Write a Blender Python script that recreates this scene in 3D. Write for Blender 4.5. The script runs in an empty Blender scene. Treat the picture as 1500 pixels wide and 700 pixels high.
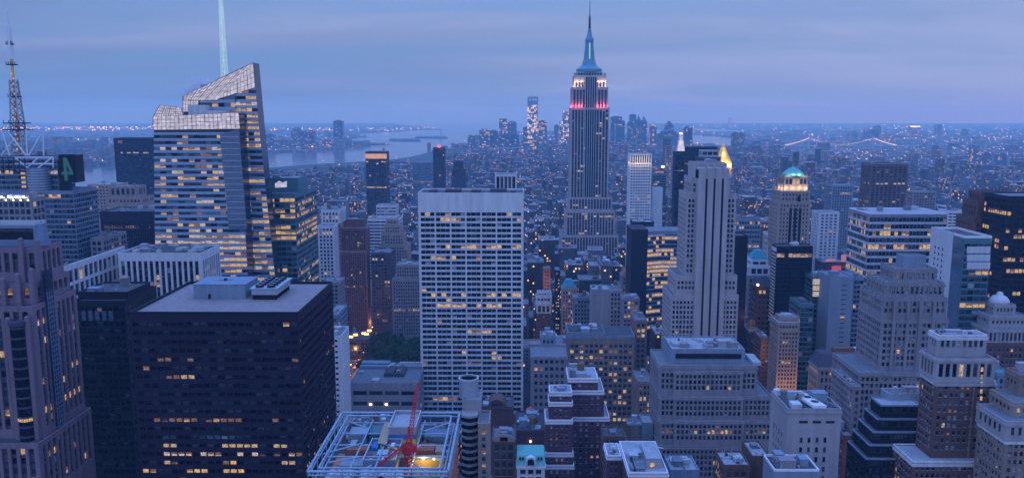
import bpy, math, random
from mathutils import Vector, Matrix
R = math.radians
rnd = random.Random(11)
SC = bpy.context.scene
COL = SC.collection
# ------------------------------------------------------------------ camera
F = 1200.0                       # focal length in photo pixels (1500 wide)
CAMZ = 260.0
PITCH = math.atan(182 / F)
YAW = math.atan(10 / F)
cam = bpy.data.cameras.new('camera')
cam.sensor_width = 36; cam.sensor_fit = 'HORIZONTAL'; cam.lens = 36 * F / 1500
cam.clip_start = 1; cam.clip_end = 90000
co = bpy.data.objects.new('camera', cam); COL.objects.link(co)
co.location = (0, 0, CAMZ); co.rotation_euler = (R(90) - PITCH, 0, YAW)
SC.camera = co
RM = co.rotation_euler.to_matrix()
RI = RM.inverted()
# ------------------------------------------------------------------ world
W = bpy.data.worlds.new('World'); SC.world = W; W.use_nodes = True
nt = W.node_tree; nt.nodes.clear()
def N(t, ty, ins=None, **kw):
    n = t.nodes.new(ty)
    for k, v in kw.items(): setattr(n, k, v)
    for k, v in (ins or {}).items():
        s = n.inputs[k]
        if hasattr(v, 'is_output'): t.links.new(v, s)
        else: s.default_value = v
    return n
def MATH(t, op, a, b=0.0, c=0.0, clamp=False):
    n = N(t, 'ShaderNodeMath', {0: a, 1: b, 2: c}, operation=op, use_clamp=clamp); return n.outputs[0]
def RAMP(t, fac, stops, interp='LINEAR'):
    n = N(t, 'ShaderNodeValToRGB', {0: fac}); e = n.color_ramp.elements; n.color_ramp.interpolation = interp
    while len(e) < len(stops): e.new(0.5)
    for s, (p, c) in zip(e, stops): s.position = p; s.color = (*c, 1) if len(c) == 3 else c
    return n.outputs[0]
def MIX(t, fac, a, b, mode='MIX'):
    n = N(t, 'ShaderNodeMix', data_type='RGBA', blend_type=mode)
    for k, v in ((0, fac), (6, a), (7, b)):
        if hasattr(v, 'is_output'): t.links.new(v, n.inputs[k])
        else: n.inputs[k].default_value = v if k == 0 or len(v) == 4 else (*v, 1)
    return n.outputs[2]
SUN_EL, SUN_ROT = 4.0, 215.0
sky = N(nt, 'ShaderNodeTexSky', sky_type='NISHITA', sun_disc=False, sun_elevation=R(SUN_EL), sun_rotation=R(SUN_ROT), ozone_density=6.0, air_density=1.0, dust_density=0.6)
tc = N(nt, 'ShaderNodeTexCoord').outputs['Generated']
sep = N(nt, 'ShaderNodeSeparateXYZ', {0: tc})
zz = MATH(nt, 'MAXIMUM', sep.outputs[2], 0.0)
# overcast dusk: deep blue at the horizon, brighter towards the zenith
grad = RAMP(nt, zz, [(0.0, (1.15, 2.1, 4.3)), (0.03, (1.15, 2.1, 4.15)), (0.1, (1.3, 2.2, 4.2)), (0.3, (2.2, 4.1, 9.6)), (1.0, (3.3, 6.3, 18.0))])
den = MATH(nt, 'ADD', zz, 0.07)
cx = MATH(nt, 'DIVIDE', sep.outputs[0], den); cy = MATH(nt, 'DIVIDE', sep.outputs[1], den)
cv = N(nt, 'ShaderNodeCombineXYZ', {0: MATH(nt, 'MULTIPLY', cx, 0.55), 1: cy, 2: 3.7})
n1 = N(nt, 'ShaderNodeTexNoise', {'Vector': cv.outputs[0], 'Scale': 0.55, 'Detail': 7.0, 'Roughness': 0.55, 'Distortion': 0.35})
cl = RAMP(nt, n1.outputs[0], [(0.42, (0, 0, 0)), (0.58, (1, 1, 1))])
xr = MATH(nt, 'MULTIPLY_ADD', sep.outputs[0], 0.9, 0.5, True)
n2 = N(nt, 'ShaderNodeTexNoise', {'Vector': cv.outputs[0], 'Scale': 0.3, 'Detail': 4.0, 'Roughness': 0.5}).outputs[0]
clc = MIX(nt, MATH(nt, 'MULTIPLY_ADD', n2, 2.2, MATH(nt, 'SUBTRACT', xr, 1.05), True), (.8, 1.4, 3.1), (2.7, 3.2, 5.3))
up = RAMP(nt, zz, [(0.0, (0.15,) * 3), (0.03, (0.7,) * 3), (0.12, (0.8,) * 3), (0.3, (0.6,) * 3), (0.6, (0.2,) * 3)])
clf = MIX(nt, 1.0, cl, up, 'MULTIPLY')
skyc = MIX(nt, clf, grad, clc)
skyc = MIX(nt, MATH(nt, 'MULTIPLY', MATH(nt, 'POWER', xr, 2.0), MATH(nt, 'SUBTRACT', 0.75, zz)), skyc, (2.5, 3.0, 5.0))
final = MIX(nt, 0.06, skyc, sky.outputs[0])
bg = N(nt, 'ShaderNodeBackground', {'Color': final, 'Strength': 0.1})
out = N(nt, 'ShaderNodeOutputWorld', {'Surface': bg.outputs[0]})
# faint last daylight through the overcast
sl = bpy.data.lights.new('sun', 'SUN'); sl.energy = 0.16; sl.angle = R(25); sl.color = (1.0, 0.86, 0.78)
so = bpy.data.objects.new('sun', sl); COL.objects.link(so)
sd = Vector((-0.75, -0.9, 0.55)); so.rotation_euler = sd.to_track_quat('Z', 'Y').to_euler()
SC.view_settings.view_transform = 'Standard'; SC.view_settings.look = 'None'
SC.view_settings.exposure = 0.52; SC.view_settings.gamma = 1.0
SC.render.engine = 'CYCLES'
cy_ = SC.cycles
cy_.use_denoising = True; cy_.max_bounces = 5; cy_.diffuse_bounces = 2; cy_.glossy_bounces = 2; cy_.volume_bounces = 1
cy_.transparent_max_bounces = 12; cy_.caustics_reflective = False; cy_.caustics_refractive = False
cy_.use_adaptive_sampling = True; cy_.adaptive_threshold = 0.012
try: cy_.denoising_prefilter = 'ACCURATE'
except Exception: pass
# ------------------------------------------------------------------ picture <-> place
def ray(px, py):
    return RM @ Vector(((px - 750) / F, (350 - py) / F, -1))
def at(px, py, Y):               # point seen at a pixel, at distance Y down the avenue
    d = ray(px, py); k = Y / d.y
    return d.x * k, CAMZ + d.z * k
def gnd(px, py, z=0.0):
    d = ray(px, py); k = (z - CAMZ) / d.z
    return d.x * k, d.y * k
def proj(x, y, z):
    v = RI @ Vector((x, y, z - CAMZ))
    if v.z > -1: return (-9999, -9999)
    return 750 + F * v.x / -v.z, 350 - F * v.y / -v.z
# ------------------------------------------------------------------ materials
def newmat(name):
    m = bpy.data.materials.new(name); m.use_nodes = True; m.node_tree.nodes.clear(); return m, m.node_tree
def finish(m, t, bsdf):
    N(t, 'ShaderNodeOutputMaterial', {'Surface': bsdf})
    m.cycles.emission_sampling = 'NONE'
    return m
M = {}
def matte(key, c, rough=0.8, var=0.45, fine=0.2, metal=0.0, spec=0.3, streak=True):
    m, t = newmat(key); p = N(t, 'ShaderNodeNewGeometry').outputs['Position']
    sc = N(t, 'ShaderNodeMapping', {'Vector': p, 'Scale': (0.35, 0.35, 0.03 if streak else 0.35)})
    a = N(t, 'ShaderNodeTexNoise', {'Vector': sc.outputs[0], 'Scale': 1.0, 'Detail': 5.0, 'Roughness': 0.65}).outputs[0]
    b = N(t, 'ShaderNodeTexNoise', {'Vector': p, 'Scale': 1.7, 'Detail': 3.0}).outputs[0]
    f = MATH(t, 'ADD', MATH(t, 'MULTIPLY_ADD', a, 2 * var, 1 - var), MATH(t, 'MULTIPLY_ADD', b, 2 * fine, -fine))
    f = MATH(t, 'MAXIMUM', f, 0.2)
    col = N(t, 'ShaderNodeVectorMath', {0: c, 'Scale': f}, operation='SCALE').outputs[0]
    bs = N(t, 'ShaderNodeBsdfPrincipled', {'Base Color': col, 'Roughness': rough, 'Metallic': metal, 'Specular IOR Level': spec})
    M[key] = finish(m, t, bs.outputs[0]); return M[key]
for k, c in dict(white_stone=(.63, .65, .66), limestone=(.39, .36, .36), grey_stone=(.25, .235, .25), tan_brick=(.25, .19, .16), red_brick=(.2, .085, .07),
                 brown_brick=(.14, .075, .065), pink_granite=(.21, .15, .185), concrete=(.3, .29, .3), pale_panel=(.55, .57, .6), dark_stone=(.07, .062, .09),
                 plum_brick=(.1, .045, .065), pale_stone=(.34, .32, .33), gravel=(.27, .225, .22), roof_pale=(.33, .345, .37), roof_grey=(.17, .18, .2), roof_dark=(.07, .075, .085), warm_stone=(.33, .255, .22),
                 terracotta=(.42, .14, .08), plywood=(.42, .31, .2), asphalt=(.05, .05, .052), pavement=(.22, .21, .2), earth=(.07, .07, .075),
                 blue_grey=(.2, .26, .33), red_paint=(.5, .02, .03), yellow_board=(.62, .5, .08), blue_board=(.03, .16, .42), orange_paint=(.6, .2, .07), timber=(.2, .12, .07)).items():
    matte(k, c)
matte('copper', (.13, .42, .36), 0.6, 0.3); matte('copper_teal', (.05, .3, .36), 0.6, 0.25); matte('gilt', (.8, .5, .1), 0.35, 0.15, 0.1, 0.6)
matte('dark_metal', (.012, .009, .022), 0.55, 0.2, 0.1, 0.0, 0.2); matte('bronze', (.022, .013, .032), 0.6, 0.2, .1, 0, .15); matte('steel', (.4, .47, .53), 0.45, 0.2, 0.15, 0.5)  # dark_metal and bronze have a navy-violet shadow tint put into the base colour
matte('aluminium', (.5, .53, .56), 0.4, 0.2, 0.1, 0.4); matte('white_paint', (.75, .75, .77), 0.5, 0.15); matte('teal_panel', (.07, .17, .2), 0.3, 0.25, .15, 0, .5)
matte('blue_panel', (.16, .23, .33), 0.25, 0.2, .1, 0, .6); matte('pale_glass', (.27, .36, .46), .2, .25, .15, 0, .6); matte('rubber', (.02, .02, .02), 0.9); matte('bark', (.07, .05, .035), 0.9)
def glass(key, c, rough, spec=0.5):
    m, t = newmat(key); p = N(t, 'ShaderNodeNewGeometry').outputs['Position']
    a = N(t, 'ShaderNodeTexNoise', {'Vector': p, 'Scale': 0.21, 'Detail': 2.0}).outputs[0]
    b = N(t, 'ShaderNodeTexNoise', {'Vector': p, 'Scale': 0.9, 'Detail': 2.0}).outputs[0]
    col = N(t, 'ShaderNodeVectorMath', {0: c, 'Scale': MATH(t, 'MULTIPLY_ADD', b, 1.6, 0.2)}, operation='SCALE').outputs[0]
    bp = N(t, 'ShaderNodeBump', {'Height': a, 'Strength': 0.12, 'Distance': 0.5})
    bs = N(t, 'ShaderNodeBsdfPrincipled', {'Base Color': col, 'Roughness': rough, 'Specular IOR Level': spec, 'Normal': bp.outputs[0]})
    M[key] = finish(m, t, bs.outputs[0])
glass('glass_dark', (.005, .004, .015), 0.12, .22); glass('glass_blue', (.02, .034, .06), 0.14, 0.45); glass('glass_grey', (.04, .045, .06), 0.2, .35); glass('blind', (.3, .31, .33), 0.45); glass('blind_dim', (.06, .065, .08), 0.6, .2)  # glass_dark holds the navy-violet tone of shadow in its base colour
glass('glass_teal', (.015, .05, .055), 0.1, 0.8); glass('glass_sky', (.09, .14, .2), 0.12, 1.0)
def lit(key, c, s, lo=0.15, scale=0.8):
    m, t = newmat(key); p = N(t, 'ShaderNodeNewGeometry').outputs['Position']
    mp = N(t, 'ShaderNodeMapping', {'Vector': p, 'Scale': (1.0, 1.0, 1.6)})
    a = N(t, 'ShaderNodeTexNoise', {'Vector': mp.outputs[0], 'Scale': scale * 1.3, 'Detail': 3.0, 'Roughness': 0.75}).outputs[0]
    f = RAMP(t, a, [(0.36, (lo,) * 3), (0.5, (.5 + lo / 2,) * 3), (0.66, (1.15,) * 3)])
    bs = N(t, 'ShaderNodeBsdfPrincipled', {'Base Color': (.05, .05, .05, 1), 'Roughness': 0.3, 'Emission Color': (*c, 1), 'Emission Strength': MATH(t, 'MULTIPLY', f, s * .66)})
    M[key] = finish(m, t, bs.outputs[0])
lit('lit_gold', (1, .6, .22), 1.0); lit('lit_warm', (1, .66, .36), .72); lit('lit_dim', (1, .5, .26), .28, .1); lit('lit_pale', (1, .82, .66), .8); lit('lit_cool', (.75, .85, 1), .5)
lit('town_warm', (1, .6, .38), 5.5, .9); lit('town_white', (1, .82, .75), 6, .9); lit('lamp_warm', (1, .68, .4), 6.0, .9); lit('lamp_white', (1, .85, .72), 8.0, .9); lit('lamp_red', (1, .05, .03), 5.0, .9); lit('lamp_orange', (1, .42, .1), 4.0, .9)
lit('crown_glow', (.86, .8, 1), .78, .5, .2); lit('spire_glow', (.55, .82, 1), .85, .6); lit('crown_orange', (1, .5, .26), .8, .6, .3); lit('sign_red', (1, .12, .12), .6, .5); lit('sign_pink', (1, .35, .45), .55, .4)
lit('sign_green', (.02, .42, .36), .16, .8); lit('mast_led', (.55, .95, 1), .9, .5)
LIT = ['lit_gold', 'lit_warm', 'lit_dim', 'lit_pale', 'lit_warm', 'lit_dim']
# facade of a distant building: its windows sit in the surface
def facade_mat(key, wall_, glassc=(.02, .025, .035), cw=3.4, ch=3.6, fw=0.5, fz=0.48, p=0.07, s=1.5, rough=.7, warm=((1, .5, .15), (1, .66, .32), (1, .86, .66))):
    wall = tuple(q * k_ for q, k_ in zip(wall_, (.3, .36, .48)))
    m, t = newmat(key); g = N(t, 'ShaderNodeNewGeometry'); P = N(t, 'ShaderNodeSeparateXYZ', {0: g.outputs['Position']}); Nn = N(t, 'ShaderNodeSeparateXYZ', {0: g.outputs['Normal']})
    sx = MATH(t, 'GREATER_THAN', MATH(t, 'ABSOLUTE', Nn.outputs[0]), 0.6)
    u = MATH(t, 'ADD', MATH(t, 'MULTIPLY', P.outputs[1], sx), MATH(t, 'MULTIPLY', P.outputs[0], MATH(t, 'SUBTRACT', 1.0, sx)))
    us = MATH(t, 'DIVIDE', u, cw); zs = MATH(t, 'DIVIDE', P.outputs[2], ch)
    def inside(x, w): return MATH(t, 'LESS_THAN', MATH(t, 'ABSOLUTE', MATH(t, 'SUBTRACT', MATH(t, 'FRACT', x), 0.5)), w / 2)
    side = MATH(t, 'LESS_THAN', MATH(t, 'ABSOLUTE', Nn.outputs[2]), 0.5)
    win = MATH(t, 'MULTIPLY', MATH(t, 'MULTIPLY', inside(us, fw), inside(zs, fz)), side)
    cell = N(t, 'ShaderNodeCombineXYZ', {0: MATH(t, 'FLOOR', us), 1: MATH(t, 'FLOOR', zs), 2: MATH(t, 'MULTIPLY', sx, 7.3)}).outputs[0]
    wn = N(t, 'ShaderNodeTexWhiteNoise', {'Vector': cell}, noise_dimensions='3D')
    big = N(t, 'ShaderNodeTexNoise', {'Vector': g.outputs['Position'], 'Scale': 0.02, 'Detail': 2.0}).outputs[0]
    on = MATH(t, 'LESS_THAN', wn.outputs[0], MATH(t, 'MULTIPLY', big, 2 * p))
    em = MATH(t, 'MULTIPLY', MATH(t, 'MULTIPLY', on, win), MATH(t, 'MULTIPLY_ADD', N(t, 'ShaderNodeSeparateColor', {0: wn.outputs[1]}).outputs[2], s, 0.2))
    mp = N(t, 'ShaderNodeMapping', {'Vector': g.outputs['Position'], 'Scale': (.05, .05, .02)})
    st = N(t, 'ShaderNodeTexNoise', {'Vector': mp.outputs[0], 'Scale': 1.0, 'Detail': 4.0}).outputs[0]
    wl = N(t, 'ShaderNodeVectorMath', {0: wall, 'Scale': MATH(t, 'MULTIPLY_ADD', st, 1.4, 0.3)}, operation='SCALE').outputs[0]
    gl = N(t, 'ShaderNodeVectorMath', {0: glassc, 'Scale': MATH(t, 'MULTIPLY_ADD', N(t, 'ShaderNodeSeparateColor', {0: wn.outputs[1]}).outputs[1], 3.0, 0.3)}, operation='SCALE').outputs[0]
    col = MIX(t, win, wl, gl)
    ec = RAMP(t, N(t, 'ShaderNodeSeparateColor', {0: wn.outputs[1]}).outputs[0], [(0, warm[0]), (.5, warm[1]), (1, warm[2])])
    bs = N(t, 'ShaderNodeBsdfPrincipled', {'Base Color': col, 'Roughness': MATH(t, 'MULTIPLY_ADD', win, .15 - rough, rough), 'Specular IOR Level': .4, 'Emission Color': ec, 'Emission Strength': em})
    M[key] = finish(m, t, bs.outputs[0])
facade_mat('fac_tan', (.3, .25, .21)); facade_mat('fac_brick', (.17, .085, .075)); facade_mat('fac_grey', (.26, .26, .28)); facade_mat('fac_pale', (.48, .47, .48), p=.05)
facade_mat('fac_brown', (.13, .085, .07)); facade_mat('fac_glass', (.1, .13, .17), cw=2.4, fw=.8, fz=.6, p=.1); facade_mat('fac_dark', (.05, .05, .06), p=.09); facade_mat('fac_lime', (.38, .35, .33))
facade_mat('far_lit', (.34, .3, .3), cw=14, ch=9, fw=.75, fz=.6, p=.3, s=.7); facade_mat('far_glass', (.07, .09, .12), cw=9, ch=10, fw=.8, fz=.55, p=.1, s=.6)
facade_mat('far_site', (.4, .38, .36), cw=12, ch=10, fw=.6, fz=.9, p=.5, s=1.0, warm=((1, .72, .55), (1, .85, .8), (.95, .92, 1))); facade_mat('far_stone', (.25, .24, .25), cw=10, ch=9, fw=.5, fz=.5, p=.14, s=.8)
FACS = ['fac_tan', 'fac_brick', 'fac_grey', 'fac_pale', 'fac_brown', 'fac_glass', 'fac_dark', 'fac_lime']
# ------------------------------------------------------------------ mesh building
class MB:
    def __init__(s): s.v = []; s.f = []; s.m = []
    def quad(s, pts, mi=0):
        b = len(s.v); s.v += [tuple(p) for p in pts]; s.f.append(tuple(range(b, b + len(pts)))); s.m.append(mi)
    def box(s, x0, x1, y0, y1, z0, z1, mi=0, top=None, bottom=True):
        if x1 - x0 < 1e-4 or y1 - y0 < 1e-4 or z1 - z0 < 1e-4: return
        b = len(s.v)
        s.v += [(x0, y0, z0), (x1, y0, z0), (x1, y1, z0), (x0, y1, z0), (x0, y0, z1), (x1, y0, z1), (x1, y1, z1), (x0, y1, z1)]
        fs = [(0, 1, 5, 4), (1, 2, 6, 5), (2, 3, 7, 6), (3, 0, 4, 7), (4, 5, 6, 7)] + ([(3, 2, 1, 0)] if bottom else [])
        for i, f in enumerate(fs):
            s.f.append(tuple(b + k for k in f)); s.m.append(top if (top is not None and i == 4) else mi)
    def tube(s, p, q, r0, r1=None, n=8, mi=0):
        r1 = r0 if r1 is None else r1
        p = Vector(p); q = Vector(q); d = q - p
        if d.length < 1e-6: return
        a = d.normalized().orthogonal().normalized(); c = d.normalized().cross(a); b = len(s.v)
        for o, r in ((p, r0), (q, r1)):
            for i in range(n):
                th = 2 * math.pi * i / n; s.v.append(tuple(o + a * (r * math.cos(th)) + c * (r * math.sin(th))))
        for i in range(n):
            j = (i + 1) % n; s.f.append((b + i, b + j, b + n + j, b + n + i)); s.m.append(mi)
        s.f.append(tuple(b + i for i in reversed(range(n)))); s.m.append(mi)
        s.f.append(tuple(b + n + i for i in range(n))); s.m.append(mi)
    def lathe(s, cx, cy, prof, n=20, mi=0, a0=0.0, sx=1.0, sy=1.0, cap=True):   # prof: (radius, z) from the bottom up
        b = len(s.v)
        for r, z in prof:
            for i in range(n):
                th = a0 + 2 * math.pi * i / n; s.v.append((cx + sx * r * math.cos(th), cy + sy * r * math.sin(th), z))
        for k in range(len(prof) - 1):
            for i in range(n):
                j = (i + 1) % n; s.f.append((b + k * n + i, b + k * n + j, b + (k + 1) * n + j, b + (k + 1) * n + i)); s.m.append(mi)
        if not cap: return
        s.f.append(tuple(b + (len(prof) - 1) * n + i for i in range(n))); s.m.append(mi)
        s.f.append(tuple(b + i for i in reversed(range(n)))); s.m.append(mi)
    def prism(s, pts, y0, y1, mi=0):     # pts: (x, z) outline in the facade plane, counter-clockwise seen from -y
        n = len(pts); b = len(s.v)
        s.v += [(x, y0, z) for x, z in pts] + [(x, y1, z) for x, z in pts]
        s.f.append(tuple(b + i for i in range(n))); s.m.append(mi)
        s.f.append(tuple(b + n + i for i in reversed(range(n)))); s.m.append(mi)
        for i in range(n):
            j = (i + 1) % n; s.f.append((b + j, b + i, b + n + i, b + n + j)); s.m.append(mi)
    def flat(s, pts, z0, z1, mi=0):      # pts: (x, y) outline seen from above, counter-clockwise
        n = len(pts); b = len(s.v)
        s.v += [(x, y, z0) for x, y in pts] + [(x, y, z1) for x, y in pts]
        s.f.append(tuple(b + i for i in reversed(range(n)))); s.m.append(mi)
        s.f.append(tuple(b + n + i for i in range(n))); s.m.append(mi)
        for i in range(n):
            j = (i + 1) % n; s.f.append((b + i, b + j, b + n + j, b + n + i)); s.m.append(mi)
    def build(s, name, mats, parent=None, loc=(0, 0, 0), smooth=False):
        if not s.f: return None
        me = bpy.data.meshes.new(name)
        lx, ly, lz = loc
        me.from_pydata([(x - lx, y - ly, z - lz) for x, y, z in s.v], [], s.f)
        for k in (mats if isinstance(mats, (list, tuple)) else [mats]): me.materials.append(M[k])
        if any(s.m): me.polygons.foreach_set('material_index', s.m)
        if smooth: me.shade_smooth()
        me.update()
        o = bpy.data.objects.new(name, me); COL.objects.link(o)
        if parent is not None: o.parent = parent
        else: o.location = loc
        return o
def tag(o, label=None, cat=None, group=None, kind=None):
    if label: o['label'] = label
    if cat: o['category'] = cat
    if group: o['group'] = group
    if kind: o['kind'] = kind
    return o
WCACHE = {}
def pane_boxes(w, h, mk, var, sill):      # boxes (x0, x1, y0, y1, z0, z1, material) of one window seen from -y
    L = [(-w / 2, w / 2, 0, .05, -h / 2, h / 2, mk)]
    if var and h > 1.2:
        f = (0, .3, .55, .8)[var]; bm = {'lit': 'lit_dim'}.get(mk[:3], 'blind_dim') if mk != 'lit_dim' else 'blind_dim'
        L.append((-w / 2 + .03, w / 2 - .03, -.03, -.004, h / 2 - f * h, h / 2 - .03, bm))
    if sill:
        L.append((-w / 2, w / 2, -.05, -.034, -.05, .05, 'dark_metal'))
        L.append((-w / 2 - .08, w / 2 + .08, -.42, -.06, -h / 2 - .17, -h / 2 - .004, sill))
    return L
def pane_mesh(w, h, mk, var, sill):
    k = (round(w, 2), round(h, 2), mk, var, sill)
    if k not in WCACHE:
        L = pane_boxes(w, h, mk, var, sill); mats = list(dict.fromkeys(q[6] for q in L)); mb = MB()
        for q in L: mb.box(*q[:6], mats.index(q[6]))
        me = bpy.data.meshes.new('window'); me.from_pydata(mb.v, [], mb.f)
        for m_ in mats: me.materials.append(M[m_])
        me.polygons.foreach_set('material_index', mb.m); me.update(); WCACHE[k] = me
    return WCACHE[k]
HAZE_DENSITY = 1.1e-4
BLDS = []
HEROES = []      # (px0, px1, nearest Y, lowest visible py, root, short phrase)
FOOT = []        # footprints of everything built by hand
class Bld:
    def __init__(s, name, label, cat, x0, x1, y0, y1, group=None):
        s.loc = ((x0 + x1) / 2, (y0 + y1) / 2, 0.0)
        s.root = bpy.data.objects.new(name, None); COL.objects.link(s.root); s.root.location = s.loc; s.root.empty_display_size = 3
        tag(s.root, label, cat, group)
        s.dark = False; s.parts = {}; s.win = []; s.r = random.Random(label)
        FOOT.append((x0, x1, y0, y1)); BLDS.append(s); s.fin = False
    def p(s, part, mat):
        k = (part, mat)
        if k not in s.parts: s.parts[k] = MB()
        return s.parts[k]
    def one(s, part, mat, mb, parent=None, smooth=False):     # one part of its own, built at once
        return mb.build(part, mat, parent or s.root, s.loc, smooth)
    def window(s, c, w, h, face, mk, sill=None):
        s.win.append((c, w, h, face, mk, 0 if mk == 'glass_dark' and s.dark else s.r.choice((0, 0, 0, 0, 1, 1, 2, 3)), sill))
    def done(s):
        if s.fin: return
        s.fin = True; obs = {}
        for (part, mat), mb in s.parts.items(): obs[part] = mb.build(part, mat, s.root, s.loc)
        if s.win:
            ws = []
            for q in s.win:
                px, py = proj(*q[0]); d2 = q[0][0] ** 2 + q[0][1] ** 2 + (q[0][2] - CAMZ) ** 2
                ws.append((0 if (-5 < px < 1505 and -5 < py < 705) else 1, d2 / (q[1] * q[2]), q))
            ws.sort(key=lambda t: (t[0], t[1]))
            for i, (_, _, (c, w, h, face, mk, var, sill)) in enumerate(ws[:100]):
                o = bpy.data.objects.new('window', pane_mesh(w, h, mk, var, sill)); COL.objects.link(o); o.parent = s.root
                o.location = (c[0] - s.loc[0], c[1] - s.loc[1], c[2]); o.rotation_euler = (0, 0, {'F': 0, 'L': -math.pi / 2, 'R': math.pi / 2}[face])
            rest = ws[100:]
            if rest:
                mats = []; mb = MB()
                for _, _, (c, w, h, face, mk, var, sill) in rest:
                    x, y, z = c
                    for (a0, a1, d0, d1, e0, e1, m_) in pane_boxes(w, h, mk, var, sill):
                        if m_ not in mats: mats.append(m_)
                        mi = mats.index(m_)
                        if face == 'F': mb.box(x + a0, x + a1, y + d0, y + d1, z + e0, z + e1, mi)
                        elif face == 'L': mb.box(x + d0, x + d1, y - a1, y - a0, z + e0, z + e1, mi)
                        else: mb.box(x - d1, x - d0, y + a0, y + a1, z + e0, z + e1, mi)
                o = mb.build('window', mats, s.root, s.loc); o['kind'] = 'stuff'
        return s.root
def S(w, cw=3.2, fh=3.7, pw=1.0, sh=1.5, rd=.35, lit=.06, band=.03, sd=0.0, sm=None, tb=2.0, ec=None, maj=1, mw=.12, g=None, lr=None, roof='roof_grey', par=.9, cap=None, lm=None, faces='FLR', core=None, bp=.8, sill=None, corn=0):
    return dict(w=w, cw=cw, fh=fh, pw=pw, sh=sh, rd=rd, lit=lit, band=band, sd=sd, sm=sm, tb=tb, ec=pw if ec is None else ec, maj=maj, mw=mw,
                g=g or ['glass_dark', 'glass_dark', 'glass_blue', 'glass_grey'], lr=lr or [], roof=roof, par=par, cap=cap or w, lm=lm or LIT, faces=faces, core=core or w, bp=bp, sill=sill, corn=corn)
def facade(b, st, face, x0, x1, y0, y1, z0, z1, zvis, D):
    # a wall of piers and spandrels standing proud of a core, with a pane in every opening
    if face == 'F': a0, a1 = x0, x1
    else: a0, a1 = y0 + st['rd'], y1
    Wd = a1 - a0; rd = st['rd']
    wm = b.p('wall', st['w']); spm = b.p('spandrel', st['sm']) if st['sm'] else wm
    def bar(mb, u0, u1, za, zb, d0, d1):
        if face == 'F': mb.box(u0, u1, y0 + d0, y0 + d1, za, zb)
        elif face == 'L': mb.box(x0 + d0, x0 + d1, u0, u1, za, zb)
        else: mb.box(x1 - d1, x1 - d0, u0, u1, za, zb)
    zt = z1 - st['tb']; ec = st['ec']
    zb_ = max(z0, zvis)
    nc = max(1, round((Wd - 2 * ec) / st['cw'])); cw = (Wd - 2 * ec) / nc
    nf = int((zt - zb_) / st['fh'])
    if nf < 1 and z1 - zb_ > 3.2 and st['faces'] and st['cw'] < 50:
        st = dict(st, tb=min(st['tb'], .14 * (z1 - zb_))); zt = z1 - st['tb']; st['fh'] = zt - zb_ - .3; st['sh'] = min(st['sh'], st['fh'] * .38); nf = 1
    if nf < 1 or Wd < 1.5: bar(wm, a0, a1, z0, z1, 0, rd); return
    zlow = zt - nf * st['fh']
    bar(wm, a0, a1, zt, z1, 0, rd)
    if zlow > z0 + .01: bar(wm, a0, a1, z0, zlow, 0, rd)
    for i in range(nc + 1):
        u = a0 + ec + i * cw
        pw = st['pw'] if i % st['maj'] == 0 or i == nc else st['mw']
        bar(wm, a0 if i == 0 else u - pw / 2, a1 if i == nc else u + pw / 2, zlow, zt, 0 if (i % st['maj'] == 0 or i == nc) else rd * .5, rd)
    sd = max(st['sd'], .02)
    for j in range(nf): bar(spm, a0 + .01, a1 - .01, zlow + j * st['fh'], zlow + j * st['fh'] + st['sh'], sd, rd - .005)
    lrz = []
    if face == 'F' or True:
        for q in st['lr']:
            lrz.append((at(760, q[0], D)[1], q[1], q[2] if len(q) > 2 else None))
    h = st['fh'] - st['sh'] - .06
    for j in range(nf):
        zc = zlow + j * st['fh'] + st['sh'] + h / 2 + .03
        pr = st['bp'] * .9 if b.r.random() < st['band'] * .45 else st['lit'] * .5; lm = st['lm']
        for q in lrz:
            if abs(q[0] - zc) < st['fh'] * .5: pr = q[1] * .8; lm = q[2] or lm
        tone = b.r.choice(lm); run = False
        for i in range(nc):
            l = a0 + ec + i * cw + (st['pw'] if i % st['maj'] == 0 else st['mw']) / 2
            r = a0 + ec + (i + 1) * cw - (st['pw'] if (i + 1) % st['maj'] == 0 or i == nc - 1 else st['mw']) / 2
            l = max(l, a0 + st['pw'] / 2 + (ec if i == 0 else 0)); w = r - l - .04
            if w < .1: continue
            run = b.r.random() < (pr + (1 - pr) * .35 if run else pr * .85)
            mk = (tone if b.r.random() < .5 else b.r.choice(lm)) if run else ('blind' if b.r.random() < (.004 if st['w'] in ('dark_metal', 'bronze', 'dark_stone') else .035) else b.r.choice(st['g']))
            u = (l + r) / 2
            c = (u, y0 + rd - .05, zc) if face == 'F' else ((x0 + rd - .05, u, zc) if face == 'L' else (x1 - rd + .05, u, zc))
            b.window(c, round(w, 2), round(h, 2), face, mk, st['sill'])
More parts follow.
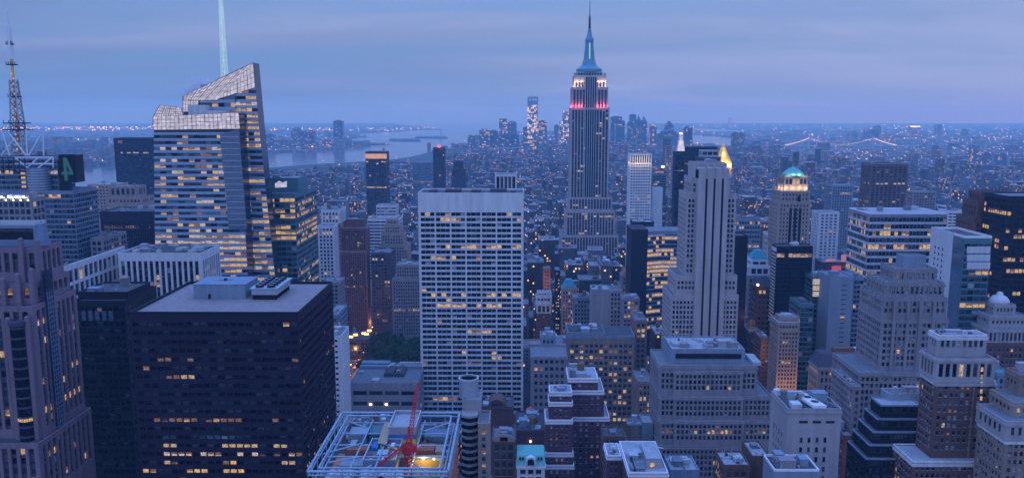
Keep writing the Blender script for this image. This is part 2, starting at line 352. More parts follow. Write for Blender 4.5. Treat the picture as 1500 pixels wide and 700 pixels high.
def tier(b, x0, x1, y0, y1, z0, z1, st, zvis=0, D=None, roof=True):
    rd = st['rd']
    b.p('wall', st['core']).box(x0 + rd, x1 - rd, y0 + rd, y1 - .02, z0, z1 - .01)
    for f in 'FLR':
        if f in st['faces']: facade(b, st, f, x0, x1, y0, y1, z0, z1, zvis, D or y0)
        else:
            wm = b.p('wall', st['w'])
            if f == 'F': wm.box(x0, x1, y0, y0 + rd, z0, z1)
            elif f == 'L': wm.box(x0, x0 + rd, y0 + rd, y1, z0, z1)
            else: wm.box(x1 - rd, x1, y0 + rd, y1, z0, z1)
    if roof:
        rm = MB(); p = st['par']; t = .45
        rm.box(x0 + t, x1 - t, y0 + t, y1 - t, z1 - .005, z1 + .12); b.one('roof', st['roof'], rm)
        if st['corn']:
            cm = MB(); e = st['corn']
            for za, zb, k in ((z1 - 1.5, z1 - .95, .55), (z1 - .94, z1 - .3, 1.0)):
                q = e * k; cm.box(x0 - q, x1 + q, y0 - q, y0 - .004, za, zb); cm.box(x0 - q, x0 - .004, y0, y1, za, zb); cm.box(x1 + .004, x1 + q, y0, y1, za, zb)
            b.one('cornice', st['cap'], cm)
        if p > 0:
            pm = MB()
            pm.box(x0 - .03, x1 + .03, y0 - .03, y0 + t, z1, z1 + p); pm.box(x0 - .03, x1 + .03, y1 - t, y1 + .03, z1, z1 + p)
            pm.box(x0 - .03, x0 + t, y0 + t, y1 - t, z1, z1 + p); pm.box(x1 - t, x1 + .03, y0 + t, y1 - t, z1, z1 + p); b.one('parapet', st['cap'], pm)
def water_tank(b, x, y, z, s=1.0, mat='timber'):
    mb = MB()
    for dx in (-1, 1):
        for dy in (-1, 1): mb.box(x + dx * 1.2 * s - .12, x + dx * 1.2 * s + .12, y + dy * 1.2 * s - .12, y + dy * 1.2 * s + .12, z, z + 2.5 * s)
    mb.lathe(x, y, [(1.9 * s, z + 2.5 * s), (1.85 * s, z + 5.6 * s), (2.0 * s, z + 5.62 * s), (.1, z + 7.0 * s)], 12)
    b.one('water_tank', mat, mb)
def clutter(b, x0, x1, y0, y1, z, n, tank=0.35):
    w, d = x1 - x0, y1 - y0
    for i in range(n):
        sx = min(w * .35, b.r.uniform(2, 7)); sy = min(d * .35, b.r.uniform(2, 7)); h = b.r.uniform(1.2, 4.2)
        x = b.r.uniform(x0 + 1.2, x1 - sx - 1.2); y = b.r.uniform(y0 + 1.2, y1 - sy - 1.2)
        mb = MB(); k = b.r.random()
        mt = b.r.choice(['steel', 'roof_pale', 'grey_stone', 'concrete', 'blue_grey', 'roof_grey'])
        if k < .6:
            mb.box(x, x + sx, y, y + sy, z, z + h); mb.box(x - .15, x + sx + .15, y - .15, y + sy + .15, z + h, z + h + .2)
            b.one('bulkhead', mt, mb)
        elif k < .85:
            mb.box(x, x + sx, y, y + sy, z + .3, z + .3 + h * .6); nn = max(1, int(sx / 2.2))
            for q in range(nn): mb.lathe(x + (q + .5) * sx / nn, y + sy / 2, [(min(.9, sy * .4), z + .3 + h * .6), (min(.9, sy * .4), z + .7 + h * .6)], 10)
            b.one('vent_unit', 'aluminium', mb)
        else:
            mb.tube((x, y, z), (x, y, z + h + 2), .12); mb.tube((x, y, z + 1), (x + sx, y, z + 1), .25)
            b.one('pipe', 'steel', mb)
    if b.r.random() < tank and w > 9 and d > 9: water_tank(b, b.r.uniform(x0 + 4, x1 - 4), b.r.uniform(y0 + 4, y1 - 4), z, 1.1)
def tw(name, label, cat, tiers, st, pb, ref=None, n=4, tank=.3, group=None):
    """tiers from the top down: (px left, px right, py of the front top edge, Y of the front, depth[, style])"""
    T = []
    for t in tiers:
        X0, Z = at(t[0], t[2], t[3]); X1, _ = at(t[1], t[2], t[3])
        T.append([X0, X1, t[3], t[3] + t[4], Z, t[5] if len(t) > 5 else st])
    b = Bld(name, label, cat, min(t[0] for t in T), max(t[1] for t in T), min(t[2] for t in T), max(t[3] for t in T), group)
    b.dark = st['w'] in ('dark_metal', 'bronze', 'white_stone')
    ymin = min(t[2] for t in T)
    for i, t in enumerate(T):
        z0 = T[i + 1][4] if i + 1 < len(T) else 0.0
        zv = at(760, min(pb + 40, 760), t[2])[1]
        tier(b, t[0], t[1], t[2], t[3], z0, t[4], t[5], max(0, zv), t[2])
    b.T = T
    t = T[0]
    if n: clutter(b, t[0], t[1], t[2], t[3], t[4] + .1, n, tank)
    if n and t[2] < 460:
        for _ in range(9):      # small roof gear
            x, y, h = b.r.uniform(t[0] + .8, t[1] - 2.4), b.r.uniform(t[2] + .8, t[3] - 2.4), b.r.uniform(.5, 1.5); mb = MB()
            if b.r.random() < .5: mb.box(x, x + b.r.uniform(.6, 1.6), y, y + b.r.uniform(.6, 1.6), t[4] + .1, t[4] + h); b.one('roof_hatch', b.r.choice(['steel', 'roof_dark', 'roof_pale', 'terracotta', 'dark_stone']), mb)
            else: mb.tube((x, y, t[4] + .1), (x, y, t[4] + h + .6), .14, n=6); mb.lathe(x, y, [(.3, t[4] + h + .6), (.3, t[4] + h + .8)], 8); b.one('flue', 'steel', mb)
    pl = min(min(proj(t[0], t[2], t[4])[0], proj(t[0], t[3], t[4])[0]) for t in T); pr = max(max(proj(t[1], t[2], t[4])[0], proj(t[1], t[3], t[4])[0]) for t in T)
    HEROES.append((pl, pr, ymin, pb, b.root, ref))
    return b
def pbox(b, part, mat, px0, px1, py, D, depth, z0, lip=0):     # a box on a roof, given by its front face in the picture
    X0, Z = at(px0, py, D); X1, _ = at(px1, py, D); mb = MB(); mb.box(X0, X1, D, D + depth, z0, Z)
    if lip: mb.box(X0 - lip, X1 + lip, D - lip, D + depth + lip, Z, Z + lip)
    b.one(part, mat, mb); return X0, X1, Z
def lamp(x, y, z, c, w, r=.5, kind='POINT'):
    l = bpy.data.lights.new('floodlight', 'POINT'); l.energy = w; l.color = c; l.shadow_soft_size = r
    o = bpy.data.objects.new('floodlight', l); COL.objects.link(o); o.location = (x, y, z); return o
# ================================================================== ground, water, roads
def sheet(name, pts, z, mat, kind='structure'):
    mb = MB(); mb.quad([(x, y, z) for x, y in pts]); o = mb.build(name, mat); return tag(o, kind=kind)
matte('city_ground', (.045, .047, .052), .9, .4, .1, streak=False)
def water_mat():
    m, t = newmat('water'); p = N(t, 'ShaderNodeNewGeometry').outputs['Position']
    a = N(t, 'ShaderNodeTexNoise', {'Vector': p, 'Scale': 0.02, 'Detail': 6.0}).outputs[0]
    c = N(t, 'ShaderNodeTexNoise', {'Vector': p, 'Scale': 0.0012, 'Detail': 3.0}).outputs[0]
    bp = N(t, 'ShaderNodeBump', {'Height': a, 'Strength': 0.12, 'Distance': 2.0})
    bs = N(t, 'ShaderNodeBsdfPrincipled', {'Base Color': (.03, .05, .08, 1), 'Roughness': MATH(t, 'MULTIPLY_ADD', c, .15, .05), 'Normal': bp.outputs[0], 'Specular IOR Level': .6})
    M['water'] = finish(m, t, bs.outputs[0])
water_mat()
sheet('ground', [(-25000, -600), (25000, -600), (25000, 25000), (-25000, 25000)], 0, 'city_ground')
def px_poly(pts, z): return [gnd(px, py, z) for px, py in pts]
HUD = [(-420, 262), (-60, 274), (60, 279), (110, 277), (165, 272), (225, 266), (300, 256), (380, 247), (454, 241), (564, 235), (600, 230), (635, 222), (680, 219), (690, 206), (700, 198), (790, 194), (860, 192), (900, 189), (900, 181), (700, 180.2), (560, 180.2),
       (656, 190), (560, 194), (515, 196.5), (540, 200.5), (522, 203), (503, 206), (540, 209), (576, 212.5), (540, 214), (509, 217), (454, 223), (380, 225), (300, 231), (225, 237), (165, 243), (60, 248), (-60, 250), (-420, 240)]
sheet('river', px_poly(HUD, 0.8), 0.8, 'water')
sheet('bay', px_poly([(900, 197), (960, 196.5), (1015, 202), (1015, 212), (1075, 213), (1078, 204), (1060, 201), (1010, 197), (960, 190), (940, 187), (900, 189)], .8), .8, 'water')
sheet('harbour', px_poly([(1010, 192), (1060, 194), (1110, 193.5), (1060, 190), (1010, 188)], .8), .8, 'water')
def island(pts, h):
    P = px_poly(pts, 0.9)
    mb = MB(); mb.flat(P if sum((P[i][0] * P[(i + 1) % len(P)][1] - P[(i + 1) % len(P)][0] * P[i][1]) for i in range(len(P))) > 0 else P[::-1], 0.9, h)
    tag(mb.build('island', 'earth'), kind='structure')
island([(570, 206.5), (616, 207), (612, 204.5), (572, 204.5)], 12); island([(608, 202.5), (656, 203), (650, 200.5), (612, 200.8)], 12)
HX = 0
AVE = [-1900, -1620, -1340, -1060, -760, -470, -175, 172, 330, 480, 640, 900, 1180, 1460, 1740, 2020, 2300]
for i, x in enumerate(AVE):
    mb = MB(); mb.box(x - 8, x + 8, 700, 3000, -.2, .012, 0, bottom=False); tag(mb.build('road', 'asphalt'), kind='structure')
    mb = MB(); mb.box(x - 12.5, x - 8, 700, 3000, -.2, .15); mb.box(x + 8, x + 12.5, 700, 3000, -.2, .15); tag(mb.build('pavement', 'pavement'), kind='structure')
    mb = MB()
    for k in range(6 if i == 6 else 0):
        pass
    if 4 < i < 9:
        for k in range(150):
            for q in (-3, 0, 3): mb.box(x + q - .08, x + q + .08, 700 + k * 9, 703 + k * 9, .012, .018)
        tag(mb.build('road_markings', 'white_paint'), kind='structure')
# ================================================================== nearest towers, left
SPINK = S('pink_granite', cw=3.5, fh=4.0, pw=1.25, sh=1.3, rd=.9, sd=.7, sm='dark_stone', lit=.2, band=.2, tb=1.2, g=['glass_blue', 'glass_dark', 'glass_blue', 'glass_teal'], roof='roof_dark', par=1.0, lr=[(612, .95, ['lit_gold'])])
SCROWN = S('blue_panel', cw=40, fh=6.5, pw=.6, sh=2.6, rd=.8, lit=0, tb=2.6, g=['glass_dark', 'glass_blue'], par=1.2, cap='aluminium', roof='steel')
b = tw('stepped_tower', 'pink granite tower with stepped pinnacles and a bowed glass bay at the left edge', 'skyscraper',
   [(-150, 51, 330, 331, 8, SCROWN), (-150, 56, 366, 323, 17), (-150, 49, 418, 316, 26), (-150, 47, 452, 310, 32), (-150, 56, 652, 303, 40)], SPINK, 700, 'the pink granite tower', n=3)
for (px, py, D, zb) in ((12, 468, 309.2, 652), (40, 466, 309.2, 652), (26, 404, 315.2, 452), (46, 396, 315.2, 452), (4, 410, 315.2, 452), (30, 352, 322.3, 418), (54, 354, 322.3, 418)):
    X, Z = at(px, py, D); zl = at(px, zb, D)[1]; mb = MB(); mb.box(X - .9, X + .9, D - .9, D + .75, zl, Z); mb.lathe(X, D - .1, [(1.0, Z), (.95, Z + .5), (.5, Z + 1.0)], 12); b.one('pier', 'pink_granite', mb)
X0, Z1 = at(14, 472, 309); X1, _ = at(38, 472, 309); Zb = at(26, 652, 309)[1]; cxx = (X0 + X1) / 2; rr = (X1 - X0) / 2
mb = MB(); mb.lathe(cxx, 309.5, [(rr, Zb), (rr, Z1)], 24, 0); b.one('bow_window', 'glass_dark', mb, smooth=False)
mb = MB()
for k in range(1, 13): z = Zb + k * 4.0; mb.lathe(cxx, 309.5, [(rr + .12, z), (rr + .12, z + .8)], 24)
mb.lathe(cxx, 309.5, [(rr + .5, Z1 - 1), (rr + .6, Z1 + .6)], 24)
b.one('bay_band', 'dark_stone', mb)
zl = at(26, 611, 309)[1]; mb = MB()
for k in range(11):
    th = math.pi * (1.03 + .085 * k); mb.quad([(cxx + (rr + .06) * math.cos(t), 309.5 + (rr + .06) * math.sin(t), z) for t, z in ((th, zl - 1), (th + .22, zl - 1), (th + .22, zl + 1.1), (th, zl + 1.1))])
b.one('lit_window', 'lit_gold', mb)
# teal glass strip on the receding side, with its own ledge
t = b.T[3]; mb = MB()
mb.box(t[1] - .2, t[1] + .9, 319, 324, at(90, 620, 322)[1], at(80, 395, 322)[1]); b.one('glass_strip', 'glass_blue', mb)
mb = MB()
for k in range(28): mb.box(t[1] + .88, t[1] + 1.0, 319, 324, b.T[4][4] + 1 + k * 2, b.T[4][4] + 1.35 + k * 2)
for k in range(4): mb.box(t[1] + .86, t[1] + 1.06, 319 + k * 1.58, 319.25 + k * 1.58, b.T[4][4] + 1, b.T[4][4] + 58)
b.one('glazing_bar', 'blue_panel', mb)
X, Z = at(58, 338, 327); mb = MB()
for k in range(4): mb.box(X - 1.8 + k * .4, X + 2.4 - k * .4, 326 + k * .3, 330 - k * .3, Z - 6 + k * 2.2, Z - 3.8 + k * 2.2)
mb.tube((X + .3, 328, Z + 2), (X + .3, 328, Z + 6), .25, .05); b.one('pinnacle', 'blue_panel', mb)

SBLK = S('dark_metal', cw=3.0, fh=3.75, pw=.5, sh=1.4, rd=.3, lit=.012, band=0, g=['glass_dark'] * 6 + ['glass_blue'], roof='roof_dark', par=1.4, cap='bronze')
b = tw('office_tower', 'near black tower with a set-back rooftop penthouse, behind the pink granite tower', 'skyscraper',
   [(114, 187, 430, 408, 26, S('dark_metal', cw=60, fh=40, tb=1, rd=.3, roof='roof_dark', par=1.0, faces='')), (106, 183, 444, 400, 36, SBLK)], SBLK, 700, 'the near black tower', n=2, tank=0)
z0 = b.T[1][4]
for k in range(5):
    X, Z = at(122 + k * 10, 455, 399.9); mb = MB(); mb.box(X - 1, X + 1, 399.85, 399.95, Z - 5, Z); b.one('lit_louvre', 'glass_sky', mb)

SDK = S('bronze', cw=3.05, fh=3.62, pw=.5, sh=1.95, rd=.45, lit=.02, band=.1, bp=.15, tb=3.0, g=['glass_dark', 'glass_dark', 'glass_blue', 'glass_dark', 'glass_grey'], roof='gravel', par=1.3, cap='dark_metal',
        lr=[(529, .2, ['lit_dim']), (622, .25, ['lit_dim', 'lit_warm']), (636, .6, ['glass_sky', 'glass_sky', 'blind']), (650, .2, ['lit_warm']), (664, .6, ['lit_pale', 'lit_gold', 'lit_dim']), (678, .32, ['lit_gold', 'lit_warm', 'lit_dim']), (692, .15, ['lit_gold'])])
b = tw('office_slab', 'dark bronze office slab with a pale gravel roof and grey plant room', 'skyscraper', [(190, 437, 461, 316, 60)], SDK, 700, 'the dark bronze slab', n=0)
z = b.T[0][4] + .1
X0, X1, Z = pbox(b, 'plant_room', 'blue_grey', 283, 359, 417, 344, 17, z, .25)
mb = MB(); mb.box(X0 + 6.2, X0 + 7.3, 343.9, 344.02, z, z + 2.2); b.one('door', 'dark_metal', mb)
mb = MB(); mb.tube((X0 + 8, 352, Z + .3), (X0 + 14, 354, Z + .3), .12); mb.tube((X0 + 12, 349, Z + .3), (X0 + 9, 357, Z + .3), .12); mb.box(X0 + 10.5, X0 + 11.6, 352, 353, Z + .25, Z + 1.1); b.one('roof_pipe', 'dark_metal', mb)
xa, _ = at(368, 430, 342); xb, _ = at(405, 430, 342)
mb = MB(); mb.box(xa, xb, 342.5, 364, z + 2.2, z + 4.6, 0); mb.flat([(xa - .6, 342), (xb + .6, 342), (xb + .6, 365), (xa - .6, 365)], z + 4.6, z + 5.2)
ct = b.one('cooling_tower', 'steel', mb)
mb = MB()
for i in range(5):
    for q in (0, 1): mb.lathe(xa + (xb - xa) * (.27 + .46 * q), 344.7 + i * 4.3, [(1.75, z + 5.2), (1.75, z + 6.2), (1.55, z + 6.2), (1.55, z + 5.3)], 16)
b.one('fan_ring', 'dark_metal', mb, ct)
mb = MB()
for i in range(5):
    for q in (0, 1):
        for a in range(3):
            th = a * math.pi / 3; cx_, cy2 = xa + (xb - xa) * (.27 + .46 * q), 344.7 + i * 4.3
            mb.tube((cx_ - 1.5 * math.cos(th), cy2 - 1.5 * math.sin(th), z + 5.9), (cx_ + 1.5 * math.cos(th), cy2 + 1.5 * math.sin(th), z + 5.9), .12, n=5)
b.one('fan_blade', 'aluminium', mb, ct)
mb = MB()
for q in range(6): mb.box(xa + .2, xb - .2, 343 + q * 3.8, 343.5 + q * 3.8, z, z + 2.2)
b.one('support_frame', 'dark_metal', mb, ct)

# ================================================================== tower with the broadcast mast
S4 = S('blue_panel', cw=3.2, fh=4.0, pw=.25, sh=1.3, rd=.25, lit=.04, band=.03, g=['glass_blue', 'glass_teal', 'glass_dark'], roof='roof_dark', par=1)
b = tw('media_tower', 'glass tower with a broadcast mast, roof trusses and a green numeral on its corner', 'skyscraper', [(-90, 83, 231, 640, 24), (-92, 107, 281, 632, 36)], S4, 352, 'the glass tower with the broadcast mast', n=4, tank=0)
t = b.T[0]; zr = t[4]
X, Z = at(52, 246, 634); mb = MB(); mb.lathe(X, 638, [(8.2, at(52, 284, 634)[1]), (8.2, Z)], 28); b.one('drum', 'blue_panel', mb, smooth=False)
mb = MB()
for k in range(9): mb.lathe(X, 638, [(8.5, Z - 2 - k * 2.1), (8.5, Z - 1 - k * 2.1)], 28)
b.one('drum_band', 'steel', mb)
xx = at(33, 250, 631.8)[0]
for k in range(4):
    zz_ = at(33, 254 + 6.5 * k, 631.8)[1]; mb = MB(); mb.box(xx - 1.6, xx + 1.6, 631.7, 631.95, zz_ - .8, zz_ + .8); b.one('lit_window', 'lit_gold', mb)
mb = MB()
X0, Z0 = at(90, 267, 630); X1, Z1 = at(111, 227, 630)
for k in range(6):
    u = X0 + (X1 - X0) * k / 5; mb.box(u - .25, u + .25, 629.2, 630, Z0, Z1)
    v = Z0 + (Z1 - Z0) * k / 5; mb.box(X0, X1, 629.3, 629.9, v - .25, v + .25)
mb.box(X0 - .3, X1 + .3, 630.1, 640, Z0, Z1)
fr = b.one('sign_frame', 'dark_metal', mb)
def Q(u, v): return (X0 + (X1 - X0) * u, Z0 + (Z1 - Z0) * v)
mb = MB()
mb.prism([Q(.26, .06), Q(.44, .06), Q(.44, .9), Q(.26, .9)][::1], 628.6, 629.2); mb.prism([Q(.1, .28), Q(.8, .28), Q(.8, .38), Q(.1, .38)], 628.55, 629.19)
mb.prism([Q(.62, .38), Q(.8, .38), Q(.47, .9), Q(.3, .9)], 628.5, 629.15)
b.one('numeral', 'sign_green', mb, fr)
mb = MB(); xa, za = at(86, 262, 650); mb.box(t[1] + .3, X0 - .6, 640.2, 646, at(90, 281, 632)[1], zr - 2); b.one('penthouse', 'dark_metal', mb)
mb = MB()
for (pa, pb_) in (((22, 231), (78, 231)), ((22, 240), (78, 240)), ((22, 231), (40, 246)), ((40, 246), (56, 231)), ((56, 246), (76, 231)), ((78, 231), (78, 246)), ((38, 228), (14, 196)), ((42, 228), (60, 198)), ((40, 228), (38, 190)), ((64, 228), (63, 192)), ((2, 228), (20, 205)), ((14, 228), (4, 196))):
    xa, za = at(*pa, 633); xb, zb = at(*pb_, 633); mb.tube((xa, 633, za), (xb, 633, zb), .55, n=6)
b.one('truss', 'white_paint', mb)
mb = MB()
for k in range(8):
    u, z_ = at(-20 + k * 8, 236, 628.2); mb.box(u - .3, u + .3, 628, 628.5, z_ - 9, z_ + 2.2)
for k in range(4): u0, z_ = at(-30, 231 + 6 * k, 628.2); mb.box(u0, at(22, 235, 628.2)[0], 627.9, 628.4, z_ - .3, z_ + .3)
b.one('lattice_screen', 'dark_metal', mb)
mx, mz = at(29.5, 226, 650); tx, tz = at(17, 14, 650)
def MP(f): return Vector((mx, 650, mz + (tz - mz) * f))
mb = MB()
Hm = tz - mz
def lattice(mb, x, y, z0, z1, w0, w1, n, r):
    for k in range(n):
        a, c = k / n, (k + 1) / n; wa = w0 + (w1 - w0) * a; wc = w0 + (w1 - w0) * c; za, zc = z0 + (z1 - z0) * a, z0 + (z1 - z0) * c
        q = [(-1, -1), (1, -1), (1, 1), (-1, 1)]
        for i in range(4):
            j = (i + 1) % 4
            A = (x + q[i][0] * wa, y + q[i][1] * wa, za); Bq = (x + q[j][0] * wa, y + q[j][1] * wa, za); Cq = (x + q[i][0] * wc, y + q[i][1] * wc, zc); Dq = (x + q[j][0] * wc, y + q[j][1] * wc, zc)
            mb.tube(A, Cq, r, n=4); mb.tube(A, Dq if k % 2 else Bq, r * .7, n=4); mb.tube(Bq if k % 2 == 0 else A, Cq if k % 2 == 0 else Dq, r * .7, n=4)
lattice(mb, mx, 650, mz, mz + Hm * .52, 4.6, 2.1, 14, .55); mast = b.one('mast', 'steel', mb)
mb = MB(); mb.tube((mx, 650, mz), (mx, 650, mz + Hm * .52), 1.2, n=8); b.one('feeder', 'orange_paint', mb, mast)
mb = MB(); mb.tube((mx, 650, mz + Hm * .5), (mx, 650, mz + Hm * .68), 1.0, n=8); b.one('aerial_base', 'gilt', mb, mast)
mb = MB(); mb.tube((mx, 650, mz + Hm * .66), (mx, 650, mz + Hm * .88), 2.1, 1.8, n=10); mb.tube((mx, 650, mz + Hm * .88), (mx, 650, mz + Hm * .94), .8); mb.tube((mx, 650, mz + Hm * .94), (mx, 650, tz), .5, .1); b.one('aerial', 'white_paint', mb, mast)
mb = MB()
for f_, w_ in ((.17, 9), (.215, 8), (.40, 4), (.62, 3.4), (.76, 2.4)):
    z = mz + Hm * f_; mb.box(mx - w_, mx + w_, 650 - w_ * .6, 650 + w_ * .6, z, z + .8)
    for q in range(5): mb.tube((mx - w_ + q * w_ / 2, 650 - w_ * .6, z), (mx - w_ + q * w_ / 2, 650 - w_ * .6, z + 2.6), .3, n=5)
    b.one('platform', 'dark_metal', mb, mast); mb = MB()
for k in range(16):
    z = mz + Hm * (.03 + .035 * k); mb.box(mx - .6 + (k % 3) * .5, mx + .3 + (k % 3) * .5, 646.5 + k * .12, 647 + k * .12, z, z + 1.6); b.one('mast_lamp', 'lit_gold', mb, mast); mb = MB()
# low bright roof in front of it, at the left edge
b = tw('plant_block', 'low block of bright floodlit roof plant below the broadcast mast', 'building', [(-40, 46, 292, 560, 16)], S('grey_stone', cw=4, fh=5, pw=1, sh=1.6, lit=.1, roof='roof_pale'), 328, None, n=9, tank=0)
for k in range(12): u, z_ = at(2 + k * 3.6, 289 + (k % 3) * 2, 560.5); mb = MB(); mb.box(u - .6, u + .6, 560, 560.9, z_ - .5, z_ + .7); b.one('roof_lamp', 'lamp_white', mb)
b = tw('gridded_block', 'pale gridded block wedged right of the pink granite tower, windows in tall frames', 'office building', [(92, 96, 392, 480, 75)], S('pale_panel', cw=6.0, fh=9.5, pw=1.6, sh=2.0, rd=.8, lit=.1, tb=2.5, g=['glass_dark', 'glass_blue'], roof='roof_dark'), 450, 'the pale gridded block', n=2, tank=0)
b = tw('arched_block', 'narrow stone block with a lit arched window, right of the pale gridded block', 'building', [(132, 150, 350, 640, 40)], S('grey_stone', cw=4, fh=4.6, pw=1, sh=1.5, lit=.12), 405, None)
# ================================================================== slab far left, stone crown, brown grid
SPP = S('dark_metal', cw=3.6, fh=3.9, pw=.4, sh=1.5, rd=.3, lit=.012, band=.06, tb=12, g=['glass_blue', 'glass_dark'], roof='roof_dark', lm=['lit_dim', 'lit_pale'], lr=[(224, .35, ['lit_pale'])])
b = tw('office_slab', 'dark slab with a small pinkish sign near its top corner, by the river', 'skyscraper', [(166, 250, 203, 1450, 45)], SPP, 300, 'the dark slab with the pink sign', n=2, tank=0)
mb = MB(); X, Z = at(176, 208, 1449.6)
for dx, dz in ((-3, 1.5), (-1.5, 2), (1.5, 1.6), (3, 1.8), (-2.6, 0), (2.2, .2), (-3, -2), (0, -2), (2.8, -2.2), (-1, -.5)): mb.box(X + dx - .7, X + dx + .7, 1449.3, 1449.8, Z + dz - .5, Z + dz + .5)
b.one('sign', 'sign_pink', mb)
SCL = S('warm_stone', cw=4.2, fh=4.6, pw=1.8, sh=1.8, lit=.05, roof='roof_dark')
b = tw('stone_tower', 'beige stone block with a rounded arcaded top, left of the faceted glass tower', 'office building', [(158, 201, 274, 905, 22, S('warm_stone', cw=6, fh=9, pw=2.2, sh=2.5, rd=.9, lit=.04, tb=3)), (156, 208, 290, 900, 30, SCL), (150, 212, 304, 896, 36, SCL)], SCL, 325, None, n=3)
b = tw('warehouse_block', 'broad pinkish low building with a floodlit corner beside the river, near the dark slab', 'building', [(128, 170, 271, 1250, 40)], S('warm_stone', cw=5, fh=5, pw=2, sh=2.4, lit=.1, roof='roof_pale'), 282, None)
X, Z = at(137, 278, 1249); mb = MB(); mb.box(X - 4, X + 4, 1248.6, 1248.9, Z - 4, Z + 2); HEROES[-1][4]
b.one('lit_sign', 'lit_pale', mb)
b = tw('office_tower', 'dark ribbed block with one row of pinkish lights, below the rounded stone top', 'office building', [(146, 224, 311, 800, 40)], S('bronze', cw=2.3, fh=4.1, pw=.8, sh=1.2, rd=.5, sd=.3, lit=.015, g=['glass_dark'], roof='roof_dark', tb=9, lr=[(334, .8, ['lit_dim'])]), 402, None, n=4)
# ================================================================== ribbed white-pier block in front of the faceted tower
SRB = S('pale_panel', cw=3.75, fh=4.6, pw=1.35, sh=1.2, rd=1.0, sd=.8, sm='dark_metal', lit=.05, tb=4.2, ec=1.2, g=['glass_dark', 'glass_dark', 'glass_blue'], roof='roof_dark', par=1.2, lr=[(404, .55), (414, .4)])
b = tw('ribbed_block', 'low block with tall white piers and cluttered roof before the faceted glass tower', 'office building', [(172, 294, 373, 520, 34)], SRB, 435, 'the white-piered block', n=14, tank=0)
# ================================================================== the two-part faceted glass tower
D1, D2 = 604., 620.
xs = [at(px, 300, D1)[0] for px in (222, 395)]
b = Bld('faceted_tower', 'faceted glass tower with a slanted glowing crown and lattice spire', 'skyscraper', xs[0] - 1, xs[1] + 8, D1, D2 + 16)
def poly(pts, D): return [at(px, py, D) for px, py in pts]
def xrange(P, z):
    xs_ = []
    for i in range(len(P)):
        (xa, za), (xb, zb) = P[i], P[(i + 1) % len(P)]
        if (za - z) * (zb - z) < 0: xs_.append(xa + (xb - xa) * (z - za) / (zb - za))
    return (min(xs_), max(xs_)) if len(xs_) > 1 else None
def glass_front(P, y, ztop, zbot, fh, sh, cw, lr, wl, seed, crop=None):
    rg = random.Random(seed); wm = MB(); z = ztop
    while z - fh > zbot:
        r = xrange(P, z - fh / 2)
        if r:
            xa, xb = r
            if crop: xa, xb = max(xa, crop[0]), min(xb, crop[1])
            wm.box(xa + .05, xb - .05, y - .35, y, z - sh, z)
            n = max(1, int((xb - xa) / cw)); c = (xb - xa) / n; pr = wl
            for q in lr:
                if abs(at(760, q[0], y)[1] - z + fh * .6) < fh * .5: pr = q[1]
            tone = rg.choice(['lit_gold', 'lit_warm', 'lit_pale']); run = False
            for i in range(n):
                run = rg.random() < (pr + (1 - pr) * .4 if run else pr)
                b.window((xa + (i + .5) * c, y - .1, z - sh - (fh - sh) / 2), round(c - .2, 1), round(fh - sh - .1, 1), 'F', (tone if rg.random() < .6 else rg.choice(LIT)) if run else rg.choice(['glass_blue', 'glass_dark', 'glass_sky', 'glass_blue']))
        z -= fh
    b.one('spandrel', 'pale_glass', wm)
PA = poly([(216, 440), (225, 171), (349, 166), (362, 440)], D1); PA = [(PA[0][0], 0)] + PA[1:3] + [(PA[3][0] + 3, 0)]
PB = poly([(255, 440), (268.5, 142), (371, 92), (379, 180), (398, 440)], D2); PB = [(PB[0][0], 0)] + PB[1:4] + [(PB[4][0] + 12, 0)]
mb = MB(); mb.prism(PA, D1, D2 - .5); b.one('front_shaft', 'glass_blue', mb)
mb = MB(); mb.prism(PB, D2, D2 + 14); b.one('rear_shaft', 'glass_blue', mb)
LRA = [(207, .2), (217, .5), (226, .42), (234, .4), (245, .35), (265, .25), (290, .3), (300, .15), (312, .35), (345, .75), (352, .85), (362, .8), (372, .9), (382, .9), (390, .9)]
glass_front(PA, D1 - .02, at(760, 194, D1)[1], at(760, 440, D1)[1], 4.35, 2.0, 4.2, LRA, .2, 3)
glass_front(PB, D2 - .02, at(760, 128, D2)[1], at(760, 440, D2)[1], 4.45, 2.0, 4.0, [(133, .5), (155, .7)] + [(150 + 9 * k, .8) for k in range(8)] + [(355 + 10 * k, .9) for k in range(6)], .45, 5, crop=(at(352, 300, D2)[0], 9999))
glass_front(PB, D2 - .02, at(760, 124, D2)[1], at(760, 168, D2)[1], 5.5, 2.4, 4.0, [(133, .6), (150, .7)], .2, 6, crop=(at(292, 140, D2)[0], at(346, 140, D2)[0]))
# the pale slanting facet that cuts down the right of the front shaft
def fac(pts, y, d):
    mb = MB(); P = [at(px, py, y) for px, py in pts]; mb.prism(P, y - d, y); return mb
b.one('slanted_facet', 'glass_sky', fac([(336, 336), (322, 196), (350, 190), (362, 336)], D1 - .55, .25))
mb = MB()
for k in range(40):
    za = at(760, 200, D1)[1] - k * 4.35; pyk = 200 + k * 8.65
    if pyk > 334: break
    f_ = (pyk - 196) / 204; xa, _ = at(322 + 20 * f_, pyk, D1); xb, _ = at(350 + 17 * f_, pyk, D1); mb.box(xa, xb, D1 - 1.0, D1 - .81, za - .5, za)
b.one('glazing_bar', 'steel', mb)
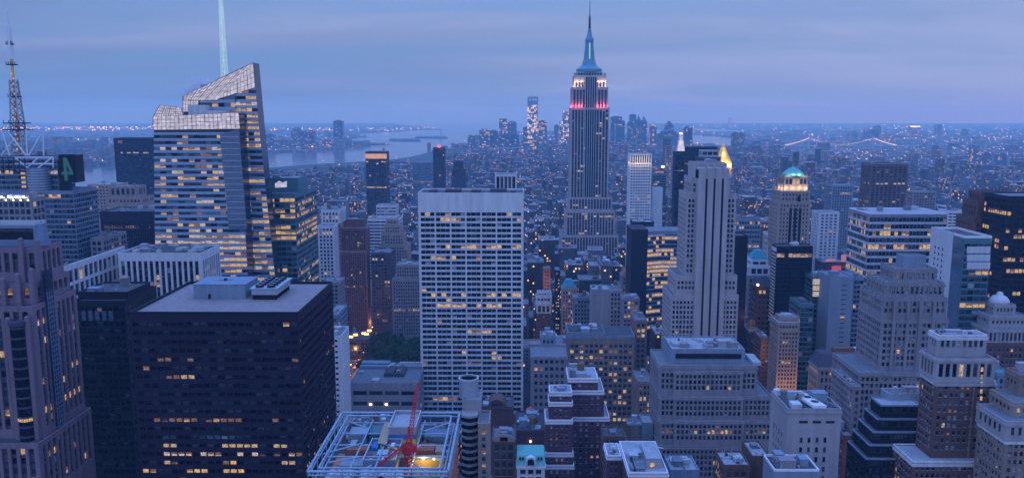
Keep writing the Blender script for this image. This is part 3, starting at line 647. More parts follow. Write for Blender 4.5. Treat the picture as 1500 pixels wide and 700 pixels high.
# glowing crowns: backlit panes in a dark grid
def crown(pts, y, n, m, nm='crown_screen'):
    P = [at(px, py, y) for px, py in pts]    # bl, br, tr, tl
    mb = MB(); mb.prism(P, y - .7, y - .4); c = b.one(nm, 'crown_glow', mb)
    g = MB(); L = lambda a, c2, f: (a[0] + (c2[0] - a[0]) * f, a[1] + (c2[1] - a[1]) * f)
    for i in range(n + 1):
        p, q = L(P[0], P[1], i / n), L(P[3], P[2], i / n); g.tube((p[0], y - .8, p[1]), (q[0], y - .8, q[1]), .13 if i % 3 else .24, n=4)
    for j in range(m + 1):
        p, q = L(P[0], P[3], j / m), L(P[1], P[2], j / m); g.tube((p[0], y - .85, p[1]), (q[0], y - .85, q[1]), .15, n=4)
    b.one('crown_frame', 'dark_metal', g, c)
crown([(225, 190.5), (352, 189), (350, 165), (225, 171)], D1, 20, 4); crown([(225.3, 171), (269, 170), (266, 158), (235, 154)], D1 + 14, 12, 4)
crown([(268.5, 164), (290, 164), (292, 143), (268.5, 141)], D2, 6, 4); crown([(269, 147), (318, 147), (371, 92.5), (268.8, 141.5)], D2 - .7, 14, 4); crown([(318, 146), (374, 128.5), (371.2, 92.2), (318, 117)], D2, 11, 5)
X0, X1, Z = pbox(b, 'plant_box', 'pale_panel', 275, 300, 154, D1 + 6, 12, at(290, 172, D1)[1]); pbox(b, 'plant_box', 'pale_panel', 300.5, 330, 162, D1 + 4, 10, at(290, 172, D1)[1])
sx_, sz = at(329, 112, D2 + 7); mb = MB(); topz = at(329, -30, D2 + 7)[1]
lattice(mb, sx_, D2 + 7, sz - 12, topz, 2.1, .9, 14, .22); sp = b.one('spire', 'spire_glow', mb)  # lattice bars glow themselves, standing in for the LED light on them
mb = MB(); mb.tube((sx_, D2 + 7, sz - 12), (sx_, D2 + 7, topz), .45, .3, n=8); b.one('spire_core', 'mast_led', mb, sp)
b.done(); HEROES.append((216, 398, D1, 425, b.root, 'the faceted glass tower'))
# steam
def steam_mat():
    m, t = newmat('steam'); p = N(t, 'ShaderNodeTexCoord').outputs['Object']
    nz = N(t, 'ShaderNodeTexNoise', {'Vector': p, 'Scale': .16, 'Detail': 4.0}).outputs[0]
    d = RAMP(t, nz, [(.42, (0, 0, 0)), (.7, (1, 1, 1))])
    v = N(t, 'ShaderNodeVolumePrincipled', {'Color': (.95, .9, .95, 1), 'Density': MATH(t, 'MULTIPLY', d, .3)})
    N(t, 'ShaderNodeOutputMaterial', {'Volume': v.outputs[0]}); M['steam'] = m
steam_mat()
mb = MB()
for (px, py, r) in ((277, 131, 5), (284, 125, 6), (292, 121, 5), (300, 119, 3.5)):
    X, Z = at(px, py, D2 + 12); mb.lathe(X, D2 + 12, [(r * math.sin(math.pi * k / 7) + .01, Z - r * math.cos(math.pi * k / 7)) for k in range(8)], 14)
X, Z = at(285, 128, D2 + 12)
tag(mb.build('steam', 'steam', None, (X, D2 + 12, Z)), 'pale puff of steam drifting off the slanted crown', 'steam', kind='stuff')
# ================================================================== between the faceted tower and the white grid slab
SGT = S('teal_panel', cw=4.0, fh=4.3, pw=.3, sh=1.5, rd=.3, lit=.12, band=.35, bp=.9, tb=3, g=['glass_teal', 'glass_dark'], lm=['lit_gold', 'lit_gold', 'lit_warm'], roof='roof_grey', lr=[(300, .8), (308, .6), (318, .7), (334, .95), (341, .9), (352, .6)])
b = tw('office_tower', 'dark green glass tower with yellow lit floors right of the faceted glass tower', 'skyscraper', [(385, 436, 262, 655, 30, S('teal_panel', cw=30, fh=20, tb=1, roof='roof_pale', faces='')), (386, 432, 285, 640, 68)], SGT, 415, 'the green glass tower', n=3, tank=0)
X, Z = at(413, 271, 654); mb = MB(); mb.prism([at(p[0], p[1], 654.6) for p in ((403, 275), (420, 274), (420, 265), (414, 268), (409, 265), (403, 269))], 654.3, 654.9); b.one('sign', 'crown_glow', mb)
SRT = S('pale_panel', cw=3.4, fh=4, pw=1.4, sh=1.4, rd=.7, sd=.5, lit=.02, g=['glass_blue', 'glass_dark'])
tw('apartment_tower', 'pale grey ribbed tower just right of the green glass tower', 'office building', [(470, 497, 309, 905, 35, SRT), (465, 489, 332, 880, 20, SRT)], SRT, 412, 'the pale ribbed tower', n=4)
tw('apartment_block', 'grey block with a bright gabled roof edge behind the pale ribbed tower', 'building', [(467, 500, 306, 1040, 30)], S('grey_stone', cw=4, fh=4, roof='roof_pale'), 330, None)
SBR = S('red_brick', cw=2.6, fh=3.4, pw=1.1, sh=1.2, rd=.6, sd=.45, sm='dark_stone', lit=.045, tb=3, ec=1.5, roof='roof_dark', cap='concrete', lm=['lit_dim', 'lit_warm'])
b = tw('brick_tower', 'tall red-brown brick tower with vertical ribs and pale roof edge', 'skyscraper', [(503, 532, 322, 955, 14, S('red_brick', cw=50, fh=30, tb=1, faces='')), (498, 537, 334, 950, 19, SBR), (498, 537, 369, 949.8, 19.4, SBR)], SBR, 475, 'the red-brown ribbed tower', n=2, tank=0)
SCO = S('dark_stone', cw=4.5, fh=3.6, pw=.8, sh=1.2, lit=.14, band=.02, tb=9, g=['glass_dark', 'glass_blue'], roof='roof_dark')
b = tw('apartment_tower', 'dark apartment tower with a glowing orange-topped crown', 'skyscraper', [(535, 566, 223, 1500, 30)], SCO, 345, 'the orange-crowned tower', n=0)
X0, Za = at(535, 232.5, 1499.4); X1, Zb = at(566, 225.5, 1499.4); mb = MB(); mb.box(X0, X1 + .5, 1499.2, 1499.6, Za, Zb); b.one('lit_crown', 'crown_orange', mb)  # glowing strip stands in for floodlight on the crown wall
X, Z = at(562, 220, 1502); mb = MB(); mb.box(X - 2, X + 2, 1501, 1504, Zb, Z + 3); b.one('stair_bulkhead', 'orange_paint', mb)
tw('office_block', 'white office block with a stepped blue glass top, behind the red-brown ribbed tower', 'office building', [(551, 580, 302, 1115, 25, S('pale_panel', cw=5, fh=4.2, pw=.4, sh=2, g=['glass_sky', 'glass_blue'], lit=.03)), (538, 584, 322, 1100, 40, S('white_stone', cw=8, fh=4.3, pw=.3, sh=2.1, g=['glass_blue'], lit=.06))], SRT, 375, 'the white stepped office block', n=3, tank=0)
SWD = S('warm_stone', cw=3.2, fh=3.8, pw=1.5, sh=1.6, lit=.04, roof='roof_grey')
tw('ziggurat_tower', 'beige stepped setback tower between the ribbed brick tower and the white grid slab', 'skyscraper', [(566, 582, 322, 1012, 10), (562, 587, 331, 1009, 16), (558, 592, 343, 1006, 22), (555, 598, 360, 1003, 27)], SWD, 400, 'the beige stepped tower', n=2)
tw('office_block', 'dark block with a lit upper row at the foot of the beige stepped tower', 'office building', [(543, 572, 371, 950, 30)], S('dark_stone', cw=3.4, fh=3.9, pw=1.2, sh=1.5, lit=.1, roof='roof_grey', lr=[(381, .9, ['lit_pale'])]), 445, None)
tw('stone_block', 'pale stone block with closely ribbed front, left of the white grid slab', 'office building', [(580, 614, 389, 905, 25, S('grey_stone', cw=2.6, fh=3.9, pw=1.2, sh=1.3, rd=.6, sd=.4, lit=.01)), (574, 616, 410, 903, 30, S('grey_stone', cw=2.6, fh=3.9, pw=1.2, sh=1.3, rd=.6, sd=.4, lit=.01))], SWD, 452, 'the pale ribbed stone block', n=4)
SMA = S('brown_brick', cw=4.5, fh=4.6, pw=1.6, sh=1.7, rd=.6, lit=.05, tb=1.5, roof='roof_dark', cap='warm_stone')
b = tw('corner_building', 'old brown building with bright rooftop lamps overlooking the park', 'building', [(567, 613, 464, 962, 30)], SMA, 494, 'the old building by the park', n=4)
for px in (579, 592, 600):
    X, Z = at(px, 458, 961); mb = MB(); mb.box(X - 1.6, X + 1.6, 960.5, 961.2, Z - .8, Z + 1.2); b.one('roof_lamp', 'lamp_white' if px != 592 else 'lit_cool', mb)
tw('office_slab', 'slim dark tower with a red aircraft light, far behind the white grid slab', 'skyscraper', [(634, 651, 217, 1700, 25)], S('dark_stone', cw=4, fh=3.8, pw=.8, sh=1.4, lit=.04, g=['glass_blue', 'glass_dark']), 278, 'the slim tower with the red light', n=1, tank=0)
X, Z = at(643, 214, 1698); mb = MB(); mb.box(X - 2.2, X + 2.2, 1699, 1701, Z - 3, Z + 1); HEROES[-1][4].location
o = mb.build('aircraft_light', 'lamp_red', HEROES[-1][4], HEROES[-1][4].location)
tw('office_block', 'blue glass block to the left of the slim tower with the red light', 'office building', [(604, 632, 238, 2000, 40)], S('blue_panel', cw=5, fh=4, pw=.4, sh=1.8, lit=.02, g=['glass_sky', 'glass_blue']), 275, None, n=0)
tw('office_block', 'dark tapered block to the right of the slim tower with the red light', 'office building', [(664, 678, 236, 1800, 20), (661, 682, 248, 1796, 28)], S('dark_stone', cw=4, fh=3.8, lit=.04), 278, None, n=0)
tw('ribbed_block', 'small dark block with white piers peeping over the white grid slab', 'office building', [(725, 757, 257, 960, 30)], S('pale_panel', cw=5, fh=40, pw=1.2, sh=1, rd=.8, lit=0, tb=1.5), 279, None, n=1, tank=0)
# ------------------------------------------------------------------ white grid slab
SGR = S('white_stone', cw=4.24, fh=4.66, pw=1.25, sh=1.65, rd=.9, sd=.1, lit=.03, band=.05, bp=.4, tb=15.2, ec=1.4, maj=3, mw=.14, g=['glass_dark'] * 5 + ['glass_blue'], roof='roof_dark', par=1.6, lm=['lit_gold', 'lit_warm', 'lit_dim'],
        lr=[(316, .25), (325, .16), (341, .12), (374, .2), (395, .16), (431, .75, ['lit_gold']), (447, .42, ['lit_gold']), (455, .1), (520, .25), (528, .2), (561, .2), (585, .25), (593, .2)])
b = tw('grid_slab', 'broad white travertine slab with a grid of dark window bands', 'skyscraper', [(612, 767, 285, 690, 42)], SGR, 612, 'the white grid slab', n=0)
t = b.T[0]; z = t[4] + .1
for px0, px1, py, dy in ((628, 640, 279, 6), (652, 675, 278, 16), (690, 704, 279, 8), (718, 742, 277.5, 14), (748, 756, 280, 5)): pbox(b, 'bulkhead', 'dark_stone', px0, px1, py, 690 + dy, 12, z)
mb = MB()
for px in (700, 706, 712): X, Z = at(px, 276, 700); mb.tube((X, 700, z), (X, 700, Z), .25, n=5)
b.one('flue', 'steel', mb)
# ------------------------------------------------------------------ park, avenue, low vaulted building
b = tw('white_tower', 'slim white tower with small square windows, right of the dark bronze slab', 'office building', [(476, 500, 493, 560, 26)], S('white_stone', cw=3.3, fh=4.0, pw=1.9, sh=2.3, rd=.25, lit=.05, tb=2.2, g=['glass_dark', 'glass_blue'], roof='roof_grey', lm=['lit_dim', 'lit_warm']), 604, 'the slim white tower', n=2, tank=0)
tw('office_block', 'grey-blue block behind the slim white tower', 'office building', [(478, 494, 463, 660, 40)], S('blue_grey', cw=4, fh=4.4, pw=.6, sh=2, lit=.06, roof='roof_pale'), 484, None, n=3)
tw('setback_block', 'narrow stepped block right of the green glass tower foot, before the brick ribs', 'building', [(468, 496, 415, 800, 30)], S('grey_stone', cw=3.6, fh=4, lit=.05), 462, None)
b = tw('low_block', 'dark low block with orange lit awnings along the avenue', 'building', [(506, 540, 498, 850, 40)], S('dark_stone', cw=4, fh=5, lit=.02, roof='roof_dark'), 528, 'the dark low block')
for px, py in ((514, 493), (521, 490), (533, 488), (537, 489), (541, 484)): X, Z = at(px, py, 849); mb = MB(); mb.box(X - 2.2, X + 2.2, 848, 849.5, Z - 1, Z + 1); b.one('awning_lamp', 'lamp_orange', mb)
SLW = S('concrete', cw=13, fh=9, pw=1.6, sh=5.2, rd=1.0, lit=.03, tb=6, g=['glass_dark', 'glass_blue'], roof='roof_grey', par=1.0)
b = tw('low_hall', 'wide low building with a flat blue roof and skylight vaults before the park', 'building', [(512, 612, 562, 650, 56)], SLW, 600, 'the wide low hall', n=6, tank=0)
z = b.T[0][4] + .1; xa, xb = b.T[0][0], b.T[0][1]
for u in (.52, .68):
    mb = MB(); X = xa + (xb - xa) * u; mb.prism([(X - 4 + 8 * k / 10, z + 2 + 1.6 * math.sin(math.pi * k / 10)) for k in range(11)][::-1] + [(X - 4, z), (X + 4, z)], 668, 690); b.one('vault', 'earth', mb)
mb = MB(); mb.box(xa + 1, xb - 1, 690, 694, z, z + 2.5); mb.box(xa + 1, xa + 26, 696, 704, z, z + 3.5); b.one('bulkhead', 'blue_grey', mb)
mb = MB()
for k in range(12): mb.box(xb - 22 + k * 1.6, xb - 21 + k * 1.6, 697, 701, z, z + 3.4)
mb.box(xb - 23, xb - 2, 697.5, 700.5, z, z + 1.6); b.one('louvre_bank', 'pale_panel', mb)
for q, (px, py) in enumerate(((543, 592), (566, 592))):
    X, Z = at(px, py, 649.5); mb = MB(); mb.box(X - 1, X + 1, 649, 649.6, Z - .5, Z + .8); b.one('wall_lamp', 'lamp_warm', mb)
# ------------------------------------------------------------------ roof under construction, with the red crane
Dc = 236.
XL, Zf = at(450, 690, Dc); XR, _ = at(656, 690, Dc); Yb = Dc + 50
b = Bld('unfinished_tower', 'unfinished tower top ringed by blue steel pipe frames, deck full of plant', 'construction', XL, XR, Dc, Yb)
mb = MB(); mb.box(XL + 1.2, XR - 1.2, Dc + 1.2, Yb - 1, 0, Zf - 7); b.one('core', 'concrete', mb)
mb = MB(); mb.box(XL + 1.4, XR - 1.4, Dc + 1.4, Yb - 1.2, Zf - 7, Zf - 6.9); b.one('deck', 'roof_dark', mb)
mb = MB()
for zz_, o_, r_ in ((Zf, 0, .42), (Zf - 1.3, .2, .3), (Zf - 3.2, 1.8, .3), (Zf - .1, 2.8, .3)):
    c4 = [(XL + o_, Dc + o_, zz_), (XR - o_, Dc + o_, zz_), (XR - o_, Yb - o_, zz_), (XL + o_, Yb - o_, zz_)]
    for i in range(4): mb.tube(c4[i], c4[(i + 1) % 4], r_, n=8)
for k in range(9):
    f_ = k / 8
    for (x, y) in ((XL + (XR - XL) * f_, Dc), (XL + (XR - XL) * f_, Yb), (XL, Dc + (Yb - Dc) * f_), (XR, Dc + (Yb - Dc) * f_)):
        mb.tube((x, y, Zf - 7), (x, y, Zf + .1), .22, n=6); mb.tube((x, y, Zf), (x, y, Zf + .9), .14, n=5)
matte('blue_steel', (.3, .41, .5), .45, .3, .25, .2)
fr = b.one('pipe_frame', 'blue_steel', mb)
mb = MB()
for fx in (.08, .27, .45, .71, .93): mb.tube((XL + (XR - XL) * fx, Dc + 2, Zf - 2.2), (XL + (XR - XL) * fx, Yb - 2, Zf - 2.2), .3, n=6)
for fy in (.16, .33, .52, .72): mb.tube((XL + 2, Dc + (Yb - Dc) * fy, Zf - 2.4), (XR - 2, Dc + (Yb - Dc) * fy, Zf - 2.4), .3, n=6)
b.one('deck_beam', 'blue_steel', mb)
mb = MB(); wx, wy = XR - XL, Yb - Dc
for (a, c) in (((.1, .2), (.3, .3)), ((.3, .0), (.42, .17)), ((.72, .2), (.9, .02)), ((.73, .72), (.93, .9)), ((.08, .9), (.25, .8)), ((.62, .3), (.75, .5)), ((.02, .33), (.27, .52))):
    mb = MB(); mb.tube((XL + wx * a[0], Dc + wy * a[1], Zf - 1.5), (XL + wx * c[0], Dc + wy * c[1], Zf - 1.8), .28, n=6); b.one('brace', 'blue_steel', mb)
def cb(part, mat, fx0, fx1, fy0, fy1, za, zb):
    mb = MB(); mb.box(XL + wx * fx0, XL + wx * fx1, Dc + wy * fy0, Dc + wy * fy1, Zf + za, Zf + zb); return b.one(part, mat, mb)
def hollow(part, mat, fx0, fx1, fy0, fy1, za, zb, t=.3):
    x0, x1, y0, y1 = XL + wx * fx0, XL + wx * fx1, Dc + wy * fy0, Dc + wy * fy1; mb = MB()
    mb.box(x0, x1, y0, y0 + t, Zf + za, Zf + zb); mb.box(x0, x1, y1 - t, y1, Zf + za, Zf + zb); mb.box(x0, x0 + t, y0 + t, y1 - t, Zf + za, Zf + zb); mb.box(x1 - t, x1, y0 + t, y1 - t, Zf + za, Zf + zb)
    return b.one(part, mat, mb)
# hoarded core in the middle: yellow below, blue band, pale rim
hollow('lower_hoarding', 'yellow_board', .34, .58, .26, .6, -6.8, -4.2); hollow('hoarding_band', 'blue_panel', .338, .582, .258, .602, -4.2, -2.0); hollow('hoarding_rim', 'aluminium', .336, .584, .256, .604, -2.0, -1.6)
hollow('stair_core', 'yellow_board', .47, .68, .62, .92, -6.8, -2.2); hollow('core_band', 'blue_board', .468, .682, .618, .922, -2.2, -.6); hollow('core_wall', 'concrete', .468, .682, .618, .922, -.6, 1.9); hollow('core_rim', 'aluminium', .465, .685, .615, .925, 1.9, 2.4)
cb('core_roof', 'roof_pale', .475, .675, .63, .91, 1.0, 1.2); cb('inner_deck', 'roof_grey', .345, .575, .265, .595, -3.4, -3.2)
mb = MB(); mb.flat([(XL + wx * .40, Dc + wy * .5), (XL + wx * .475, Dc + wy * .48), (XL + wx * .44, Dc + wy * .88), (XL + wx * .385, Dc + wy * .88)], Zf - 1.5, Zf - 1.1); b.one('plywood_ramp', 'plywood', mb)
for (m_, *q) in (('terracotta', .14, .3, .56, .66, -6.9, -5), ('terracotta', .69, .83, .56, .68, -6.9, -5), ('roof_pale', .13, .33, .36, .5, -6.9, -6.2), ('orange_paint', .08, .13, .3, .56, -6.9, -6.3), ('roof_pale', .15, .2, .6, .7, -5, -4.2), ('plywood', .84, .9, .55, .66, -6.9, -5.4),
                  ('blue_board', .36, .41, .46, .56, -3.2, -1.9), ('steel', .42, .5, .36, .44, -3.2, -2.2), ('white_paint', .5, .53, .5, .56, -3.2, -2.3), ('plywood', .52, .57, .32, .4, -3.2, -2.6), ('yellow_board', .22, .31, -.0, .05, -6.5, -3.4), ('yellow_board', .68, .78, .03, .06, -6.5, -3.4), ('steel', .1, .25, .78, .93, -6.9, -4), ('teal_panel', .27, .4, .8, .95, -6.9, -3.6), ('blue_grey', .72, .92, .8, .95, -6.9, -5)):
    cb('stacked_material', m_, *q)
for k in range(40):
    fx, fy = b.r.uniform(.36, .57), b.r.uniform(.28, .58); s_ = b.r.uniform(.008, .022); cb('deck_clutter', b.r.choice(['red_paint', 'plywood', 'white_paint', 'steel', 'orange_paint', 'terracotta', 'yellow_board']), fx, fx + s_, fy, fy + s_ * 1.3, -3.2, -3.2 + b.r.uniform(.3, 1.2))
for k in range(60):
    fx, fy = b.r.choice([b.r.uniform(.05, .32), b.r.uniform(.6, .95)]), b.r.uniform(.05, .95); s_ = b.r.uniform(.006, .03); cb('deck_clutter', b.r.choice(['plywood', 'white_paint', 'steel', 'terracotta', 'blue_board', 'dark_metal', 'roof_pale']), fx, fx + s_, fy, fy + s_, -6.9, -6.9 + b.r.uniform(.3, 1.4))
for fx in (.15, .395, .52):   # big cooling fans
    hx, hy = XL + wx * (fx + .045), Dc + wy * .125
    mb = MB(); mb.box(hx - 3.9, hx + 3.9, hy - 3.2, hy + 3.2, Zf - 6.8, Zf - 3.6); u = b.one('fan_unit', 'pale_panel', mb)
    mb = MB(); mb.lathe(hx, hy, [(2.9, Zf - 3.6), (2.9, Zf - 2.9), (2.6, Zf - 2.9), (2.6, Zf - 3.5)], 24); b.one('fan_ring', 'white_paint', mb, u)
    mb = MB(); mb.lathe(hx, hy, [(2.55, Zf - 3.55), (2.55, Zf - 3.45)], 24); b.one('fan_well', 'rubber', mb, u)
    mb = MB()
    for k in range(8): th = k * math.pi / 4; mb.flat([(hx, hy), (hx + 2.5 * math.cos(th), hy + 2.5 * math.sin(th)), (hx + 2.5 * math.cos(th + .42), hy + 2.5 * math.sin(th + .42))], Zf - 3.3 + .002 * k, Zf - 3.2 + .002 * k)
    b.one('fan_blade', 'white_paint', mb, u)
for fx, fy in ((.70, .33), (.78, .33), (.86, .33)): mb = MB(); mb.box(XL + wx * fx - .3, XL + wx * fx + .3, Dc + wy * fy, Dc + wy * fy + .4, Zf - 3.4, Zf - 2.9); b.one('work_lamp', 'lamp_warm', mb)
lamp(XL + wx * .78, Dc + wy * .33 - .8, Zf - 3.0, (1, .72, .4), 900, .4)
cb('trough', 'gilt', .66, .93, .36, .44, -6.8, -4.2)
# floors seen below the frame
mb = MB()
for k in range(14):
    z = Zf - 9 - k * 4; mb.box(XL + .4, XR - .4, Dc + .6, Dc + 1.2, z - .8, z); mb.box(XR - 1.2, XR - .3, Dc + 1.2, Yb - 1, z - .8, z)
    for q in range(9): x = XL + 1 + (wx - 2) * q / 8; mb.box(x - .3, x + .3, Dc + .7, Dc + 1.15, z - 3.99, z - .81)
b.one('slab_edge', 'terracotta', mb)
b.done(); HEROES.append((440, 682, Dc, 705, b.root, 'the unfinished tower'))
# the crane
cxr, czr = at(598, 660, Dc + 12); cy3 = Dc + 12
cr = Bld('tower_crane', 'red lattice crane standing on the unfinished tower deck', 'crane', cxr - 2, cxr + 2, cy3 - 2, cy3 + 2); FOOT.pop()
mb = MB(); lattice(mb, cxr, cy3, Zf - 6.9, Zf + 1.5, 1.1, 1.1, 5, .22); ms = cr.one('mast', 'red_paint', mb)
mb = MB(); mb.box(cxr - 1.9, cxr + 1.6, cy3 - 1.6, cy3 + 2.4, Zf + 1.5, Zf + 3.1); mb.box(cxr - 1.2, cxr + .8, cy3 + 2.4, cy3 + 4.2, Zf + 1.6, Zf + 2.8); cr.one('slewing_platform', 'red_paint', mb)
mb = MB(); mb.box(cxr + 1.65, cxr + 2.9, cy3 - 1.6, cy3 + .3, Zf + 1.7, Zf + 3.7); cr.one('cab', 'red_paint', mb)
def boom(part, p, q, w, n, r):
    mb = MB(); p = Vector(p); q = Vector(q); d = (q - p).normalized(); a = d.orthogonal().normalized(); c = d.cross(a)
    prev = None
    for k in range(n + 1):
        f_ = k / n; ww = w * (1 - .55 * f_); o = p + (q - p) * f_; pts = [o + a * ww, o - a * .5 * ww + c * .87 * ww, o - a * .5 * ww - c * .87 * ww]
        for i in range(3): mb.tube(pts[i], pts[(i + 1) % 3], r * .6, n=4)
        if prev:
            for i in range(3): mb.tube(prev[i], pts[i], r, n=5); mb.tube(prev[i], pts[(i + 1) % 3], r * .6, n=4)
        prev = pts
    return cr.one(part, 'red_paint', mb)
xt, zt = at(612, 562, Dc + 34); boom('jib', (cxr + .3, cy3 + 1, Zf + 2.6), (xt, Dc + 34, zt), 1.05, 18, .13)
xt2, zt2 = at(554, 682, Dc + 6); boom('boom', (cxr - .6, cy3 - 1, Zf + 4), (xt2, Dc + 6, zt2), .8, 12, .12)
mb = MB(); mb.tube((cxr - .8, cy3, Zf + 3), (cxr + .2, cy3 + 2, Zf + 9), .2, n=5); mb.tube((cxr + 1, cy3, Zf + 3), (cxr + .2, cy3 + 2, Zf + 9), .2, n=5); mb.tube((cxr + .2, cy3 + 2, Zf + 9), (xt, Dc + 34, zt), .06, n=4); mb.tube((cxr + .2, cy3 + 2, Zf + 9), (xt2, Dc + 6, zt2), .06, n=4); cr.one('a_frame', 'red_paint', mb)
cr.done()
# ------------------------------------------------------------------ curved-balcony tower with the round vent
SCB = S('concrete', cw=60, fh=30, pw=1, sh=1, rd=.3, lit=0, faces='', roof='roof_pale', tb=1)
b = tw('balcony_tower', 'concrete tower with curved balconies and a big round vent on top', 'apartment building', [(677, 704, 588, 300, 12), (700, 717, 623, 292, 14, S('warm_stone', cw=2.2, fh=2.6, pw=1.0, sh=1.2, rd=.3, lit=.5, tb=2, roof='roof_grey'))], SCB, 700, 'the curved-balcony tower', n=0)
X, Z = at(686, 555, 304); zb = b.T[0][4]; mb = MB(); rr = 3.75
mb.lathe(X, 306, [(rr, zb), (rr, Z), (rr - .35, Z), (rr - .35, zb + .6)], 28); vc = b.one('vent_cylinder', 'steel', mb)
mb = MB(); mb.lathe(X, 306, [(rr - .37, zb + .65), (rr - .37, Z - .5), (rr - .45, Z - .5), (rr - .45, zb + .7)], 28, cap=False); b.one('shade_lining', 'rubber', mb, vc)  # dark inner sleeve: the shade inside the open vent put into colour
mb = MB(); mb.lathe(X, 306, [(rr + .01, Z - .6), (rr + .2, Z - .6), (rr + .2, Z + .08), (rr - .34, Z + .08)], 28, cap=False); b.one('vent_rim', 'aluminium', mb)
mb = MB(); gl = MB()
for k in range(20):
    z = b.T[0][4] - 4.5 - k * 2.75
    xa, xb2 = at(676, 640, 296)[0], at(700, 640, 296)[0]; pts = []
    for q in range(9): f_ = q / 8; pts.append((xa + (xb2 - xa) * f_, 297.5 - 3.4 * math.sin(math.pi * (.15 + .7 * f_))))
    mb.flat(pts + [(xb2, 300.2), (xa, 300.2)], z, z + .9); gl.flat([(x, y + .5) for x, y in pts] + [(xb2, 300.1), (xa, 300.1)], z - 1.8, z - .01)
b.one('balcony', 'concrete', mb); b.one('balcony_glass', 'glass_dark', gl)
# ================================================================== spired art deco skyscraper
DE = 1290.
SES = S('limestone', cw=4.7, fh=3.9, pw=1.5, sh=1.3, rd=.8, sd=.6, sm='dark_stone', lit=.06, band=.0, tb=2.2, ec=1.6, g=['glass_dark', 'glass_blue'], roof='roof_grey', par=1.0, lm=['lit_pale', 'lit_warm'], lr=[(168, .3), (175, .25), (218, .4, ['lit_pale']), (249, .35, ['lit_pale']), (315, .7, ['lit_pale'])])
STP = dict(SES, tb=3.0, lit=.0, lr=[])
b = tw('spired_skyscraper', 'art deco skyscraper with a spire, its crown floodlit white over red', 'skyscraper',
   [(845, 883, 106, DE + 9, 30, S('steel', cw=4, fh=6, pw=1.2, sh=1.5, rd=.5, lit=0, tb=2.5)), (841, 888, 112, DE + 5, 38, dict(STP, tb=9)), (838, 891, 129, DE + 2.6, 42, STP), (836, 893, 159, DE, 46, SES), (833, 897, 290, DE - 3, 50, SES), (829, 901, 310, DE - 6, 56, SES), (822, 906, 346, DE - 14, 70, SES)], SES, 352, 'the spired art deco skyscraper', n=0)
T = b.T; xm = (T[0][0] + T[0][1]) / 2; ym = DE + 24
# the recessed middle bay
mb = MB(); xa, xb = at(857, 200, DE)[0], at(873, 200, DE)[0]; zr = at(865, 108, DE)[1]; z1_ = at(865, 305, DE)[1]
for k in range(6): x = xa + (xb - xa) * k / 5; mb.box(x - .55, x + .55, DE + 1.5, DE + 2.2, T[3][4], at(865, 112, DE)[1]); mb.box(x - .5, x + .5, DE - .9, DE - .02, z1_, T[3][4] - 1)
b.one('pier', 'steel', mb); mb = MB(); mb.box(xa + .4, xb - .4, DE + 1.8, DE + 2.5, T[3][4] + .1, at(865, 113, DE)[1]); mb.box(xa + .4, xb - .4, DE - .5, DE - .01, z1_, T[3][4] - 2); b.one('bay_glazing', 'glass_dark', mb)
matte('mast_panel', (.11, .3, .37), .35, .2)
prof = [(at(847, 104.5, DE)[1], 17.5), (at(847, 101, DE)[1], 18.2), (at(847, 98.5, DE)[1], 15.5), (at(847, 96.5, DE)[1], 12.5), (at(847, 94, DE)[1], 10.5), (at(847, 85, DE)[1], 7.6), (at(847, 62, DE)[1], 5.6), (at(847, 58, DE)[1], 6.2), (at(847, 55, DE)[1], 5.8), (at(847, 52, DE)[1], 4.0), (at(847, 46, DE)[1], 2.8), (at(847, 40, DE)[1], 2.0)]
mb = MB(); mb.lathe(xm, ym, [(r * 1.12, z) for z, r in prof], 20); sp = b.one('mooring_mast', 'mast_panel', mb, smooth=False)
mb = MB(); mb.box(xm - .8, xm + .8, ym - 8.6, ym - 5.6, at(847, 93, DE)[1], at(847, 62, DE)[1]); b.one('lit_window', 'mast_led', mb, sp)
mb = MB(); mb.lathe(xm, ym, [(12.7, at(847, 96.6, DE)[1]), (12.7, at(847, 95.6, DE)[1])], 20); b.one('light_ring', 'mast_led', mb, sp)
for s in (-1, 1):
    mb = MB()
    for sx in (-1, 1): mb.flat([(xm + sx * 3, ym + s * 5), (xm + sx * 9.5, ym + s * 9), (xm + sx * 9, ym + s * 10), (xm + sx * 2.6, ym + s * 6)], T[0][4] + 2, at(847, 88, DE)[1])
    b.one('wing', 'steel', mb, sp)
za, zt = at(865, 41, DE)[1], at(865, -2, DE)[1]
mb = MB(); mb.tube((xm, ym, za), (xm, ym, za + (zt - za) * .45), 1.7, 1.1, 8); mb.tube((xm, ym, za + (zt - za) * .45), (xm, ym, zt), .7, .25, 8)
for k in range(5): z = za + (zt - za) * (.05 + .09 * k); mb.box(xm - 2.2, xm + 2.2, ym - 2.2, ym + 2.2, z, z + .7)
b.one('antenna', 'dark_metal', mb)
for s in (841, 885): X, Z = at(s + 1.5, 107, DE + 5); mb = MB(); mb.box(X - 1.8, X + 1.8, DE + 6, DE + 12, T[1][4], Z); b.one('turret', 'limestone', mb)
WHT, RED = (1, .7, .45), (1, .12, .2)
for px in (842.5, 847.5, 852.5, 876.5, 881.5, 886.5):
    X = at(px, 128, DE)[0]
    lamp(X, DE + 2.9, T[2][4] + 2.6, WHT, 480, .5); lamp(X, DE + 2.4, T[2][4] + 9, WHT, 700, .5); lamp(X, DE - .2, T[3][4] + 3.4, RED, 2000, .6)
for sx, x in ((1, T[2][1] + 1.2), (-1, T[2][0] - 1.2)):
    for dy in (8, 20, 32): lamp(x, DE + dy, T[3][4] + 2.4, RED, 2000, .6); lamp(x - sx * 3, DE + dy, T[2][4] + 2.2, WHT, 1100, .5)
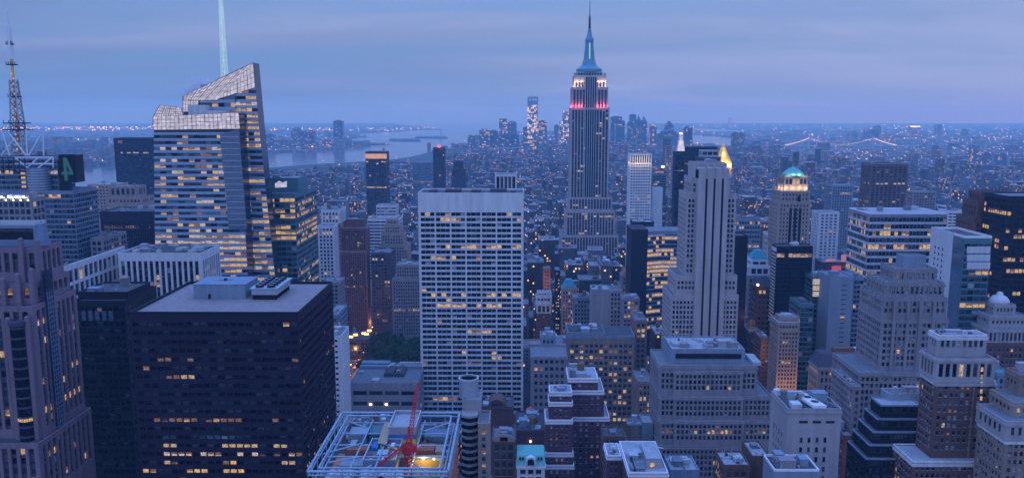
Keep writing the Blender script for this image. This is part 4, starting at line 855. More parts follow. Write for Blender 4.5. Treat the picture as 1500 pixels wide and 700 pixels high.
# ================================================================== mid distance, middle
SLT = S('white_stone', cw=3.4, fh=4.0, pw=1.1, sh=1.9, rd=.4, lit=.05, tb=14, g=['glass_sky', 'glass_blue'], roof='roof_dark')
b = tw('office_tower', 'pale tower with a warm lit colonnade around its top, right of the spired skyscraper', 'skyscraper', [(923, 955, 226, 1150, 26)], SLT, 315, 'the tower with the lit colonnade top', n=1, tank=0)
t = b.T[0]; mb = MB(); X0, X1 = t[0], t[1]
for k in range(10): x = X0 + 1 + (X1 - X0 - 2) * k / 9; mb.box(x - .5, x + .5, 1149.0, 1149.98, t[4] - 12.5, t[4] - .5)
b.one('pier', 'white_stone', mb)
for k in range(9): x = X0 + 1 + (X1 - X0 - 2) * (k + .5) / 9; mb = MB(); mb.box(x - .75, x + .75, 1149.9, 1149.97, t[4] - 12, t[4] - 1.5); b.one('window_or_dark_gap', 'glass_dark', mb)  # dark boxes added between the piers so the gaps look unlit
for k in range(5): lamp(X0 + 3.5 + (X1 - X0 - 7) * k / 4, 1146.4, t[4] - 13.0, (1, .72, .48), 330, .5); lamp(X0 + 3.5 + (X1 - X0 - 7) * k / 4, 1146.0, t[4] - 6, (1, .74, .5), 230, .5)
lamp(X0 - 2, 1160, t[4] - 13, (1, .78, .55), 600, .5)
mb = MB(); mb.tube(((X0 + X1) / 2, 1160, t[4]), ((X0 + X1) / 2, 1160, t[4] + 6), .3); b.one('antenna', 'steel', mb)
b = tw('apartment_tower', 'teal glass tower with a pinkish sign, right of the lit colonnade top', 'apartment building', [(957, 976, 256, 1260, 25)], S('teal_panel', cw=3.2, fh=3.8, pw=.3, sh=1.4, g=['glass_teal', 'glass_blue'], lit=.06), 330, 'the teal glass tower', n=2)
X0, Z = at(960, 252, 1259); X1, _ = at(972, 252, 1259); mb = MB(); mb.box(X0, X1, 1258, 1259, Z - 1.2, Z + 1.2); b.one('sign', 'sign_pink', mb)
tw('apartment_block', 'blank white slab standing in front of the teal glass tower', 'apartment building', [(958, 971, 276, 1180, 18)], S('white_stone', cw=60, fh=60, faces='', roof='roof_pale', tb=1), 318, None, n=0)
SN1 = S('dark_stone', cw=4.5, fh=4, pw=1, sh=1.5, lit=.07, roof='roof_dark')
tw('office_tower', 'slim dark slab with the lit lace-like spire rising behind it', 'skyscraper', [(990, 1006, 223, 1420, 25)], S('dark_metal', cw=4, fh=4, pw=.6, sh=1.3, lit=.05), 330, 'the slim dark slab', n=0)
tw('office_tower', 'dark narrow tower far behind, left of the lit lace-like spire', 'skyscraper', [(973, 983, 204, 3400, 30)], S('dark_stone', cw=60, fh=60, faces='', tb=1), 240, None, n=0)
tw('apartment_tower', 'narrow tower with lit balconies, overlapping the dark narrow tower', 'apartment building', [(976, 984, 214, 2300, 20)], S('warm_stone', cw=5, fh=5, pw=1, sh=1.5, lit=.55, lm=['lit_pale', 'lit_warm', 'lit_dim']), 240, None, n=0)
b = tw('clock_tower', 'small tower with a bright lantern top and red glow, left of the slim dark slab', 'tower', [(968, 974, 244, 1700, 9), (966, 976, 251, 1697, 14)], S('dark_stone', cw=4, fh=5, lit=.1), 253, None, n=0)
X0, Z = at(969, 243, 1696); X1, _ = at(973, 243, 1696); mb = MB(); mb.box(X0, X1, 1695.6, 1696.4, Z - 4, Z); b.one('lantern', 'lamp_warm', mb)
# white spired campanile
DM = 1900.
b = Bld('campanile', 'slender white tower top with a pyramid roof and lit lantern, behind the slim dark slab', 'tower', at(990, 230, DM)[0], at(1006, 230, DM)[0], DM, DM + 22)
x0, x1 = at(990.5, 228, DM)[0], at(1005.5, 228, DM)[0]; z0 = at(998, 229, DM)[1]; xm2 = (x0 + x1) / 2; hw = (x1 - x0) / 2
mb = MB(); mb.box(x0, x1, DM, DM + 2 * hw, 0, z0); b.one('shaft', 'white_stone', mb)
mb = MB(); mb.lathe(xm2, DM + hw, [(hw * 1.36, z0), (hw * .62, at(998, 208, DM)[1])], 4, 0, math.pi / 4); b.one('roof', 'white_stone', mb)
mb = MB(); za, zb = at(998, 208, DM)[1], at(998, 199, DM)[1]; mb.lathe(xm2, DM + hw, [(hw * .7, za), (hw * .7, za + 2), (hw * .45, za + 2), (hw * .45, zb), (hw * .5, zb), (hw * .2, at(998, 196, DM)[1]), (.3, at(998, 191, DM)[1])], 10); b.one('lantern', 'white_stone', mb)
mb = MB(); mb.lathe(xm2, DM + hw, [(hw * .25, at(998, 198, DM)[1]), (hw * .25, at(998, 195, DM)[1])], 8); b.one('lantern_lamp', 'lamp_warm', mb)
for k in range(4): lamp(xm2 - hw * 1.2 + hw * .8 * k, DM - 6, z0 - 2, (1, .7, .5), 6500, 1)
lamp(xm2 - 4, DM - 5, za, (1, .7, .5), 3500, 1)
HEROES.append((990, 1006, DM, 229, b.root, 'the lit lace-like spire')); b.done()
# gilded pyramid
DP = 1850.
b = Bld('pyramid_tower', 'golden floodlit pyramid roof rising behind the stone tower with dark stripes', 'tower', at(1050, 240, DP)[0], at(1072, 240, DP)[0], DP, DP + 34)
x0, x1 = at(1051, 240, DP)[0], at(1071, 240, DP)[0]; z0 = at(1061, 240, DP)[1]; xm2 = (x0 + x1) / 2; hw = (x1 - x0) / 2
mb = MB(); mb.box(x0 - 1, x1 + 1, DP - 1, DP + 2 * hw + 1, 0, z0); b.one('shaft', 'warm_stone', mb)
mb = MB(); mb.lathe(xm2, DP + hw, [(hw * 1.36, z0), (hw * .42, at(1061, 219, DP)[1])], 8, 0, math.pi / 8); b.one('roof', 'gilt', mb)
mb = MB(); za = at(1061, 219, DP)[1]; mb.lathe(xm2, DP + hw, [(hw * .45, za), (hw * .4, za + 4), (hw * .25, za + 4.2), (hw * .25, za + 9), (.3, at(1061, 210, DP)[1])], 8); b.one('lantern', 'gilt', mb)
for k in range(4): lamp(xm2 - hw * 1.1 + hw * .73 * k, DP - 7, z0 + 1, (1, .7, .25), 17000, 1)
lamp(xm2, DP - 8, za, (1, .7, .25), 12000, 1)
HEROES.append((1050, 1072, DP, 245, b.root, 'the golden pyramid roof')); b.done()
b = tw('office_slab', 'broad dark slab peeping above the stone tower with dark stripes', 'skyscraper', [(1009, 1051, 216, 1350, 34)], S('dark_metal', cw=3.4, fh=4, pw=.5, sh=1.5, lit=.01, g=['glass_dark']), 262, 'the broad dark slab', n=0)
b = tw('office_block', 'open-framed plant level on a roof behind the striped stone tower, below the golden pyramid', 'office building', [(1028, 1053, 221, 1210, 20, S('steel', cw=7, fh=14, pw=.8, sh=5, rd=2, lit=0, tb=2)), (1024, 1056, 231, 1206, 26)], S('dark_stone', cw=4, fh=4, lit=.04), 262, None, n=0)
# ================================================================== curved lit office and striped stone tower
SCV = S('blue_panel', cw=3.2, fh=5.3, pw=.25, sh=2.3, rd=.4, lit=.4, band=.45, bp=.92, tb=3, lm=['lit_gold', 'lit_gold', 'lit_warm', 'lit_pale'], g=['glass_blue', 'glass_dark'], roof='roof_dark', lr=[(392, .97, ['lit_gold']), (397, .9, ['lit_gold'])])
Dh = 800.
xa, za = at(949, 340, Dh); xb, _ = at(1012, 340, Dh)
b = Bld('curved_office', 'glass office block with a concave front of glowing yellow floors and a dark end wall', 'office building', at(925, 340, Dh)[0], xb, Dh - 4, Dh + 40)
def cur(u): return Dh + 7 * math.sin(math.pi * u)
NS = 14; sl_ = [(xa + (xb - xa) * k / NS, cur(k / NS)) for k in range(NS + 1)]
mb = MB(); mb.flat([(x, y + .5) for x, y in sl_] + [(xb, Dh + 38), (xa, Dh + 38)], 0, za); b.one('glass_core', 'glass_blue', mb)
mb = MB(); fh = 4.1; k = 0; z = za
while z > at(960, 480, Dh)[1]:
    mb.flat([(x, y) for x, y in sl_] + [(x, y + .48) for x, y in sl_[::-1]], z - (3.6 if k == 0 else 1.35), z); k += 1; z -= fh
b.one('spandrel', 'blue_panel', mb)
mb = MB(); rg = random.Random(4); z = za - 3.6 + 1.35; k = 0; cells = {}
while z > at(960, 478, Dh)[1]:
    z -= 0 if k else 0
    zt_, zb_ = za - k * fh - (3.6 if k == 0 else 1.35), za - (k + 1) * fh
    pyk = proj(xa, Dh, (zt_ + zb_) / 2)[1]; p_ = .98 if 384 < pyk < 402 else (.75 if rg.random() < .6 else .25)
    for i in range(NS):
        if rg.random() < p_:
            (x_a, y_a), (x_b, y_b) = sl_[i], sl_[i + 1]; mk = 'lit_gold' if rg.random() < .7 else rg.choice(['lit_warm', 'lit_pale'])
            q = MB(); q.quad([(x_a + .1, y_a + .3, zb_), (x_b - .1, y_b + .3, zb_), (x_b - .1, y_b + .3, zt_), (x_a + .1, y_a + .3, zt_)]); q.quad([(x_a + .1, y_a + .36, zb_), (x_a + .1, y_a + .36, zt_), (x_b - .1, y_b + .36, zt_), (x_b - .1, y_b + .36, zb_)])
            if len(cells.get('n', [])) < 100: b.one('window', mk, q); cells.setdefault('n', []).append(1)
            else:
                w_ = b.p('window', mk); [w_.quad([q.v[a] for a in f]) for f in q.f]
    k += 1; z = zb_
for (part, mk), mb_ in list(b.parts.items()):
    if part == 'window' and mb_.f: o = mb_.build('window', mk, b.root, b.loc); o['kind'] = 'stuff'; del b.parts[(part, mk)]
x_l = at(925, 340, Dh)[0]; mb = MB(); mb.box(x_l, xa - .05, Dh - 1, Dh + 36, 0, at(930, 340, Dh)[1]); b.one('end_wall', 'dark_metal', mb)
mb = MB(); mb.box(x_l - .2, xa + .1, Dh - 1.2, Dh + 36, at(930, 340, Dh)[1], at(930, 336, Dh)[1]); b.one('parapet', 'bronze', mb)
mb = MB(); mb.flat([(x, y + .6) for x, y in sl_] + [(xb, Dh + 37), (xa + .2, Dh + 37)], za, za + .3); b.one('roof', 'roof_grey', mb)
HEROES.append((925, 1012, Dh - 4, 468, b.root, 'the curved lit office')); b.done()
tw('office_slab', 'dark slab with a pale flat top just behind the curved lit office', 'office building', [(927, 958, 326, 880, 20)], S('dark_metal', cw=4, fh=4, lit=.02, roof='roof_pale'), 342, None, n=3)
S5 = S('limestone', cw=2.7, fh=3.72, pw=1.0, sh=1.3, rd=.35, lit=.02, tb=3.4, ec=1.0, g=['glass_dark', 'glass_dark', 'glass_blue', 'glass_grey'], roof='roof_grey', cap='limestone')
S5B = S('limestone', cw=60, fh=300, pw=1, sh=1, lit=0, tb=2, faces='', roof='roof_grey', par=1.2)
b = tw('striped_tower', 'tall pale limestone tower with three dark vertical stripes', 'skyscraper', [(1018, 1065, 241, 604, 24, S5B), (1013, 1071, 262, 602, 27, S5), (1006, 1079, 285, 600, 30, S5), (990, 1080, 405, 597, 33, S5), (983, 1082, 434, 595, 36, S5)], S5, 508, 'the striped limestone tower', n=2, tank=0)
T = b.T
# the projecting centre with its dark recessed stripes
mb = MB(); gl = MB(); cols = [(1020, 1030.3), (1033.6, 1041.8), (1045, 1053.6), (1057, 1064)]
zt_ = at(1040, 243, 604)[1]; zb_ = at(1040, 520, 592)[1]
for a, c in cols: mb.box(at(a, 380, 592)[0], at(c, 380, 592)[0], 593.2, 604, zb_, zt_ - 1)
mb.box(at(1020, 380, 592)[0], at(1064, 380, 592)[0], 593.8, 604, at(1040, 262, 594)[1], zt_ - 2.5)
b.one('centre_bay', 'limestone', mb)
gl.box(at(1021, 380, 592)[0], at(1063, 380, 592)[0], 594.1, 604, zb_, at(1040, 262, 594)[1]); b.one('dark_stripe', 'dark_metal', gl)
mb = MB()
for k in range(15): x = T[0][0] + (T[0][1] - T[0][0]) * (k + .5) / 15; mb.box(x - .35, x + .35, 603.5, 603.95, T[0][4] - 11, T[0][4] + (1.6 if k % 3 == 1 else .6))
b.one('crown_rib', 'limestone', mb)
# ================================================================== blocks in the middle foreground
SB = lambda w, **k: S(w, **dict(dict(cw=3.0, fh=4.2, pw=1.15, sh=1.6, rd=.35, lit=.14, tb=2.4, g=['glass_dark', 'glass_blue', 'glass_grey'], roof='roof_grey', sill='grey_stone', corn=.4), **k))
tw('classical_tower', 'slender tower with a pale arcaded crown over a brick shaft', 'office building', [(787, 807, 428, 872, 8, SB('white_stone', lit=0)), (785, 808, 434, 870, 11, SB('white_stone', cw=3.4, fh=4, lit=0)), (785.5, 807.5, 446, 870.4, 10, SB('white_stone', cw=5, fh=9, pw=1.4, sh=2, lit=.35)), (785.5, 807.5, 460, 870.3, 10.4, SB('red_brick', cw=2.6, fh=3.6))], SB('red_brick'), 490, 'the slender tower with the arcaded crown', n=0)
b = tw('office_slab', 'narrow dark slab dotted with three columns of bright windows', 'office building', [(813, 821, 397, 905, 26)], S('dark_metal', cw=1.9, fh=3.7, pw=.8, sh=1.9, lit=.93, tb=2, lm=['lit_pale', 'lit_warm'], faces='F'), 462, 'the dark slab with bright dots', n=0)
b = tw('apartment_block', 'small block glowing orange from street light, left of the dark slab with bright dots', 'building', [(796, 806, 394, 960, 16)], SB('terracotta', lit=.2), 424, None, n=1)
X, Z = at(801, 410, 953); lamp(X, 951, Z, (1, .5, .2), 900, 1); lamp(X, 949, Z - 12, (1, .5, .2), 700, 1)
b = tw('gabled_tower', 'beige tower with a blue mansard roof and dormers', 'building', [(823, 845, 424, 855, 16)], SB('warm_stone'), 470, 'the beige tower with the blue mansard', n=0)
t = b.T[0]; mb = MB(); xm2 = (t[0] + t[1]) / 2; hw = (t[1] - t[0]) / 2; mb.lathe(xm2, t[2] + hw, [(hw * 1.38, t[4] + .4), (hw * .5, at(833, 409, 860)[1])], 4, 0, math.pi / 4); b.one('mansard', 'copper_teal', mb)
for s in (-.35, .35):
    mb = MB(); mb.prism([(xm2 + hw * s - 1.3, t[4] + .4), (xm2 + hw * s + 1.3, t[4] + .4), (xm2 + hw * s + 1.3, t[4] + 3.6), (xm2 + hw * s, t[4] + 5.4), (xm2 + hw * s - 1.3, t[4] + 3.6)], t[2] + .2, t[2] + 5); b.one('dormer', 'warm_stone', mb)
b = tw('office_block', 'grey block with a big blank wall and one window column', 'building', [(893, 911, 426, 760, 22, SB('concrete', cw=3.6, lit=.15)), ], SB('concrete'), 478, None, n=2)
b = tw('office_block', 'blank grey party wall rising over the wide beige block', 'building', [(867, 892.6, 425, 760.5, 22)], S('concrete', cw=60, fh=60, faces='', roof='roof_pale', tb=1), 478, 'the blank grey wall', n=2)
tw('office_block', 'grey block with lit windows at the right shoulder of the blank grey wall', 'building', [(912, 937, 438, 742, 22)], SB('grey_stone', lit=.6, lm=['lit_warm', 'lit_dim', 'lit_pale']), 492, None, n=3)
b = tw('red_roof_block', 'stepped block with a red pyramid roof', 'building', [(911, 934, 404, 872, 20), (906, 938, 420, 868, 28)], SB('grey_stone', lit=.04), 440, 'the red pyramid roof', n=0)
t = b.T[0]; mb = MB(); xm2 = (t[0] + t[1]) / 2; hw = (t[1] - t[0]) / 2; mb.lathe(xm2, t[2] + hw, [(hw * 1.38, t[4] + .5), (hw * .08, at(923, 388, 876)[1])], 4, 0, math.pi / 4); b.one('pyramid_roof', 'terracotta', mb)
tw('office_block', 'small grey block with two bright windows, left of the blank grey wall', 'building', [(840, 866, 437, 800, 20)], SB('grey_stone', lit=.12), 482, None, n=3)
SW1 = SB('tan_brick', cw=3.75, fh=4.6, pw=1.3, sh=2.0, lit=.62, lm=['lit_warm', 'lit_pale', 'lit_dim', 'lit_gold'], tb=6, roof='roof_dark', cap='blue_grey')
tw('wide_block', 'wide beige block with many lit windows and a black trimmed roofline', 'office building', [(832, 886, 488, 620, 26), (832, 930, 493, 619, 30)], SW1, 585, 'the wide beige block', n=9)
tw('office_block', 'beige block at the right end of the wide beige block, lit windows', 'building', [(930.5, 948, 470, 640, 30)], SB('tan_brick', lit=.55), 600, None, n=2)
tw('office_block', 'beige block filling the gap between the wide beige block and the tiered grey block', 'building', [(934, 956, 560, 560, 26)], SB('tan_brick', lit=.45), 640, None, n=3)
b = tw('classical_block', 'grey cornice block with blue roof plant, right of the white grid slab', 'building', [(792, 814, 493, 590, 14, SB('blue_grey', lit=0)), (778, 831, 524, 560, 28, SB('grey_stone', cw=3.6, fh=5.2, pw=1.6, sh=2.6, lit=.02, tb=1.5))], SB('grey_stone'), 600, 'the grey cornice block', n=9)
SRX = SB('plum_brick', cw=3.1, fh=3.15, pw=1.75, sh=1.55, rd=.22, lit=.1, tb=2.2, g=['glass_sky', 'glass_grey', 'glass_dark', 'blind'], lm=['lit_warm', 'lit_dim'], cap='white_paint', roof='roof_pale', corn=.2)
tw('brick_apartments', 'dark plum brick apartment block with stepped white parapets', 'apartment building', [(832, 876, 556, 436, 20), (834, 885, 574, 434, 23), (834, 893, 613, 432, 26)], SRX, 700, 'the plum brick apartments', n=5)
tw('brick_tower', 'narrow plum brick tower with bright white cornice bands at each setback', 'apartment building', [(805, 838, 576, 420, 12), (804, 839, 591, 418, 14), (799, 839, 617, 415, 17), (799, 840, 665, 413, 19), (799, 841, 683, 411, 21)], SRX, 705, 'the white-banded plum brick tower', n=4, tank=0)
# rooftops along the bottom, centre
b = tw('barrel_block', 'brown block with a rounded gable on its roof, below the white grid slab', 'building', [(704, 752, 597, 520, 22)], SB('brown_brick', lit=.01, roof='roof_dark', faces='L'), 632, 'the rounded gable block', n=3, tank=0)
t = b.T[0]; xm2 = (t[0] + t[1]) / 2; mb = MB(); mb.prism([(xm2 + 6 * math.cos(math.pi * k / 12), t[4] + 5.5 * math.sin(math.pi * k / 12)) for k in range(13)], t[2] + .5, t[2] + 14); b.one('gable', 'brown_brick', mb)
mb = MB(); mb.box(xm2 - 3.2, xm2 + 3.2, t[2] + .3, t[2] + .48, t[4] + .4, t[4] + 3); b.one('window', 'glass_grey', mb)
for k in range(4): mb = MB(); mb.box(t[0] + 1 + k * 4, t[0] + 4 + k * 4, t[2] + 15, t[2] + 18, t[4], t[4] + 2); b.one('bulkhead', 'roof_dark', mb)
b = tw('arched_block', 'brown stone block with a broad arched pediment, at the bottom beside the curved-balcony tower', 'building', [(721, 755, 646, 400, 18)], SB('brown_brick', cw=3.2, fh=4.6, pw=.9, sh=1.2, lit=.04, tb=1.6, g=['glass_blue', 'glass_grey']), 705, 'the arched stone block', n=3)
t = b.T[0]; xm2 = (t[0] + t[1]) / 2; hw = (t[1] - t[0]) / 2 - .4; mb = MB(); mb.prism([(xm2 + hw * math.cos(math.pi * k / 14), t[4] + 3.8 * math.sin(math.pi * k / 14)) for k in range(15)], t[2] - .3, t[2] + .5); pd = b.one('pediment', 'warm_stone', mb)
mb = MB(); mb.box(xm2 - 2, xm2 + 2, t[2] - .45, t[2] - .32, t[4] + .3, t[4] + 2.4); b.one('pediment_window', 'glass_dark', mb, pd)
b = tw('flat_roof_block', 'brown brick building cluttered with skylight and white roof boxes, above the green copper gable', 'building', [(756, 799, 632, 424, 30)], SB('plum_brick', cw=60, fh=60, faces='', roof='roof_dark', tb=1), 668, 'the cluttered brown roof', n=9)
t = b.T[0]; mb = MB(); mb.lathe(t[0] + 3, t[2] + 12, [(2.6, t[4] + 1), (2.6, t[4] + 1.6), (2.2, t[4] + 1.7)], 20); b.one('skylight', 'steel', mb)
mb = MB(); mb.lathe(t[0] + 8, t[2] + 26, [(2.5, t[4]), (2.5, t[4] + 3.2), (.1, t[4] + 5)], 14); b.one('water_tank', 'terracotta', mb)
X, Z = at(777, 646, 423.5); mb = MB(); mb.box(X - .4, X + .4, 423.2, 423.7, Z - .5, Z + .6); b.one('wall_lamp', 'lamp_warm', mb)
b = tw('copper_gable_house', 'white fronted building with a green copper mansard and arched dormer', 'building', [(757, 798, 683, 392, 16)], SB('white_stone', cw=3.6, fh=4.4, lit=.05, tb=1), 706, 'the green copper gable', n=0)
t = b.T[0]; xm2 = (t[0] + t[1]) / 2; zt_ = at(777, 667, 394)[1]; mb = MB(); v0, v1 = t[4] + 1, zt_
mb.quad([(t[0], t[2], v0), (t[1], t[2], v0), (t[1], t[2] + 3, v1), (t[0], t[2] + 3, v1)]); mb.box(t[0], t[1], t[2] + 3, t[3], v0, v1); mb.quad([(t[0], t[2], v0), (t[0], t[2] + 3, v1), (t[0], t[2] + 3, v0)]); mb.quad([(t[1], t[2], v0), (t[1], t[2] + 3, v0), (t[1], t[2] + 3, v1)]); b.one('mansard', 'copper', mb)
mb = MB(); mb.prism([(xm2 - 2.6, v0 - .2), (xm2 + 2.6, v0 - .2)] + [(xm2 + 2.6 * math.cos(math.pi * k / 10), v0 + 2 + 2.2 * math.sin(math.pi * k / 10)) for k in range(11)], t[2] - .5, t[2] + 2.5); dr = b.one('dormer', 'white_stone', mb)
mb = MB(); mb.prism([(xm2 - 1.7, v0), (xm2 + 1.7, v0)] + [(xm2 + 1.7 * math.cos(math.pi * k / 10), v0 + 1.9 + 1.4 * math.sin(math.pi * k / 10)) for k in range(11)], t[2] - .6, t[2] - .52); b.one('arched_window', 'glass_dark', mb, dr)
for s in (-5.4, -3.9, 3.9, 5.4): mb = MB(); mb.box(xm2 + s - .45, xm2 + s + .45, t[2] + .6, t[2] + 1.6, v0 + 2.3, v0 + 3.6); b.one('roof_window', 'glass_dark', mb)
# corner roof at the bottom, centre right
SCR = SB('plum_brick', cw=2.6, fh=3.4, lit=.12, roof='roof_pale', cap='white_paint', lm=['lit_warm', 'lit_gold'])
b = tw('corner_block', 'brick corner block with pale blue roof decks and a raised stair house, at the bottom', 'building', [(921, 979, 694, 332, 34)], SCR, 706, 'the pale roof deck block', n=5, tank=0)
t = b.T[0]; x0, x1 = t[0], t[1]
mb = MB(); mb.box(x0 + 8.4, x0 + 15, 338, 355, t[4] + .1, t[4] + 4.2); mb.box(x0 + 8.2, x0 + 15.2, 337.8, 355.2, t[4] + 4.2, t[4] + 4.6); hs = b.one('stair_house', 'roof_pale', mb)
mb = MB(); mb.box(x0 + 10, x0 + 12, 337.7, 337.95, t[4] + .8, t[4] + 2.4); b.one('lit_window', 'lit_gold', mb, hs)
mb = MB(); mb.box(x0 + 2.5, x0 + 3.2, 334, 352, t[4] + .1, t[4] + 1.6); mb.box(x0 + 2.5, x0 + 8, 352, 352.6, t[4] + .1, t[4] + 1.6); b.one('deck_rail', 'dark_metal', mb)
mb = MB(); mb.tube((x0 + 5, 364, t[4] + 1.5), (x1 + 1, 350, t[4] + 4.0), .18); b.one('roof_spar', 'white_paint', mb)
tw('brick_house', 'small brick block with a worn flat roof tucked left of the pale roof decks', 'building', [(889, 910, 669, 352, 14)], SCR, 705, None, n=2, tank=0)
b = tw('brick_house', 'low dark block with two lit windows beneath a roof terrace, above the pale roof decks', 'building', [(884, 916, 641, 408, 14)], SB('brown_brick', cw=3, fh=3.8, lit=.3, tb=1.2, lm=['lit_gold'], roof='roof_dark'), 650, None, n=1, tank=0)
tw('plant_block', 'dark blue plant house with pale box roofs, left of the tiered grey block', 'building', [(919, 941, 623, 440, 10), (941, 957, 621, 438, 14)], S('blue_grey', cw=60, fh=60, faces='', tb=1, roof='roof_pale'), 648, None, n=1, tank=0)
# ================================================================== right half
SBG = SB('grey_stone', cw=2.28, fh=3.2, pw=.82, sh=.95, rd=.4, lit=.06, tb=1.2, ec=1.0, lm=['lit_dim', 'lit_warm'], lr=[(632, .4, ['lit_dim', 'lit_gold'])], roof='roof_grey', cap='grey_stone')
b = tw('tiered_block', 'big tiered grey stone office block stepping down towards us', 'office building', [(984, 1091, 513, 434, 26, S('blue_grey', cw=60, fh=60, faces='', tb=1, roof='roof_pale')), (966, 1110, 537, 428, 31, dict(SBG, tb=3.5)), (966, 1131, 582, 425, 34), (966.5, 1132, 617, 422, 37), (967, 1134, 655, 419, 40)], SBG, 705, 'the tiered grey block', n=12, tank=0)
T = b.T; st2 = dict(SBG, faces='FLR')
for i, py0 in ((1, 545), (2, 583), (3, 618)):
    xa, xb = at(990, 600, 418)[0], at(1093, 600, 418)[0]; z1 = at(1040, py0, T[i][2] - 1.4)[1]; tier(b, xa, xb, T[i][2] - 1.4, T[i][2] - .05, T[i + 1][4], z1, dict(SBG, par=.4), 0, 420)
pbox(b, 'mechanical_screen', 'dark_metal', 990, 1086, 518, 433.4, .5, T[1][4] + 3)
for px in (1022, 1036, 1062): pbox(b, 'roof_box', 'pale_panel', px, px + 9, 537.5, 428.6, 3, T[1][4])
mb = MB(); X, Z = at(1095, 512, 436)
for k in range(7): mb.box(X + 1.5, X + 6, 430 + k * 2.4, 431.4 + k * 2.4, T[1][4] + .2, T[1][4] + 2.2)
b.one('fin_bank', 'aluminium', mb)
SPW = SB('white_stone', cw=5.2, fh=4.2, pw=3.6, sh=1.7, rd=.3, lit=.06, tb=11, ec=5.2, lm=['lit_dim', 'lit_gold'], g=['glass_dark', 'glass_grey'], roof='roof_dark', cap='concrete', par=1.2)
SPW = SB('pale_stone', cw=3.3, fh=4.3, pw=2.1, sh=2.0, rd=.3, lit=.14, tb=11.5, ec=4.6, lm=['lit_dim', 'lit_gold'], g=['glass_dark', 'glass_grey', 'glass_dark'], roof='roof_dark', cap='concrete', par=1.2)
b = tw('white_block', 'white blank-topped block with a bank of three roof fans', 'office building', [(1154, 1233, 602, 330, 23)], SPW, 706, 'the white block with three roof fans', n=3, tank=0)
t = b.T[0]; x0, z = t[0], t[4] + .12
mb = MB(); mb.flat([(x0 + 11.0, 331.2), (x0 + 16.6, 331.2), (x0 + 12.4, 350), (x0 + 7.6, 350)], z + .8, z + 2.0); fu = b.one('fan_bank', 'white_paint', mb)
for k in range(3):
    cx_, cy2 = x0 + 13.0 - k * 1.22, 335.2 + k * 5.6; mb = MB(); mb.lathe(cx_, cy2, [(2.0, z + 2.0), (2.0, z + 2.45), (1.75, z + 2.45), (1.75, z + 2.1)], 20); fr = b.one('fan_ring', 'white_paint', mb, fu); mb = MB(); mb.lathe(cx_, cy2, [(1.74, z + 2.05), (1.74, z + 2.3)], 20); b.one('fan', 'rubber', mb, fu)
mb = MB(); mb.box(x0 + 3, x0 + 7, 333, 338, z, z + 1.8); mb.lathe(x0 + 1.6, 350, [(1.6, z), (1.6, z + 2.6), (.2, z + 3.2)], 12); b.one('roof_unit', 'pale_panel', mb)
mb = MB(); mb.tube((x0 + 16.5, 350, z + .6), (t[1] - .8, 332, z + 1.2), .18); mb.tube((x0 + 13, 351, z + .6), (t[1] - 1, 348, z + .6), .18); b.one('roof_pipe', 'steel', mb)
for k in range(3): mb = MB(); mb.box(x0 + 5 + k * 5.6, x0 + 8.6 + k * 5.6, 329.9, 330.02, t[4] - 5.2, t[4] - 4.1); b.one('vent_slot', 'rubber', mb)
tw('brick_house', 'tan block with a brightly lit side wall, bottom below the tiered grey block', 'building', [(1060, 1099, 683, 352, 16)], SB('brown_brick', lit=.3, lm=['lit_gold', 'lit_warm'], roof='roof_pale'), 706, None, n=5)
tw('brick_house', 'plain brown brick bulk with flat roof beside the white block with three roof fans', 'building', [(1102, 1128, 670, 360, 18)], S('brown_brick', cw=60, fh=60, faces='', tb=1, roof='roof_pale'), 706, None, n=1, tank=0)
tw('plant_block', 'low blue roofed block at the foot of the tiered grey block', 'building', [(982, 1024, 690, 362, 16)], S('blue_grey', cw=60, fh=60, faces='', tb=1, roof='roof_pale'), 706, None, n=6, tank=0)
tw('low_roof_block', 'low dark roof with pale trim at the bottom below the three roof fans', 'building', [(1134, 1200, 690, 300, 14)], S('blue_grey', cw=60, fh=60, faces='', tb=1, roof='roof_dark', cap='white_paint'), 706, None, n=6, tank=0)
SBT = SB('warm_stone', cw=2.05, fh=2.95, pw=.85, sh=1.3, rd=.3, lit=.08, tb=1.5, lm=['lit_dim', 'lit_gold'], roof='roof_pale')
tw('brown_tower', 'warm stone tower with a pillared top storey, left of the dark mansard block', 'office building', [(1143, 1170, 466, 566, 12), (1140, 1171, 474, 560, 19, dict(SBT, lit=.03, lr=[(517, .6, ['lit_gold'])])), (1140.3, 1171.2, 484, 559.6, 19.6, SBT)], SBT, 578, 'the pillared warm stone tower', n=5)
SXX = S('teal_panel', cw=3, fh=3.7, pw=.2, sh=1.0, lit=.03, g=['glass_teal', 'glass_dark'], roof='roof_dark')
tw('glass_block', 'dark teal glass block squeezed behind the pillared warm stone tower', 'office building', [(1173, 1192, 447, 585, 25)], SXX, 560, None, n=2)
SST = SB('brown_brick', cw=2.6, fh=3.3, lit=.06)
tw('street_block', 'brown block with receding window rows left of the pillared warm stone tower', 'building', [(1098, 1117, 487, 640, 40)], SST, 540, None, n=2)
tw('street_block', 'narrow brown block with a white roof box beside the pillared warm stone tower', 'building', [(1115, 1129, 497, 600, 22)], SST, 570, None, n=2)
SMN = SB('warm_stone', cw=2.9, fh=5.0, pw=1.3, sh=1.9, rd=.5, lit=.03, tb=1.2, lr=[(545, .9, ['lit_gold', 'lit_pale'])], lm=['lit_gold', 'lit_dim'])
b = tw('mansard_block', 'palazzo block with a dark mansard roof over a row of lit attic windows', 'building', [(1199, 1280, 540, 520, 18)], SMN, 604, 'the dark mansard palazzo', n=0)
